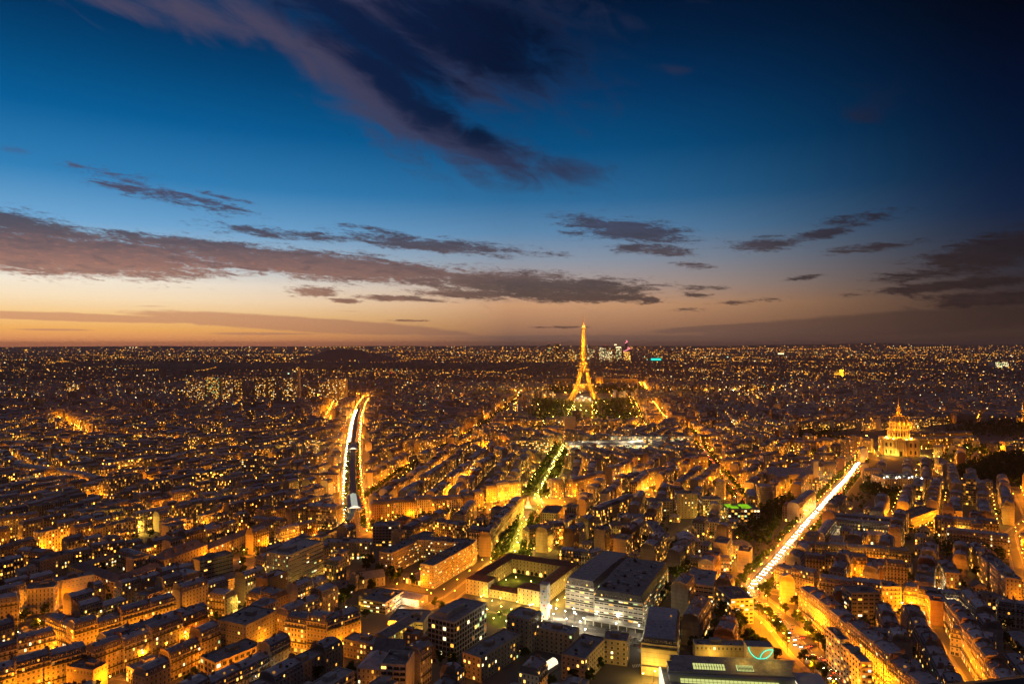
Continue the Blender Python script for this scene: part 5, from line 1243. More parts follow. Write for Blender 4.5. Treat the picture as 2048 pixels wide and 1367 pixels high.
for px, py, s, mt in [(52, 701, 2.2, "dot_yellow"), (260, 695.5, 1.3, "dot_white"), (266, 695.5, 1.3, "dot_white"), (272, 695.5, 1.3, "dot_white"), (326, 709, 1.8, "dot_white"), (339, 709, 1.8, "dot_white"), (341, 730, 1.5, "dot_white"), (356, 730, 1.5, "dot_white"), (305, 749, 1.6, "dot_white"), (288, 751, 1.8, "dot_white"),
                      (580, 743, 1.9, "dot_green"), (577, 747, 1.6, "dot_green"), (923, 727, 1.6, "dot_white"), (937, 727, 1.6, "dot_white"), (950, 740, 1.8, "dot_white"), (664, 729, 2, "dot_yellow"), (1304, 740, 1.4, "dot_green"), (1316, 740, 1.8, "dot_white"), (1328, 740, 2.0, "dot_white"), (1153, 733, 1.9, "dot_yellow"), (1624, 735, 2.2, "dot_yellow"), (1654, 735, 2.4, "dot_white"), (1085, 724, 1.8, "dot_white"), (1066, 724, 1.8, "dot_white"),
                      (1032, 788, 2.2, "dot_white"), (1037, 784, 2.0, "dot_white"), (683, 817, 1.6, "dot_white"), (182, 893, 2.2, "dot_yellow"), (186, 896, 2.0, "dot_red"), (128, 835, 2.0, "dot_white"), (1997, 785, 2.6, "dot_white"), (2022, 690 + 21, 1.6, "dot_white"), (2030, 730, 2, "dot_green"), (1860, 775, 2, "dot_yellow"), (1700, 795, 2, "dot_white"), (1735, 726, 1.6, "dot_white")]:
    x_, y_, z_ = hill_point(px, py); w_ = y_ * .0011 * s; spark(x_, y_, z_, w_ * 1.1, w_, mt)
M0.at(0, 0, 0, 0)
o = M0.build("distant_city"); tag(o, "countless smaller houses and lit windows of the city spreading to the horizon", "city", kind="stuff")

# ------------------------------------------------------------------ ground, roads, river, hills, woods
g = MB(); g.face([(-60000, -200, 0), (60000, -200, 0), (60000, 80000, 0), (-60000, 80000, 0)], "ground_city"); tag(g.build("ground"), kind="structure")
def strip(M, pts, off0, off1, z, mat):
    P = []
    for i, (x, y) in enumerate(pts):
        a = pts[max(0, i - 1)]; b = pts[min(len(pts) - 1, i + 1)]; L = math.hypot(b[0] - a[0], b[1] - a[1]) or 1
        nx, ny = -(b[1] - a[1]) / L, (b[0] - a[0]) / L
        P.append(((x + nx * off0, y + ny * off0), (x + nx * off1, y + ny * off1)))
    for (a, b), (c, d) in zip(P, P[1:]): M.face([(*a, z), (*c, z), (*d, z), (*b, z)], mat)
def densify(pts, step=18):
    o = []
    for (xa, ya), (xb, yb) in zip(pts, pts[1:]):
        n = max(1, int(math.hypot(xb - xa, yb - ya) / step)); o += [(xa + (xb - xa) * k / n, ya + (yb - ya) * k / n) for k in range(n)]
    return o + [pts[-1]]
pav, rd, mk = MB(), MB(), MB()
for i, (tx, pts, w, kind, sp, wt, both, h) in enumerate(STREETS):
    z = .012 * i; sw_ = min(4.5, w * .18)
    strip(rd, pts, -w / 2 + sw_, w / 2 - sw_, .02 + z, "asphalt")
    for sg in (-1, 1):
        a, b = sorted((sg * (w / 2 - sw_), sg * w / 2)); strip(pav, pts, a, b, .16 + z, "pavement")
        strip(pav, pts, sg * (w / 2 - sw_) - .15, sg * (w / 2 - sw_) + .15, .165 + z, "stone")
    if pts[0][1] < 1100 and w > 20:
        D = densify(pts, 6)
        for k in range(0, len(D) - 1, 2):
            for off in ((0,) if w < 30 else (-3.5, 3.5)): strip(mk, [D[k], D[k + 1]], off - .12, off + .12, .03 + z, "paint_white")
for k in range(8):                                    # pedestrian crossings near the clinic and on the lower boulevard
    x_, y_ = G(1266 + k * 3.4, 1331 - k * .4); mk.face([(x_ - .3, y_ - 2, .024), (x_ + .3, y_ - 2, .024), (x_ + .3, y_ + 2, .024), (x_ - .3, y_ + 2, .024)], "paint_white")
tag(rd.build("road"), kind="structure"); tag(pav.build("pavement"), kind="structure"); tag(mk.build("road_marking"), kind="structure")
g = MB(); g.lathe([(62, .9), (0, .9)], 40, "asphalt", *plaza, cap=False); g.lathe([(17, 1.0), (16.9, 1.3), (0, 1.35)], 28, "grass", *plaza, cap=False); tag(g.build("plaza_paving"), kind="structure")
g = MB(); pts = PX((930, 785.5), (1080, 785), (1260, 784), (1460, 782.5), (1640, 781)); strip(g, pts, 15, 120, .05, "water"); tag(g.build("river"), kind="structure")
g = MB()
def quad4(M, P, z, mat): M.face([(*p, z) for p in P], mat)
quad4(g, PX((1112, 868), (1188, 868), (1196, 803), (1140, 803)), .06, "grass")
lawn = g.build("lawn"); tag(lawn, kind="structure")
g = MB()
for y_, hw in ((866, 33), (855, 30), (845, 27), (836, 24), (828, 22), (821, 20), (815, 19), (810, 18)):
    cx_ = 1150 + (868 - y_) * .27; a, b = G(cx_ - hw, y_), G(cx_ + hw, y_); g.face([(a[0], a[1], .09), (b[0], b[1], .09), (b[0], b[1] + 9, .09), (a[0], a[1] + 9, .09)], "pavement")
tag(g.build("path"), kind="structure")
g = MB(); [strip(g, densify(seg, 20), -7.5, 7.5, .56, "grass") for seg in (saxe[:2] + [(saxe[1][0] * .55 + saxe[2][0] * .45, saxe[1][1] * .55 + saxe[2][1] * .45)], [(saxe[2][0] * .3 + saxe[3][0] * .7, saxe[2][1] * .3 + saxe[3][1] * .7)] + saxe[3:])]; tag(g.build("lawn"), kind="structure")
g = MB(); quad4(g, [(4, 548), (40, 530), (112, 505), (126, 540), (70, 560), (30, 575)], .05, "asphalt"); tag(g.build("forecourt"), kind="structure")
g = MB(); quad4(g, [(-28, 552), (-12, 527), (22, 533), (-2, 566)], .05, "grass"); quad4(g, [(-25, 560), (22, 538), (24, 541), (-23, 563)], .07, "pavement")
tag(g.build("lawn"), kind="structure")
# hills along the horizon
def ridge(name, pts, Yd, depth, mat="hill_land"):
    M = MB(); P = []
    r_ = random.Random(len(name) + int(Yd)); 
    for (xa, ya), (xb, yb) in zip(pts, pts[1:]):
        n = max(2, int((xb - xa) / 8))
        for k in range(n): P.append((xa + (xb - xa) * k / n, ya + (yb - ya) * (3 * (k / n) ** 2 - 2 * (k / n) ** 3) + r_.uniform(-.25, .25)))
    P.append(pts[-1])
    W_ = [((px - CX) / F * Yd, HC - (py - HY) * Yd / F) for px, py in P]
    for (xa, za), (xb, zb) in zip(W_, W_[1:]):
        M.face([(xa, Yd - depth * .5, 0), (xb, Yd - depth * .5, 0), (xb, Yd, max(zb, .5)), (xa, Yd, max(za, .5))], mat)
        M.face([(xa, Yd, max(za, .5)), (xb, Yd, max(zb, .5)), (xb, Yd + depth, 0), (xa, Yd + depth, 0)], mat)
    tag(M.build(name), kind="structure")
ridge("hills", RIDGE, 26000, 5000)
ridge("hill", [(590, 717), (625, 709), (655, 700), (690, 697.6), (718, 699), (745, 706), (775, 712), (810, 717)], 9800, 900)

# ------------------------------------------------------------------ trees
def tree_meshes(seed, n=420, H=12.5):
    r = random.Random(seed); T, Cn = MB(), MB()
    T.lathe([(.34, 0), (.26, 2.2), (.20, 4.2), (.10, 7.5)], 7, "bark", cap=False)
    cl = [(r.uniform(-.5, .5), r.uniform(-.5, .5), H * .62, 2.6)]
    for i in range(9):
        a = i * 2.4 + r.uniform(-.4, .4); q = r.uniform(1.4, 3.2); z = H * r.uniform(.36, .88)
        q *= 1.0 if z < H * .7 else .6
        cl.append((q * math.cos(a), q * math.sin(a), z, r.uniform(1.3, 2.1)))
        T.beam((0, 0, r.uniform(2.6, 4.6)), (q * .8 * math.cos(a), q * .8 * math.sin(a), z - .3), .09, "bark")
    for i in range(n):
        x, y, z, q = r.choice(cl); v = Vector((r.gauss(0, 1), r.gauss(0, 1), r.gauss(0, 1))).normalized() * q * r.uniform(.55, 1.08)
        p = Vector((x, y, z)) + Vector((v.x, v.y, v.z * .8)); nrm = (v.normalized() + Vector((r.uniform(-.7, .7), r.uniform(-.7, .7), r.uniform(-.3, .9)))).normalized()
        u = nrm.orthogonal().normalized(); w = nrm.cross(u); s = r.uniform(.34, .72); a = r.uniform(0, 6.28); u, w = u * math.cos(a) + w * math.sin(a), w * math.cos(a) - u * math.sin(a)
        Cn.face([(p + s * (u * k + w * j))[:] for k, j in ((-1, -.5), (.2, -.8), (1, .1), (.3, .8), (-.8, .6))], "leaf")
    return T.mesh("trunk"), Cn.mesh("crown")
TREES_M = [tree_meshes(100 + i) for i in range(6)]
TPOS = []
def tree_row(pts, offs, text, sp=9.5, r=random.Random(3)):
    for off in offs:
        D = densify(pts, sp); i = 0
        for k, (x, y) in enumerate(D[:-1]):
            nx_, ny_ = D[k + 1][1] - y, -(D[k + 1][0] - x); L = math.hypot(nx_, ny_) or 1
            if r.random() < .07: continue
            xx, yy_ = x + nx_ / L * off + r.uniform(-.8, .8), y + ny_ / L * off + r.uniform(-.8, .8)
            TPOS.append((xx, yy_, r.uniform(.78, 1.12), text, "right" if off > 0 else "left", abs(off))); i += 1
tree_row(saxe, (-16.5, -9, 9, 16.5), "the green tree-lined avenue", 8.2)
tree_row(breteuil, (-9.5, 9.5), "the tree-lined street left of the plaza", 8.5)
tree_row(suffren, (-8, 8), "the leafy diagonal avenue", 9)
tree_row(pasteur[2:], (-13, 13), "the boulevard in front of the school", 13)
tree_row(montp, (-11, 11), "the boulevard at the lower right", 11)
tree_row(invalides, (-12.5, 12.5), "the blazing white boulevard", 10)
tree_row(segur, (-8, 8), "the avenue with pink and orange lamps", 9)
tree_row(duquesne, (-7, 7), "the tree-lined street left of the domed church", 10)
tree_row(viaduct_bd[:4], (-8.5, 8.5), "the boulevard with the railway viaduct", 16)
tree_row(villars, (-10, 10), "the avenue right of the domed church", 14)
tree_row(bourd, (-9, 9), "the avenue right of the tower lawn", 16)
def inside(x, y, P):
    o = False
    for (xa, ya), (xb, yb) in zip(P, P[1:] + P[:1]):
        if (ya > y) != (yb > y) and x < (xb - xa) * (y - ya) / (yb - ya) + xa: o = not o
    return o
r4 = random.Random(8)
for poly, text, sp in TREE_AREAS:
    xs = [p[0] for p in poly]; ys = [p[1] for p in poly]
    for yy_ in np.arange(min(ys), max(ys), sp):
        for xx in np.arange(min(xs), max(xs), sp):
            x, y = xx + r4.uniform(-2.5, 2.5), yy_ + r4.uniform(-2.5, 2.5)
            if inside(x, y, poly) and r4.random() < .9: TPOS.append((x, y, r4.uniform(.85, 1.35), text, "", 0))
for px, py, s in [(1180, 1372, 1.0), (1200, 1340, .9), (1148, 1366, .9), (1100, 1378, .9), (1055, 1385, 1), (1082, 1395, .9), (690, 1215, 1.2), (645, 1185, 1.0), (660, 1195, 1.1), (560, 1375, 1.0), (600, 1368, 1.1), (635, 1372, 1.1), (650, 1392, 1), (300, 1312, 1.0), (290, 1322, .8), (880, 1330, .9), (905, 1338, 1), (930, 1352, .9), (1360, 1165, 1.3), (1345, 1158, 1.2), (1372, 1150, 1.2), (1395, 1310, .9), (1385, 1300, 1), (1290, 1090, 1.1), (1305, 1110, 1.1), (1340, 1108, 1), (1350, 1100, 1), (740, 1135, 1.1), (725, 1130, 1), (590, 1340, 1), (575, 1335, .9), (900, 1240, .8), (940, 1285, .7), (910, 1288, .6), (170, 1262, .8), (150, 1215, .9), (735, 1172, 1), (745, 1180, .9), (700, 1192, 1), (690, 1202, 1.1), (705, 1236, 1), (732, 1240, .9), (870, 1216, .8), (884, 1224, .8), (896, 1238, .9), (850, 1150, .9), (842, 1142, .9), (858, 1140, .8), (826, 1172, .9), (800, 1160, 1), (788, 1166, 1), (1000, 1236, .6), (1305, 1215, .9), (1325, 1205, .9), (1335, 1190, 1), (1395, 1222, 1), (1405, 1230, 1), (1415, 1240, .9), (1215, 1292, .5), (1180, 1300, .8), (1035, 1290, .9), (1060, 1300, .9), (1075, 1290, 1), (1050, 1320, .9), (1120, 1295, .8)]:
    TPOS.append((*G(px, py), s, "~", "", 0))
r8 = random.Random(12)
for i in range(2600):                                    # single trees in courtyards and back gardens
    y = r8.uniform(400, 1000); x = r8.uniform(-.74, .74) * y
    if free(x, y, 0, 9, 9, 0): TPOS.append((x, y, r8.uniform(.6, 1.0), "~", "", 0)); occupy(x, y, 0, 8, 8)
TPOS = [p for p in TPOS if infr(p[0], p[1], 5) and math.hypot(p[0] - plaza[0], p[1] - plaza[1]) > 56]
TPOS.sort(key=lambda p: p[1]); cnt = {}
for i, (x, y, s, text, side, off) in enumerate(TPOS[:290]):
    if text == "~": tx, sd_, _ = refer(x, y); key = (tx, sd_); n = cnt.get(key, 0); cnt[key] = n + 1; lab = f"single dark leafy tree, {ordn(n)} nearest the viewer {sd_} {tx}"; gr = "trees standing among the houses"
    elif side:
        row_ = "outer" if off > 12.5 and text.startswith("the green") else "inner" if text.startswith("the green") else ""
        key = (text, side, row_); n = cnt.get(key, 0); cnt[key] = n + 1; lab = f"{row_ + ' ' if row_ else ''}tree, {ordn(n)} from near end on {side} side of {text[4:] if text.startswith('the ') else text}"; gr = "trees along " + text
    else: key = text; n = cnt.get(key, 0); cnt[key] = n + 1; lab = f"dark garden tree, {ordn(n)} nearest the viewer in {text}"; gr = "trees of " + text
    lab = " ".join(lab.split()[:16])
    T, Cn = TREES_M[i % 6]; root = thing("leafy_tree", lab, "tree", (x, y, 0), r4.uniform(0, 6.28), gr); root.scale = (s * 1.05, s * 1.05, s)
    link("trunk", T, root); link("crown", Cn, root)
M = MB(); r5 = random.Random(77)
def far_tree(x, y, s, n, M=M):
    for i in range(n):
        v = Vector((r5.gauss(0, 1), r5.gauss(0, 1), r5.gauss(0, 1))).normalized(); p = Vector((x, y, 7.5 * s)) + Vector((v.x * 4 * s, v.y * 4 * s, v.z * 4.6 * s)) * r5.uniform(.6, 1)
        u = (v + Vector((r5.uniform(-.6, .6), r5.uniform(-.6, .6), .3))).normalized(); a = u.orthogonal().normalized(); b = u.cross(a); q = s * r5.uniform(.9, 1.7)
        M.face([(p + q * (a * k + b * j))[:] for k, j in ((-1, -.6), (.3, -.9), (1, .3), (-.2, 1))], "leaf")
for x, y, s, *_ in TPOS[290:]: far_tree(x, y, s, 26)
def wood(poly, sp, n=14, smin=.9, smax=1.5):
    xs = [p[0] for p in poly]; ys = [p[1] for p in poly]
    for yy_ in np.arange(min(ys), max(ys), sp):
        for xx in np.arange(min(xs), max(xs), sp):
            x, y = xx + r5.uniform(-sp * .4, sp * .4), yy_ + r5.uniform(-sp * .4, sp * .4)
            if inside(x + r5.gauss(0, 22), y + r5.gauss(0, 30), poly): far_tree(x, y, r5.uniform(smin, smax), n)
wood(PX((1062, 862), (1112, 866), (1140, 804), (1070, 800)), 13); wood(PX((1190, 864), (1268, 858), (1258, 800), (1197, 803)), 13)
wood(PX((1090, 786), (1140, 788), (1142, 778), (1095, 776)), 16, 12, 1.2, 2.0); wood(PX((1195, 790), (1290, 789), (1280, 776), (1200, 778)), 16, 12, 1.4, 2.4)
wood(PX((1570, 884), (1700, 900), (1700, 880), (1610, 866)), 12); wood(PX((1880, 868), (2060, 880), (2080, 846), (1950, 850)), 13); wood(PX((1600, 866), (1700, 872), (1690, 862)), 12)
wood(PX((1870, 905), (1930, 925), (1990, 905), (1935, 890)), 11)
tag(M.build("distant_trees"), "dark masses of park trees around the golden tower and the domed church", "woodland", kind="stuff")
# wooded park far behind the river: one dark bumpy mass
M = MB(); NX, NYY = 260, 16
hgt = {}
def fp(i, j):
    yy_ = 5750 + 2000 * j / NYY; xa, xb = (228 - CX) / F * yy_, (1345 - CX) / F * yy_; x = xa + (xb - xa) * i / NX
    if (i, j) not in hgt: hgt[i, j] = (0 if j in (0, NYY) or i in (0, NX) else r5.uniform(13, 24) * (1.0 if i < 190 else .8))
    return (x, yy_ + (r5.uniform(-20, 20) if 0 < j < NYY else 0), hgt[i, j])
PT = [[fp(i, j) for j in range(NYY + 1)] for i in range(NX + 1)]
for i in range(NX):
    for j in range(NYY): M.face([PT[i][j], PT[i + 1][j], PT[i + 1][j + 1], PT[i][j + 1]], "forest")
tag(M.build("forest"), "long dark wooded park lying before the far suburbs", "forest", kind="stuff")

# ------------------------------------------------------------------ street lamps
for tx, pts, w, kind, sp, wt, both, h in STREETS:
    D = densify(pts, sp); offs = (-1, 1) if both else (1,)
    off = w / 2 - 2.2 if both else w / 2 - 1.2
    if tx == "the blazing white boulevard": off = 8.6
    if tx == "the boulevard with the railway viaduct": off = 13.5
    for k, (x, y) in enumerate(D):
        a = D[max(0, k - 1)]; b = D[min(len(D) - 1, k + 1)]; L = math.hypot(b[0] - a[0], b[1] - a[1]) or 1; nx_, ny_ = (b[1] - a[1]) / L, -(b[0] - a[0]) / L
        for sg in offs:
          if rng.random() < .9: LAMPS.append((x + nx_ * off * sg + rng.uniform(-1, 1), y + ny_ * off * sg + rng.uniform(-4, 4), h, kind, wt * rng.uniform(.55, 1.3), (tx, "right" if sg > 0 else "left", -nx_ * sg, -ny_ * sg)))
for k in range(4): LAMPS.append((plaza[0] + 22 * math.cos(k * 1.57 + .6), plaza[1] + 22 * math.sin(k * 1.57 + .6), 9, 'sodium', 6000, 'the plaza centre'))
for k in range(14):
    a = k * 2 * math.pi / 14; LAMPS.append((plaza[0] + 48 * math.cos(a), plaza[1] + 48 * math.sin(a), 9, "sodium", 7000, "the plaza"))
for px, py in [(982, 1205), (1000, 1216), (1020, 1222), (1040, 1230), (960, 1196), (995, 1228), (985, 1240), (1010, 1246), (972, 1222), (1062, 1236), (1100, 1215), (1112, 1203), (1128, 1198)]:
    LAMPS.append((*G(px, py + 4), 3.5, "yellow", 700, "the hospital lawn"))
for px, py in [(1068, 1240), (1080, 1250), (1110, 1225), (1128, 1230), (1145, 1225), (1116, 1258), (1142, 1262), (1168, 1268), (1288, 1296), (1158, 1252), (1165, 1245), (1105, 1236), (1150, 1236)]:
    LAMPS.append((*G(px, py + 6), 6, "white", 1300, "the hospital forecourt"))
for px, py in [(1010, 1165), (1030, 1160), (1060, 1168)]: LAMPS.append((*G(px, py), 3, "yellow", 1500, "the old courtyard garden"))
for u, v in ((20, -6), (36, -6), (52, -7), (66, -6), (80, 12), (80, 30), (80, 50)): LAMPS.append((*Q(u, v), 4.0, "yellow", 2300, "the old courtyard building"))
for px, py in [(1305, 1200), (1330, 1185), (1350, 1170), (1360, 1172), (1395, 1208), (1400, 1275), (1385, 1282)]: LAMPS.append((*G(px, py), 5, "yellow", 2400, "the white modern hospital"))
for px, py in [(862, 1152), (848, 1166), (838, 1178), (852, 1195), (835, 1205), (860, 1202), (980, 1130)]: LAMPS.append((*G(px, py), 7, "sodium", 2000, "the orange-lit hospital slabs"))
for px, py in [(792, 1182), (806, 1172), (822, 1162), (838, 1152)]: LAMPS.append((*G(px, py), 7, 'sodium', 2600, 'the left orange-lit slab'))  # extra lamps added in the yard to brighten the left slab
for px, py in [(1378, 1180), (1440, 1112), (1468, 1128)]: LAMPS.append((*G(px, py), 7, "yellow", 3000, "the institution court"))
for k in range(0, 34, 2):
    for sg in (-1, 1):
        py_ = 868 - k * 1.95; hw_ = 33 - (868 - py_) * .235; cx_ = 1150 + (868 - py_) * .27
        LAMPS.append((*G(cx_ + sg * hw_, py_ + rng.uniform(-.6, .6)), 5, "yellow" if sg < 0 else "sodium", 9000, None))
for k in range(46):
    px_, py_ = rng.uniform(1075, 1275), rng.uniform(806, 858); LAMPS.append((*G(px_, py_), 9, "yellow", 7000, None))
for k, (x, y) in enumerate(densify(saxe, 15)):
  if math.hypot(x - plaza[0], y - plaza[1]) > 56: LAMPS.append((x + rng.uniform(-3, 3), y, 4.5, "yellow", 3600, "the lawn of the green avenue"))
for i_, (px_, py_) in enumerate([(1062 - 17, 1078), (1060, 1066), (1036, 1090), (1050, 1100), (1028, 1108), (1066, 1052), (1076, 990), (1086, 970), (1094, 955), (1102, 940), (1108, 925), (1116, 912), (1122, 902), (1082, 1002), (1070, 1000)]): LAMPS.append((*G(px_, py_), 3.5, "yellow", 6500, "the lawn of the green avenue"))
for px, py in [(1506, 1204), (1530, 1212), (1500, 1232), (1528, 1246), (1556, 1262), (1560, 1226), (1540, 1286), (1575, 1300), (1520, 1268)]: LAMPS.append((*G(px, py), 9, 'sodium', 7000, 'the junction below the white boulevard'))
for p in FILL: LAMPS.append((p[0], p[1], p[2], p[3], p[4] * rng.uniform(.6, 1.3), None))
def pole_mesh(h):
    b = MB(); b.lathe([(.16, 0), (.11, 1.2), (.07, h)], 6, "dark_metal"); b.beam((0, 0, h - .05), (.9, 0, h + .15), .05, "dark_metal"); return b.mesh("pole")
def head_mesh(kind, s=1.0):
    b = MB(); b.lathe([(.05, .12), (.30 * s, .0), (.34 * s, -.16), (.22 * s, -.34), (0, -.38)], 8, "lamp_" + kind); return b.mesh("lamp_head")
POLE, HEAD = {}, {}
LAMPS = [l for l in LAMPS if infr(l[0], l[1], 8) and l[1] > 375]
LAMPS.sort(key=lambda l: l[1]); cnt = {}
ML = MB()
for i, (x, y, h, kind, wt, tx) in enumerate(LAMPS):
    d = Vector((0, 0, 0))
    if isinstance(tx, tuple): d = Vector((tx[2], tx[3], 0))
    if i < 290:
        if isinstance(tx, tuple):
            key = tx[:2]; n = cnt.get(key, 0); cnt[key] = n + 1; lab = f"street lamp, {ordn(n)} from near end, {tx[1]} kerb of {tx[0][4:]}"; gr = "lamps along " + tx[0]
        elif tx: n = cnt.get(tx, 0); cnt[tx] = n + 1; lab = f"{'white' if kind == 'white' else 'yellow' if kind == 'yellow' else 'orange'} lamp, {ordn(n)} nearest the viewer at {tx}"; gr = "lamps at " + tx
        else: t_, sd_, _ = refer(x, y); key = (t_, sd_, 'f'); n = cnt.get(key, 0); cnt[key] = n + 1; lab = f"orange side-street lamp, {ordn(n)} nearest the viewer {sd_} {t_}"; gr = "lamps in the side streets"
        lab = " ".join(lab.split()[:16])
        root = thing("street_lamp", lab, "street lamp", (x, y, 0), math.atan2(d.y, d.x) if d.length else 0, gr)
        if round(h, 1) not in POLE: POLE[round(h, 1)] = pole_mesh(h)
        if kind not in HEAD: HEAD[kind] = head_mesh(kind, 1.25)
        link("pole", POLE[round(h, 1)], root); link("lamp_head", HEAD[kind], root, (.9, 0, h + .15))
        light(.9, 0, h - .65, kind, round(wt, -2) or 100, root)
    else:
        s = max(1.0, y / 900) * rng.uniform(.7, 1.2)
        ML.at(x, y, h); ML.lathe([(.36 * s, 0), (.36 * s, -.4 * s)], 5, "lamp_" + kind, cap=False)
        ML.at(x, y, 0); ML.beam((0, 0, 0), (0, 0, h - .4), .12, "dark_metal", 3)
        light(x - .1, y - .7, h - .4 * s - .7, kind, round(wt, -3) or 1000)
ML.at(); tag(ML.build("distant_street_lamps"), "strings of street lamps shrinking away along the farther streets", "street lamps", kind="stuff")
print("lamps", len(LAMPS), "lights", NL[0], "trees", len(TPOS))

# ------------------------------------------------------------------ cars
def car_body(paint):
    b = MB(); P = [(-2.15, .35), (-2.2, .8), (-1.9, .95), (-1.1, 1.0), (-.55, 1.42), (1.0, 1.45), (1.75, 1.02), (2.15, .95), (2.2, .4)]
    hw = lambda z: .86 if z < 1.02 else .70
    for (xa, za), (xb, zb) in zip(P, P[1:]):
        gl = (min(za, zb) >= .99 and abs(za - zb) > .2); b.face([(xa, -hw(za), za), (xa, hw(za), za), (xb, hw(zb), zb), (xb, -hw(zb), zb)][::-1], "glass_dark" if gl else paint)
    for sg in (-1, 1):
        b.face([(x, sg * .86, z) for x, z in P if z <= 1.02], paint)
        b.face([(x, sg * hw(z), z) for x, z in ((-1.1, 1.0), (-.55, 1.42), (1.0, 1.45), (1.75, 1.02))], "glass_dark")
        for wx in (-1.35, 1.35):
            for k in range(10):
                A, B = k * .628, (k + 1) * .628; c = lambda t_, y: (wx + .33 * math.cos(t_), y, .33 + .33 * math.sin(t_))
                b.face([c(A, sg * .66), c(B, sg * .66), c(B, sg * .88), c(A, sg * .88)], "rubber")
            b.face([(wx + .33 * math.cos(k * .628), sg * .885, .33 + .33 * math.sin(k * .628)) for k in range(10)], "rubber")
    b.face([(-2.15, -.86, .35), (2.2, -.86, .4), (2.2, .86, .4), (-2.15, .86, .35)], "rubber")
    return b.mesh("body")
PAINT = {"dark": "carpaint_dark", "silver": "carpaint_silver", "red": "carpaint_red", "white": "carpaint_white"}
CARM = {k: car_body(v) for k, v in PAINT.items()}
def lens(mat, w, h): b = MB(); b.box(-.05, .05, -w, w, -h, h, mat, bottom=True); return b.mesh("headlight" if mat == "headlight" else "tail_light")
HL, TL = lens("headlight", .22, .12), lens("taillight", .2, .1); PARK = lens("steel", .2, .1)
CARS = []; r6 = random.Random(61)
def traffic(text, pts, lanes, gap, ymin=0, ymax=1e9, boost=0.0):
    """lanes: (offset to the right of the far-going direction, oncoming?)"""
    for off, onc in lanes:
        D = densify(pts, 1.0); s = r6.uniform(0, gap); n = 0
        while s < len(D) - 2:
            k = int(s); x, y = D[k]; tx_, ty_ = D[k + 1][0] - x, D[k + 1][1] - y; L = math.hypot(tx_, ty_) or 1; tx_, ty_ = tx_ / L, ty_ / L
            xx, yy_ = x + ty_ * off, y - tx_ * off; s += gap * r6.uniform(.75, 1.6)
            if ymin < yy_ < ymax and infr(xx, yy_, 0): CARS.append((xx, yy_, math.atan2(ty_, tx_) + (math.pi if not onc else 0), text, onc, off, boost))
traffic("the blazing white boulevard", invalides, [(-5.4, True), (-2.2, True), (5.6, False)], 8.5, boost=1.0)
traffic("the boulevard at the lower right", montp, [(-5, True), (-1.8, True), (2, False), (5.2, False)], 15, boost=.2)
traffic("the boulevard with the railway viaduct", viaduct_bd, [(-13, True), (-9.5, True), (9.5, False), (13, False)], 16, 0, 2300, boost=1.0)
traffic("the boulevard in front of the school", pasteur, [(-6, True), (5.5, False)], 60)
traffic("the straight orange street", cherche, [(-2, True), (3.8, False)], 17, boost=.3)
traffic("the avenue with pink and orange lamps", segur, [(-4, True), (4, False)], 30, 0, 1800)
traffic("the tree-lined street left of the plaza", breteuil, [(-4, True), (4, False)], 26)
CARS.sort(key=lambda c: c[1]); cnt = {}; FARCARS = CARS[280:]; CARS = CARS[:280]
for x, y, a, tx, onc, off, boost in CARS:
    col = r6.choices(list(PAINT), [4, 3, 1, 2])[0]; key = (tx, onc, col); n = cnt.get(key, 0); cnt[key] = n + 1
    lab = f"{col} car, {ordn(n)} nearest, {'headlights facing us' if onc else 'tail lights showing'} on {tx}"; lab = " ".join(lab.split()[:16])
    root = thing("car", lab, "car", (x, y, .12 if tx.startswith("the b") else .3), a, "cars on " + tx)
    link("body", CARM[col], root)
    for sg in (-1, 1):
        link("headlight", HL, root, (-2.2, sg * .58, .68)); link("tail_light", TL, root, (2.2, sg * .6, .78))
    if boost and onc: light(-4.2, 0, 1.5, "car", 900 * boost if boost < 1 else 1100, root)
M = MB()
for x, y, a, tx, onc, off, boost in FARCARS:
    M.at(x, y, .2, a); M.box(-2.1, 2.1, -.85, .85, .2, .9, r6.choice(["carpaint_dark", "carpaint_silver"])); M.box(-1.1, 1.5, -.7, .7, .9, 1.4, "glass_dark")
    for sg in (-1, 1): M.box(-2.2, -2.11, sg * .6 - .3, sg * .6 + .3, .5, .9, "headlight"); M.box(2.11, 2.2, sg * .6 - .3, sg * .6 + .3, .5, .9, "taillight")
    if boost and onc: light(x - 4 * math.cos(a), y - 4 * math.sin(a), 1.5, "car", 1500)
tag(M.build("distant_traffic"), "lines of tiny cars with lit head and tail lamps on the farther avenues", "traffic", kind="stuff")
for k in range(12):
    px, py = 1226 + (k % 6) * 11, 1268 + (k // 6) * 12 + (k % 6) * 2.6; x, y = G(px, py); root = thing("parked_car", f"parked car, {ordn(k % 6)} from the left in the {'back' if k < 6 else 'front'} row of the hospital parking", "car", (x, y, .06), RAD(62), "cars parked at the hospital")
    link("body", CARM[("dark", "silver", "dark", "red")[k % 4]], root)
    for sg in (-1, 1): link("headlight", PARK, root, (-2.2, sg * .58, .68)); link("tail_light", PARK, root, (2.2, sg * .6, .78))

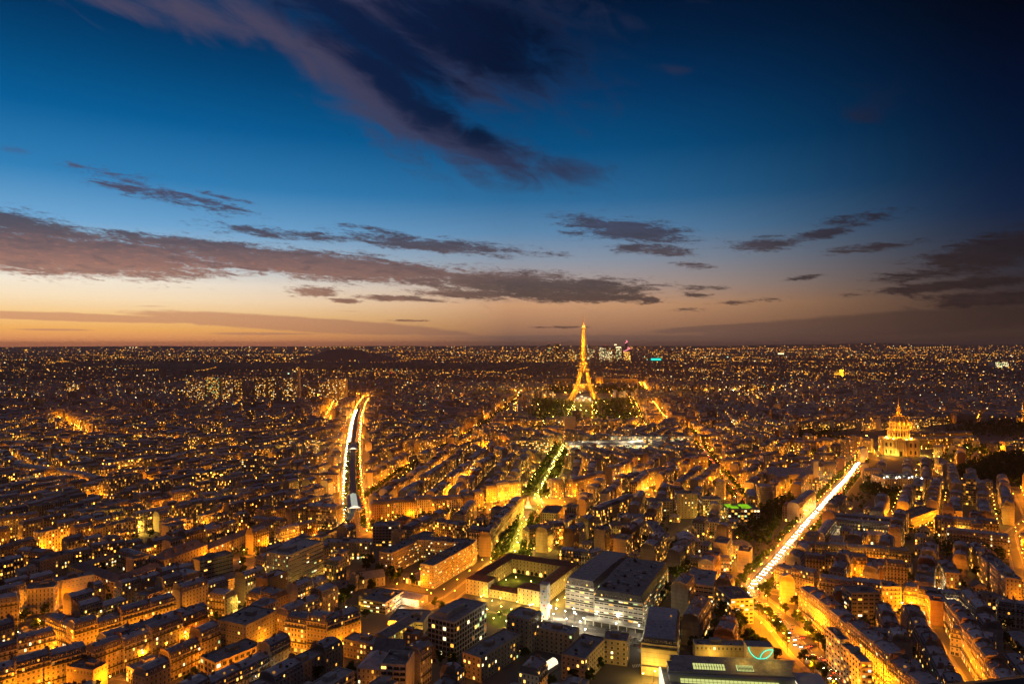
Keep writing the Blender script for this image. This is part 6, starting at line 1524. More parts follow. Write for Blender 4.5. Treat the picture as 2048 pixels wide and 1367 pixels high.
# ------------------------------------------------------------------ elevated railway in the middle of the left boulevard
vd = [p for p in densify(list(reversed(viaduct_bd)), 12) if p[1] < 2300 and p[1] > 880]
curve = [G(704, 1019, 8), G(700, 1034, 8), G(690, 1047, 8), G(674, 1058, 8), G(655, 1066, 8), G(634, 1074, 8), G(612, 1081, 8)]
vd = [p for p in vd if p[1] > curve[0][1] + 15] + curve
vd = densify(vd, 8)
rt = thing("railway_viaduct", "dark elevated railway viaduct running down the middle of the bright left boulevard", "viaduct", (0, 0, 0))
q = MB(); strip(q, vd, -4.3, 4.3, 8.0, "rail_dark"); strip(q, vd, -4.3, 4.3, 6.9, "concrete")
for o_ in (-4.3, 4.3):
    P = []
    for i, (x, y) in enumerate(vd):
        a = vd[max(0, i - 1)]; b = vd[min(len(vd) - 1, i + 1)]; L = math.hypot(b[0] - a[0], b[1] - a[1]); P.append((x - (b[1] - a[1]) / L * o_, y + (b[0] - a[0]) / L * o_))
    for a, b in zip(P, P[1:]): q.face([(*a, 6.9), (*b, 6.9), (*b, 8.0), (*a, 8.0)], "concrete")
q.build("deck", rt)
for o_ in (-4.2, 4.2):
    q = MB(); P = []
    for i, (x, y) in enumerate(vd):
        a = vd[max(0, i - 1)]; b = vd[min(len(vd) - 1, i + 1)]; L = math.hypot(b[0] - a[0], b[1] - a[1]); P.append((x - (b[1] - a[1]) / L * o_, y + (b[0] - a[0]) / L * o_))
    for a, b in zip(P, P[1:]): q.face([(*a, 8.0), (*b, 8.0), (*b, 9.1), (*a, 9.1)], "steel")
    q.build("parapet", rt)
for o_ in (-2.6, -1.2, 1.2, 2.6):
    q = MB(); strip(q, vd, o_ - .07, o_ + .07, 8.12, "steel"); q.build("rail", rt)
pm = MB(); pm.lathe([(.7, 0), (.5, .8), (.5, 6.2), (.8, 6.9)], 8, "stone"); pm = pm.mesh("pier")
for i, (x, y) in enumerate(vd):
    if i % 4 or y > 1700: continue
    a = vd[max(0, i - 1)]; b = vd[min(len(vd) - 1, i + 1)]; L = math.hypot(b[0] - a[0], b[1] - a[1])
    for o_ in (-3, 3): link("pier", pm, rt, (x - (b[1] - a[1]) / L * o_, y + (b[0] - a[0]) / L * o_, 0))
def station(ya, yb, lab, lit):
    pts = [p for p in densify(list(reversed(viaduct_bd)), 4) if ya < p[1] < yb]; m = pts[len(pts) // 2]; a, b = pts[-1], pts[0]
    rot = math.atan2(b[1] - a[1], b[0] - a[0]) - math.pi / 2; L = math.hypot(b[0] - a[0], b[1] - a[1]) / 2
    rt = thing("railway_station", lab, "station", (*m, 0), rot)
    q = MB(); q.seed = (.05, .5)
    for sg in (-1, 1): q.box(sg * 8 - .3, sg * 8 + .3, -L, L, 7, 13, "stone"); q.box(min(sg * 4.6, sg * 7.7), max(sg * 4.6, sg * 7.7), -L, L, 7.2, 9.0, "concrete", bottom=True)
    q.build("wall", rt)
    q = MB()
    for sg in (-1, 1): q.face([(sg * 8.5, -L, 13), (sg * 8.5, L, 13), (sg * 4, L, 15), (sg * 4, -L, 15)], "slate_roof")
    q.build("roof", rt)
    q = MB()
    for sg in (-1, 1): q.face([(sg * 4, -L, 15.02), (sg * 4, L, 15.02), (0, L, 16.6), (0, -L, 16.6)], "glass_roof_lit" if lit else "zinc_roof")
    gr = q.build("glass_roof", rt)
    for k in range(13):
        q = MB(); y = -L + k * L / 6
        for sg in (-1, 1): q.beam((sg * 4.1, y, 15.1), (0, y, 16.75), .14, "dark_metal")
        q.build("roof_rib", gr)
    q = MB(); q.face([(-7.6, -L - .05, 13), (7.6, -L - .05, 13), (4, -L - .05, 14.9), (0, -L - .05, 16.4), (-4, -L - .05, 14.9)], "glass_lit"); q.build("gable_glazing", rt)
    q = MB()
    for sg in (-1, 1):
        for k in range(6): q.box(sg * 6 - .3, sg * 6 + .3, -L + 5 + k * L / 3.2, -L + 6 + k * L / 3.2, 0, 7, "stone")
    q.build("support", rt)
    x_, y_ = m; light(m[0], m[1] - L - 5, 11, "white", 3500)
station(858, 930, "glass-roofed elevated railway station at the near end of the viaduct", True)
station(1343, 1412, "farther elevated railway station with grey roof on the viaduct", False)

# ------------------------------------------------------------------ the lit iron tower
rt = thing("lattice_tower", "tall golden-lit iron lattice tower rising above the horizon", "tower", (*EIF, 0), RAD(-7.3))
PR = [(0, 62.5), (14, 54), (28, 46.5), (42, 39.5), (57, 33.5), (72, 28), (86, 23.7), (100, 20.2), (115, 17.6), (132, 14.6), (150, 12.2), (172, 10), (195, 8.3), (220, 6.9), (248, 5.6), (276, 4.6)]
def half(z):
    for (za, a), (zb, b) in zip(PR, PR[1:]):
        if za <= z <= zb: return a + (b - a) * (z - za) / (zb - za)
    return PR[-1][1]
legw = lambda z: 25 + (14.5 - 25) * z / 57 if z < 57 else 14.5 + (9.0 - 14.5) * (z - 57) / 58
for sx in (-1, 1):
    for sy in (-1, 1):
        q = MB(); zs = [0, 8, 16, 24, 32, 40, 48, 57, 65, 74, 83, 92, 101, 115]
        def cor(z): h, l = half(z), legw(z); return [(sx * h, sy * h, z), (sx * (h - l), sy * h, z), (sx * (h - l), sy * (h - l), z), (sx * h, sy * (h - l), z)]
        for za, zb in zip(zs, zs[1:]):
            A, B = cor(za), cor(zb); Mi = cor((za + zb) / 2)
            for k in range(4):
                j = (k + 1) % 4; q.beam(A[k], B[k], 1.25, "iron"); q.beam(A[k], B[j], .75, "iron"); q.beam(A[j], B[k], .75, "iron"); q.beam(B[k], B[j], .8, "iron")
                ma = tuple((A[k][i] + A[j][i]) / 2 for i in range(3)); mb = tuple((B[k][i] + B[j][i]) / 2 for i in range(3)); q.beam(ma, mb, .6, "iron"); q.beam(Mi[k], Mi[j], .6, "iron")
        q.build("leg", rt)
        q = MB(); h = half(2) - 12; q.box(sx * h - 14, sx * h + 14, sy * h - 14, sy * h + 14, 0, 4, "stone"); q.build("pedestal", rt)
q = MB(); zs = list(range(115, 277, 9)); zs[-1] = 276
for za, zb in zip(zs, zs[1:]):
    a, b = half(za), half(zb); A = [(a, a, za), (-a, a, za), (-a, -a, za), (a, -a, za)]; B = [(b, b, zb), (-b, b, zb), (-b, -b, zb), (b, -b, zb)]
    for k in range(4):
        j = (k + 1) % 4; q.beam(A[k], B[k], 1.15, "iron"); q.beam(A[k], B[j], .75, "iron"); q.beam(A[j], B[k], .75, "iron"); q.beam(B[k], B[j], .7, "iron")
        for f in (.33, .67):
            ma = tuple(A[k][i] + (A[j][i] - A[k][i]) * f for i in range(3)); mb = tuple(B[k][i] + (B[j][i] - B[k][i]) * f for i in range(3)); q.beam(ma, mb, .55, "iron")
q.build("shaft", rt)
for z0_, z1_, a in ((52, 61, 37), (112, 119.5, 21.5), (274, 280, 7.5)):
    q = MB(); i_ = a * .62
    for p in ((-a, a, -a, -i_), (-a, a, i_, a), (-a, -i_, -i_, i_), (i_, a, -i_, i_)): q.box(*p, z0_, z0_ + 1.2, "iron", bottom=True); q.box(*p, z1_ - 1.2, z1_, "iron", bottom=True)
    n = 14
    for k in range(4):
        for i in range(n):
            s_ = -a + 2 * a * (i + .5) / n; x, y = ((s_, -a), (a, s_), (s_, a), (-a, s_))[k]; q.beam((x, y, z0_), (x, y, z1_), .5, "iron")
    pf = q.build("platform", rt)
    q = MB()
    for k in range(4):
        for i in range(7 if a > 10 else 3):
            s_ = -a + 2 * a * (i + .5) / (7 if a > 10 else 3); x, y = ((s_, -a - .8), (a + .8, s_), (s_, a + .8), (-a - .8, s_))[k]; q.box(x - .7, x + .7, y - .7, y + .7, z1_ - .2, z1_ + 1.2, "dot_yellow", bottom=True)
    q.build("floodlight", pf)
for k in range(4):
    q = MB(); P = [(38 * math.cos(math.pi * i / 14), 10 + 34 * math.sin(math.pi * i / 14)) for i in range(15)]
    for (xa, za), (xb, zb) in zip(P, P[1:]):
        for o_ in (0, 3.2):
            fa, fb = half(za) - 4, half(zb) - 4; e = [((xa, -fa), (xb, -fb)), ((fa, xa), (fb, xb)), ((xa, fa), (xb, fb)), ((-fa, xa), (-fb, xb))][k]
            q.beam((*e[0], za + o_), (*e[1], zb + o_), .9, "iron")
    q.build("arch", rt)
q = MB(); q.lathe([(6.5, 280), (6.5, 284), (5, 287), (3.8, 291), (2.4, 295), (1.6, 300)], 10, "iron"); q.build("cupola", rt)
q = MB(); q.lathe([(1.5, 300), (1.0, 308), (.7, 318), (.4, 328)], 6, "iron"); q.build("antenna", rt)
q = MB()
for k in range(8): a = k * math.pi / 4; q.box(5.2 * math.cos(a) - .9, 5.2 * math.cos(a) + .9, 5.2 * math.sin(a) - .9, 5.2 * math.sin(a) + .9, 285, 287, "dot_white", bottom=True)
q.build("beacon", rt)
for z in range(8, 110, 12):
    for sx in (-1, 1):
        for sy in (-1, 1): h = half(z) - legw(z) / 2; light(sx * h, sy * h, z, "gold", 60000, rt)
        h = half(z) + 9
        light(sx * h, -h * .2, z, "gold", 30000, rt); light(h * .2 * sx, sx * h, z, "gold", 30000, rt)  # unseen lights added outside the legs so the outer lattice faces glow
for z in range(120, 276, 10):
    light(0, 0, z, "gold", 26000, rt)
    for sx, sy in ((0, -1), (-1, 0), (0, 1), (1, 0)): h = half(z) + 6; light(sx * h, sy * h, z, "gold", 16000, rt)  # four more added around the shaft to light its outer faces
for sx, sy in ((9, -9), (-9, -9), (-9, 9), (9, 9)): light(sx, sy, 288, "gold", 14000, rt)

for z in (292, 300, 308, 316, 324): light(-4, -5, z, "gold", 7000, rt); light(5, -4, z, "gold", 7000, rt)  # unseen lights added beside the antenna to brighten it

for i, (px, py) in enumerate(((1155, 797), (1163, 793), (1171, 796), (1180, 798), (1187, 795), (1167, 801))):
    x, y = G(px, py); light(x, y, 7, "white", 45000)
    kq = thing("kiosk", f"small glaring white kiosk, {ordn(i)} of six under the golden lattice tower", "kiosk", (x, y, 0), .3 * i, "kiosks under the lattice tower")
    q = MB(); q.box(-4, 4, -3, 3, 0, 3.2, "white_panel"); q.build("wall", kq); q = MB(); q.box(-4.6, 4.6, -3.6, 3.6, 3.21, 4, "glass_lit"); q.build("roof", kq)

# ------------------------------------------------------------------ domed church
rt = thing("domed_church", "golden flood-lit domed church with columned front and tall spire", "church", (*INV, 0), RAD(-22))
S = 31
q = MB(); q.seed = (.05, .5)
q.box(-S, S, -S, S, 0, 29, "stone", "slate_roof"); q.box(-S - .8, S + .8, -S - .8, S + .8, 13.6, 15, "stone", bottom=True); q.box(-S - 1, S + 1, -S - 1, S + 1, 28.2, 30, "stone", "slate_roof", bottom=True)
bd_ = q.build("body", rt)
for k in range(4):
    for s_ in (-28, -22, -12.5, 12.5, 22, 28):
        q = MB(); c_, n_2 = math.cos(k * math.pi / 2), math.sin(k * math.pi / 2); x, y = s_, -S - 1.0; x, y = x * c_ - y * n_2, x * n_2 + y * c_
        q.lathe([(1.15, 0), (1.0, 13.4)], 8, "stone", x, y); q.lathe([(1.05, 15.1), (.9, 28)], 8, "stone", x, y); q.build("column", bd_)
for k in range(4):
    for s_ in (-25, 25, -17.2, 17.2):
        for z in (3, 17):
            q = MB(); c_, n_2 = math.cos(k * math.pi / 2), math.sin(k * math.pi / 2); P = [(s_ - 1.6, z), (s_ + 1.6, z), (s_ + 1.6, z + 6), (s_ + 1, z + 7.4), (s_ - 1, z + 7.4), (s_ - 1.6, z + 6)]
            q.face([(x * c_ + (S + .06) * n_2, x * n_2 - (S + .06) * c_, zz) for x, zz in P], "glass_dark"); q.build("window", bd_)
q = MB(); q.box(-10, 10, -S - 5, -S - .02, 0, 13.5, "stone"); q.box(-10.5, 10.5, -S - 5.5, -S - .02, 13.52, 15, "stone", bottom=True); q.box(-8.5, 8.5, -S - 4, -S - 1.1, 15.02, 27, "stone")
q.face([(-9.5, -S - 4.6, 28), (9.5, -S - 4.6, 28), (0, -S - 4.6, 34)], "stone"); q.face([(-9.5, -S - 4.6, 28), (0, -S - 4.6, 34), (0, -S + 6, 34), (-9.5, -S + 6, 28)], "slate_roof"); q.face([(9.5, -S - 4.6, 28), (9.5, -S + 6, 28), (0, -S + 6, 34), (0, -S - 4.6, 34)], "slate_roof")
for s_ in (-8, -4.5, 4.5, 8): q.lathe([(.95, 0), (.85, 13.4)], 8, "stone", s_, -S - 6.2); q.lathe([(.85, 15.1), (.75, 26.8)], 8, "stone", s_ * .9, -S - 5)
q.face([(-2, -S - 5.06, 0), (2, -S - 5.06, 0), (2, -S - 5.06, 9), (-2, -S - 5.06, 9)], "glass_dark"); q.build("portico", rt)
q = MB(); q.lathe([(19, 30.02), (19, 33), (17.4, 33.1), (17.4, 46.5), (20.2, 46.6), (20.2, 48.3), (17.2, 48.4), (16.8, 56.5), (18, 56.6), (18, 57.6)], 40, "stone"); dr = q.build("drum", rt)
for k in range(24):
    a = k * math.pi / 12 + .06; q = MB(); q.lathe([(.75, 33), (.65, 46.6)], 7, "stone", 19.3 * math.cos(a), 19.3 * math.sin(a)); q.build("column", dr)
for k in range(24):
    a = (k + .5) * math.pi / 12 + .06; u, v = math.cos(a), math.sin(a)
    for z, r_ in ((35.5, 17.55), (50, 17.2)):
        q = MB(); q.face([(r_ * u + 1.1 * v, r_ * v - 1.1 * u, z), (r_ * u - 1.1 * v, r_ * v + 1.1 * u, z), ((r_ + .1) * u - 1.1 * v, (r_ + .1) * v + 1.1 * u, z + (7 if z < 40 else 4.4)), ((r_ + .1) * u + 1.1 * v, (r_ + .1) * v - 1.1 * u, z + (7 if z < 40 else 4.4))], "glass_dark"); q.build("window", dr)
q = MB(); q.lathe([(17, 57.6), (16.7, 61), (15.6, 65), (13.4, 69), (10.2, 72.4), (6.2, 75), (5.2, 76)], 36, "slate_roof"); dm = q.build("dome", rt)
for k in range(12):
    a = k * math.pi / 6; q = MB(); P = [(17.15, 57.6), (16.85, 61), (15.8, 65), (13.6, 69), (10.4, 72.6), (6.4, 75.2)]
    for (ra, za), (rb, zb) in zip(P, P[1:]): q.beam((ra * math.cos(a), ra * math.sin(a), za), (rb * math.cos(a), rb * math.sin(a), zb), .75, "gold_leaf", 5)
    q.build("dome_rib", dm)
q = MB(); q.lathe([(5.6, 76), (5.6, 77.4), (3.6, 77.5), (3.6, 86), (4.6, 86.1), (4.2, 87.4), (2.4, 89)], 14, "gold_leaf"); q.build("lantern", rt)
q = MB(); q.lathe([(2.2, 89), (1.4, 95), (.8, 102), (.4, 109)], 8, "gold_leaf"); q.beam((-1.6, 0, 110), (1.6, 0, 110), .3, "gold_leaf"); q.beam((0, 0, 109), (0, 0, 112.5), .3, "gold_leaf"); q.build("spire", rt)
for k in range(12):
    a = k * math.pi / 6; light(24 * math.cos(a), 24 * math.sin(a), 33.5, "dome", 9000, rt); light(23 * math.cos(a), 23 * math.sin(a), 50, "dome", 5000, rt)
    light(20 * math.cos(a), 20 * math.sin(a), 60, "dome", 5200, rt)
    q = MB(); q.box(22.5 * math.cos(a) - .5, 22.5 * math.cos(a) + .5, 22.5 * math.sin(a) - .5, 22.5 * math.sin(a) + .5, 30.02, 31.4, "lamp_yellow"); q.build("floodlight", rt)
for k in range(4):
    for s_ in (-24, -10, 10, 24):
        c_, n_2 = math.cos(k * math.pi / 2), math.sin(k * math.pi / 2); x, y = s_, -S - 11; light(x * c_ - y * n_2, x * n_2 + y * c_, 3, "yellow" if s_ < 0 else "dome", 9000 if s_ in (-24,) or k == 3 else 4500, rt)
for a in range(4): light(7.5 * math.cos(a * 1.57 + .8), 7.5 * math.sin(a * 1.57 + .8), 80, "dome", 3500, rt); light(4 * math.cos(a * 1.57 + .8), 4 * math.sin(a * 1.57 + .8), 93, "dome", 1200, rt)
# the long dark wings behind the church


a = (INV[0] + 40, INV[1] + 45); hero("institution_wing", "long dark slate-roofed wing stretching right behind the domed church", "institution", a, away(a, 170, (.985, .17)), 15, 20, 5, 'mansard', detail=1, col=5)
a = (INV[0] + 60, INV[1] + 120); hero("institution_wing", "farther dark slate-roofed range behind the domed church", "institution", a, away(a, 190, (.985, .17)), 15, 20, 5, 'mansard', detail=1, col=5)
a = (INV[0] - 95, INV[1] + 10); hero("institution_wing", "low dark building with small lights left of the domed church", "institution", a, away(a, 58, (.95, .1)), 12, 9, 3, 'hip', detail=1, col=0, rmat='slate_roof')
x, y = G(1733, 884); q = thing("tall_lamp", "single starry orange floodlight mast left of the domed church", "lamp", (x, y, 0)); m_ = MB(); m_.lathe([(.3, 0), (.15, 14)], 6, "dark_metal"); m_.build("pole", q); m_ = MB(); m_.lathe([(.1, 14), (1.3, 14.6), (1.3, 15.4), (.1, 16)], 8, "lamp_sodium"); m_.build("lamp_head", q); light(0, -1, 13, "sodium", 9000, q)

# ------------------------------------------------------------------ arch, palace wings, academy, white ministry, curved slab
x, y = G(1680, 753); rt = thing("triumphal_arch", "small bright golden triumphal arch in the right distance", "arch", (x, y, 0), RAD(30))
q = MB()
for sg in (-1, 1): q.box(min(sg * 7.5, sg * 22.5), max(sg * 7.5, sg * 22.5), -11, 11, 0, 30, "stone")
P = [(7.5 * math.cos(math.pi * k / 10), 22 + 7.5 * math.sin(math.pi * k / 10)) for k in range(11)]
for yy_ in (-10.95, 10.95):
    for (xa, za), (xb, zb) in zip(P, P[1:]): q.face([(xa, yy_, za), (xb, yy_, zb), (xb, yy_, 30), (xa, yy_, 30)], "stone")
for (xa, za), (xb, zb) in zip(P, P[1:]): q.face([(xa, -10.95, za), (xa, 10.95, za), (xb, 10.95, zb), (xb, -10.95, zb)], "stone")
q.build("pillars", rt); q = MB(); q.box(-22.5, 22.5, -11, 11, 30.01, 44, "stone"); q.build("attic", rt); q = MB(); q.box(-24, 24, -12.5, 12.5, 36, 38.5, "stone", bottom=True); q.box(-23, 23, -11.5, 11.5, 44.01, 49, "stone"); q.build("cornice", rt)
for s_ in (-18, 0, 18): light(s_, -22, 5, "gold", 60000, rt); light(s_, -20, 40, "gold", 30000, rt)
light(-34, 0, 8, "gold", 60000, rt); light(0, 0, 12, "gold", 26000, rt)
x0, y0 = G(1110, 771); x1, y1 = G(1150, 771.5)
def colonnade(name, lab, px0, px1, py, top, depth, watts):
    Yb = HC * F / (py - HY); A, B = G(px0, py), G(px1, py); h = HC - (top - HY) * Yb / F; L = B[0] - A[0]
    rt = thing(name, lab, "palace", ((A[0] + B[0]) / 2, Yb, 0)); q = MB(); q.box(-L / 2, L / 2, 0, depth, 0, h, "stone", "gravel_roof"); q.box(-L / 2 - 1, L / 2 + 1, -1, depth + 1, h + .01, h + 3, "stone", "gravel_roof"); q.build("wall", rt)
    n = max(4, int(L / 7))
    for k in range(n): q = MB(); x = -L / 2 + (k + .5) * L / n; q.box(x - 1, x + 1, -1.5, -.01, 0, h, "stone"); q.build("pilaster", rt)
    for k in range(n - 1): q = MB(); x = -L / 2 + (k + 1) * L / n; q.box(x - 1.2, x + 1.2, -.1, -.005, 4, h - 5, "glass_dark"); q.build("window", rt)
    for k in range(max(1, int(L / 40))): light(-L / 2 + (k + .5) * L / max(1, int(L / 40)), -14, 4, "sodium", watts, rt)
colonnade("palace_wing", "long dim columned palace wing left of the lattice tower", 1108, 1146, 771, 758, 24, 1600)
colonnade("palace_pavilion", "bright orange square palace pavilion right of the lattice tower", 1191, 1206, 771, 754.5, 30, 42000)
colonnade("palace_wing", "long dim columned palace wing right of the orange pavilion", 1207, 1275, 770, 758, 24, 1600)
hero("academy_wing", "dark academy wing left of the wrapped pavilion", "academy", G(1082, 869), G(1128, 870), 14, 17, 4, 'mansard', detail=1, col=0)
hero("academy_wing", "dark academy wing right of the wrapped pavilion", "academy", G(1152, 870), G(1200, 868), 14, 17, 4, 'mansard', detail=1, col=0)
A, B = G(1129, 870), G(1151, 870); rt = thing("wrapped_pavilion", "tall pale scaffold-wrapped pavilion at the foot of the tower lawn", "pavilion", ((A[0] + B[0]) / 2, A[1], 0)); L = B[0] - A[0]
q = MB(); q.box(-L / 2, L / 2, 0, 24, 0, 43, "white_panel", "gravel_roof"); q.build("wall", rt)
for z in range(4, 43, 4): q = MB(); q.box(-L / 2 - .6, L / 2 + .6, -1, -.02, z, z + .4, "steel", bottom=True); q.build("scaffold_deck", rt)
for x in np.linspace(-L / 2, L / 2, 9): q = MB(); q.beam((x, -1.1, 0), (x, -1.1, 44), .15, "steel"); q.build("scaffold_pole", rt)
for p in ((1105, 876), (1092, 877), (1138, 878), (1170, 877), (1186, 876)): x, y = G(*p); light(x, y, 4, "sodium", 12000)
tower("office_building", "left arm of the curved office slab with lit window rows", "office block", 978, 1012, 908, 886, 16, detail=1, ty='slab', col=0, bay=3)
u_, b_ = tower("office_building", "long curved office slab with rows of amber windows before the academy", "office block", 1013, 1097, 907, 881, 16, ty='slab', col=0, bay=3.2, wsz=(2.4, 1.6), plit2=.55, wf=(0,))
light(b_['cx'], b_['cy'] - 60, 10, "sodium", 30000)
tower("hall_building", "fan-shaped low hall glowing orange left of the curved slab", "hall", 935, 985, 893, 882, 30, detail=1, col=0, ty='flat')
for p in ((938, 896), (950, 896), (962, 896), (976, 895), (990, 893)): x, y = G(*p); light(x, y, 6, "sodium", 12000)
rt, b_ = tower("ministry_building", "wide white-lit glass ministry with glowing roof edges", "office block", 1135, 1296, 909, 890, 55, ty='slab', col=3, bay=4, wsz=(3.0, 2.6), plit2=.8, cool=1.0, wf=(0,), hut=(60, 14, 5))
q = MB(); w_, d_, h_ = b_['w'], b_['d'], b_['h']
for x0, x1, y0, y1 in ((-w_ / 2, w_ * .1, -20, -17), (-w_ * .3, w_ * .45, 4, 7), (w_ * .1, w_ / 2, 18, 21)): q.box(x0, x1, y0, y1, h_ + .9, h_ + 3.5, "white_panel")
q.build("roof_screen", rt)
for k in range(9): light(-w_ / 2 + (k + .5) * w_ / 9, -14 + (k % 3) * 14, h_ + 5, "white", 5500, rt)
for k in range(5): light(-w_ / 2 + (k + .5) * w_ / 5, -d_ / 2 - 14, 6, "white", 8000, rt)
rt, b_ = tower("ministry_building", "long pale slab with lit strip windows right behind the white ministry", "office block", 1222, 1386, 900, 873, 15, ty='slab', col=3, bay=4, wsz=(3.2, 1.5), plit2=.45, cool=.8, wf=(0,))
for k in range(4): light(-b_['w'] / 2 + (k + .5) * b_['w'] / 4, -14, 12, "white", 7000, rt)
rt, b_ = tower("apartment_tower", "white flood-lit house with glaring base right of the orange row", "apartment block", 1338, 1358, 958, 932, 14, col=3, bay=4, wsz=(2, 1.8), plit2=.25)
light(-2, -12, 5, "white", 9000, rt)

# ------------------------------------------------------------------ towers far away
r7 = random.Random(17)
def far_tower(lab, px, w, top, base, mats, p, wall="far_wall", cap=None, dep=.8, rot=0.0, group=None, name="tower_block", pz=1.0):
    Yb = HC * F / (base - HY); x, y = G(px, base); h = HC - (top - HY) * Yb / F; W_ = w * Yb / F; D_ = W_ * dep
    rt = thing(name, lab, "tower", (x, y, 0), rot, group); q = MB(); q.box(-W_ / 2, W_ / 2, 0, D_, 0, h, wall, "far_roof"); q.build("wall", rt)
    ny_ = max(4, int(h / (Yb * .00095))); nx_ = max(2, int(w / 1.55)); q = MB()
    for j in range(ny_):
        for i in range(nx_):
            if r7.random() < p:
                x_, z_ = -W_ / 2 + (i + .5) * W_ / nx_, (j + .6) * h / ny_; sx, sz = W_ / nx_ * .42 * pz, h / ny_ * .36 * pz
                q.face([(x_ - sx, -.4, z_ - sz), (x_ + sx, -.4, z_ - sz), (x_ + sx, -.4, z_ + sz), (x_ - sx, -.4, z_ + sz)], r7.choice(mats))
    if q.f: o_ = q.build("window", rt); o_["kind"] = "stuff"
    if cap: c_ = MB(); c_.box(-W_ / 2 * cap[0], W_ / 2 * cap[0], D_ * .2, D_ * .8, h + .01, h + cap[1], cap[2]); c_.build("roof_crown", rt)
    return rt, h, W_
WM_ = ["dot_dim", "dot_dim", "win_dim", "win_dim", "win_amber", "win_pale", "win_warm"]
tops = [757, 762, 755, 756, 760, 757, 758, 756, 768, 770, 764, 757, 758]
for i, ((px, w), tp) in enumerate(zip(FS, tops)):
    if px == 425: rt, h, W_ = far_tower("dark riverside tower crossed by a bright yellow-green lattice", px, w, tp, 800, ["win_green", "win_dim", "win_amber"], .30, "far_wall", group="riverside towers")
    else: far_tower(f"riverside tower block, {ordn(i)} from the left along the river", px, w, tp, 799 + (i % 3), WM_, .20, "far_pale" if i in (0, 1, 3, 8, 12) else "far_wall", group="riverside towers")
rt = thing("chimney_stack", "very tall slim grey chimney among the riverside towers", "chimney", (*G(598, 806), 0)); q = MB(); q.lathe([(6.2, 0), (5.0, 120), (4.6, 126)], 14, "far_pale"); q.build("shaft", rt); q = MB(); q.lathe([(4.9, 126.01), (4.9, 129)], 14, "far_roof"); q.build("rim", rt)
far_tower("blank pale block right of the tall chimney", 608, 9, 756, 790, WM_, .04, "far_pale")
far_tower("dark slab with two red roof lights in the left distance", 146, 26, 767, 795, WM_, .3)
far_tower("white pair of lit tower cores in the left distance", 116, 30, 785, 796, ["dot_white", "dot_green", "win_pale"], .2, "far_pale")
LDF = [(1098, 9, 690, "dark tower with sloping crown at the left end of the far skyline", ["win_green", "dot_dim", "win_warm"], .40, "far_wall"), (1112, 9, 689, "dark twin-capped tower in the far skyline", ["dot_dim", "win_warm", "win_dim"], .35, "far_wall"), (1118, 6, 689, "narrow twin of the dark twin-capped tower", ["dot_dim", "win_warm", "win_dim"], .35, "far_wall"),
       (1130, 8, 702, "low dark block left of the amber block in the far skyline", WM_, .4, "far_wall"), (1139, 7, 698, "amber-windowed block left of the golden tower in the far skyline", ["win_amber", "win_warm", "dot_dim"], .5, "far_wall"), (1147, 11, 699, "wide dim block just left of the golden tower", WM_, .45, "far_wall"), (1150, 9, 709, "pale lit low block just left of the golden tower", ["win_green", "win_pale", "win_warm"], .7, "far_pale"),
       (1177, 7, 690, "pale green tower just right of the golden tower", ["win_green", "win_pale", "win_dim"], .6, "far_pale"), (1184, 9, 699, "low lit block right of the pale green tower", ["win_pale", "win_green", "dot_dim"], .5, "far_wall"), (1211, 26, 695, "broad cream-lit office tower in the far skyline", ["win_pale", "win_green", "win_pale", "win_dim"], .78, "far_pale"), (1231, 6, 689, "slim dark tower with white roof lights", ["dot_dim", "win_dim"], .3, "far_wall"),
       (1237, 12, 694, "rounded green-white lit tower in the far skyline", ["win_green", "win_green", "win_pale"], .85, "far_pale"), (1224, 14, 708, "low dark block before the cream-lit tower", WM_, .35, "far_wall"), (1290, 10, 708, "small white-topped block right of the pink-edged tower", ["win_pale", "dot_dim", "dot_green"], .4, "far_wall"), (1341, 8, 699, "plain dark tower right of the teal sign", WM_, .15, "far_wall"), (1200, 7, 703, "short lit block left of the cream-lit tower", WM_, .5, "far_wall")]
for px, w, tp, lab, mats, p, wl_ in LDF:
    rt, h, W_ = far_tower(lab, px, w, tp, 722.5, mats + ['win_dim', 'dot_dim'], p * .6, wl_, cap=(.5, 26, "far_roof") if px in (1211,) else (.6, 10, "far_roof") if px in (1098, 1112, 1118) else None, group="far office skyline")
    if px in (1231, 1237): q = MB(); q.box(-W_ * .4, W_ * .4, -1, 0, h - 6, h + 6, "dot_white"); q.build("roof_light", rt)
    if px in (1098, 1112, 1211): q = MB(); q.box(-3, 3, -1, 4, h + 27, h + 32, "dot_red"); q.build("beacon", rt)
rt, h, W_ = far_tower("yellow-lit tower with a slanting pink-edged top in the far skyline", 1254, 14, 703, 722.5, ["win_warm", "win_amber", "win_dim"], .6, "far_pale", group="far office skyline", pz=1.1)
q = MB(); q.face([(-W_ / 2, 0, h), (W_ / 2, 0, h), (W_ / 2, 0, h + 48), (W_ * .25, 0, h + 52)], "far_pale"); q.box(-W_ * .25, W_ * .05, 4, 20, h, h + 130, "far_roof"); q.build("roof_crown", rt)
q = MB()
for a, b in (((-W_ / 2, -1, h + 2), (W_ * .45, -1, h + 44)), ((W_ * .1, -1, h + 60), (W_ * .5, -1, h + 40)), ((-W_ * .28, 3, h + 112), (W_ * .08, 3, h + 132)), ((W_ * .08, 3, h + 132), (-W_ * .15, 3, h + 150))): q.beam(a, b, 3.6, "neon_pink")
q.build("neon_edge", rt)
rt, h, W_ = far_tower("lit billboard block with a bright teal sign in the far skyline", 1312, 20, 715, 723, ["dot_dim"], .1)
q = MB(); q.box(-W_ * .5, W_ * .5, -3, -1, h - 34, h - 8, "screen_teal", bottom=True); q.build("sign_panel", rt)
far_tower("slim dark hotel tower in the right distance with lit white cap", 1563, 8, 708, 736, ["dot_dim", "dot_dim"], .12, "far_roof", cap=(1.3, 10, "dot_white"), name="hotel_tower")
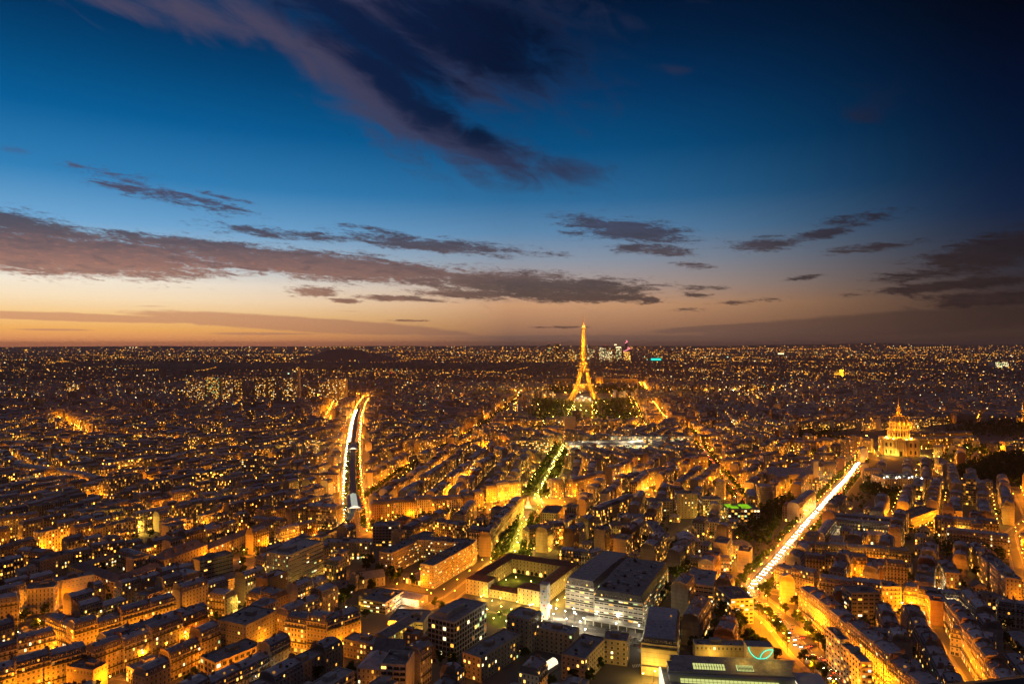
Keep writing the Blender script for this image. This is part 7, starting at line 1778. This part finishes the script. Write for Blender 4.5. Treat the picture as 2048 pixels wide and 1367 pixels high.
far_tower("white-lit wide office block at the far right", 2004, 26, 724, 737, ["win_pale", "win_green", "dot_white"], .6, "far_pale")
far_tower("white shop building glowing behind the domed church", 1723, 24, 793, 800, ["dot_white"], .9, "far_pale")
rt = thing("church_spire", "pale flood-lit church tower with pointed spire in the left distance", "church", (*G(128, 858), 0)); q = MB(); q.box(-5, 5, -5, 5, 0, 22, "stone"); q.build("tower", rt); q = MB(); q.lathe([(6.5, 22), (0, 48)], 4, "slate_roof", a0=math.pi / 4); q.build("spire", rt); light(0, -14, 5, "yellow", 26000, rt)
# dark parapet edge of the viewing terrace right below the camera
rt = thing("terrace_rail", "dark blurred rail edge poking into the bottom right corner", "rail", (0, 0, 0))
q = MB(); q.beam((.9, 2.0, HC - 1.033 - .15), (2.6, 2.0, HC - .846 - .15), .15, "rail_dark", 16); q.build("handrail", rt)
q = MB(); q.beam((2.2, 2.0, HC - 2.4), (2.2, 2.0, HC - 1.05), .04, "steel", 8); q.build("post", rt)
print("objects", len(bpy.data.objects), "lights", NL[0])
mx, my = plaza; rt = thing("monument", "small white-lit stone monument in the middle of the orange plaza", "monument", (mx, my, 1.3))
q = MB(); q.box(-4, 4, -4, 4, 0, 3, "stone"); q.box(-2.2, 2.2, -2.2, 2.2, 3.01, 9, "stone"); q.build("pedestal", rt); q = MB(); q.lathe([(1.2, 9.01), (1.5, 11), (.9, 13), (.5, 14.5)], 8, "stone"); q.build("statue", rt)
for sx, sy in ((6, -7), (-6, -7)): light(sx, sy, 2, "white", 2500, rt)

# ------------------------------------------------------------------ the air over the town
q = MB(); q.box(-30000, 30000, -300, 34000, -1, 345, "dark_metal", bottom=True)
hz = q.build("haze"); tag(hz, kind="stuff")
m = bpy.data.materials.new("haze"); m.use_nodes = True; m.node_tree.nodes.clear(); t = NT(m.node_tree)
o = t.new('ShaderNodeOutputMaterial'); v = t.new('ShaderNodeVolumePrincipled'); v.inputs['Color'].default_value = (.95, .68, .56, 1); v.inputs['Density'].default_value = 2.7e-5; v.inputs['Anisotropy'].default_value = .2
t.l.new(v.outputs[0], o.inputs['Volume']); hz.data.materials.clear(); hz.data.materials.append(m)
cy.volume_bounces = 0; m.cycles.homogeneous_volume = True
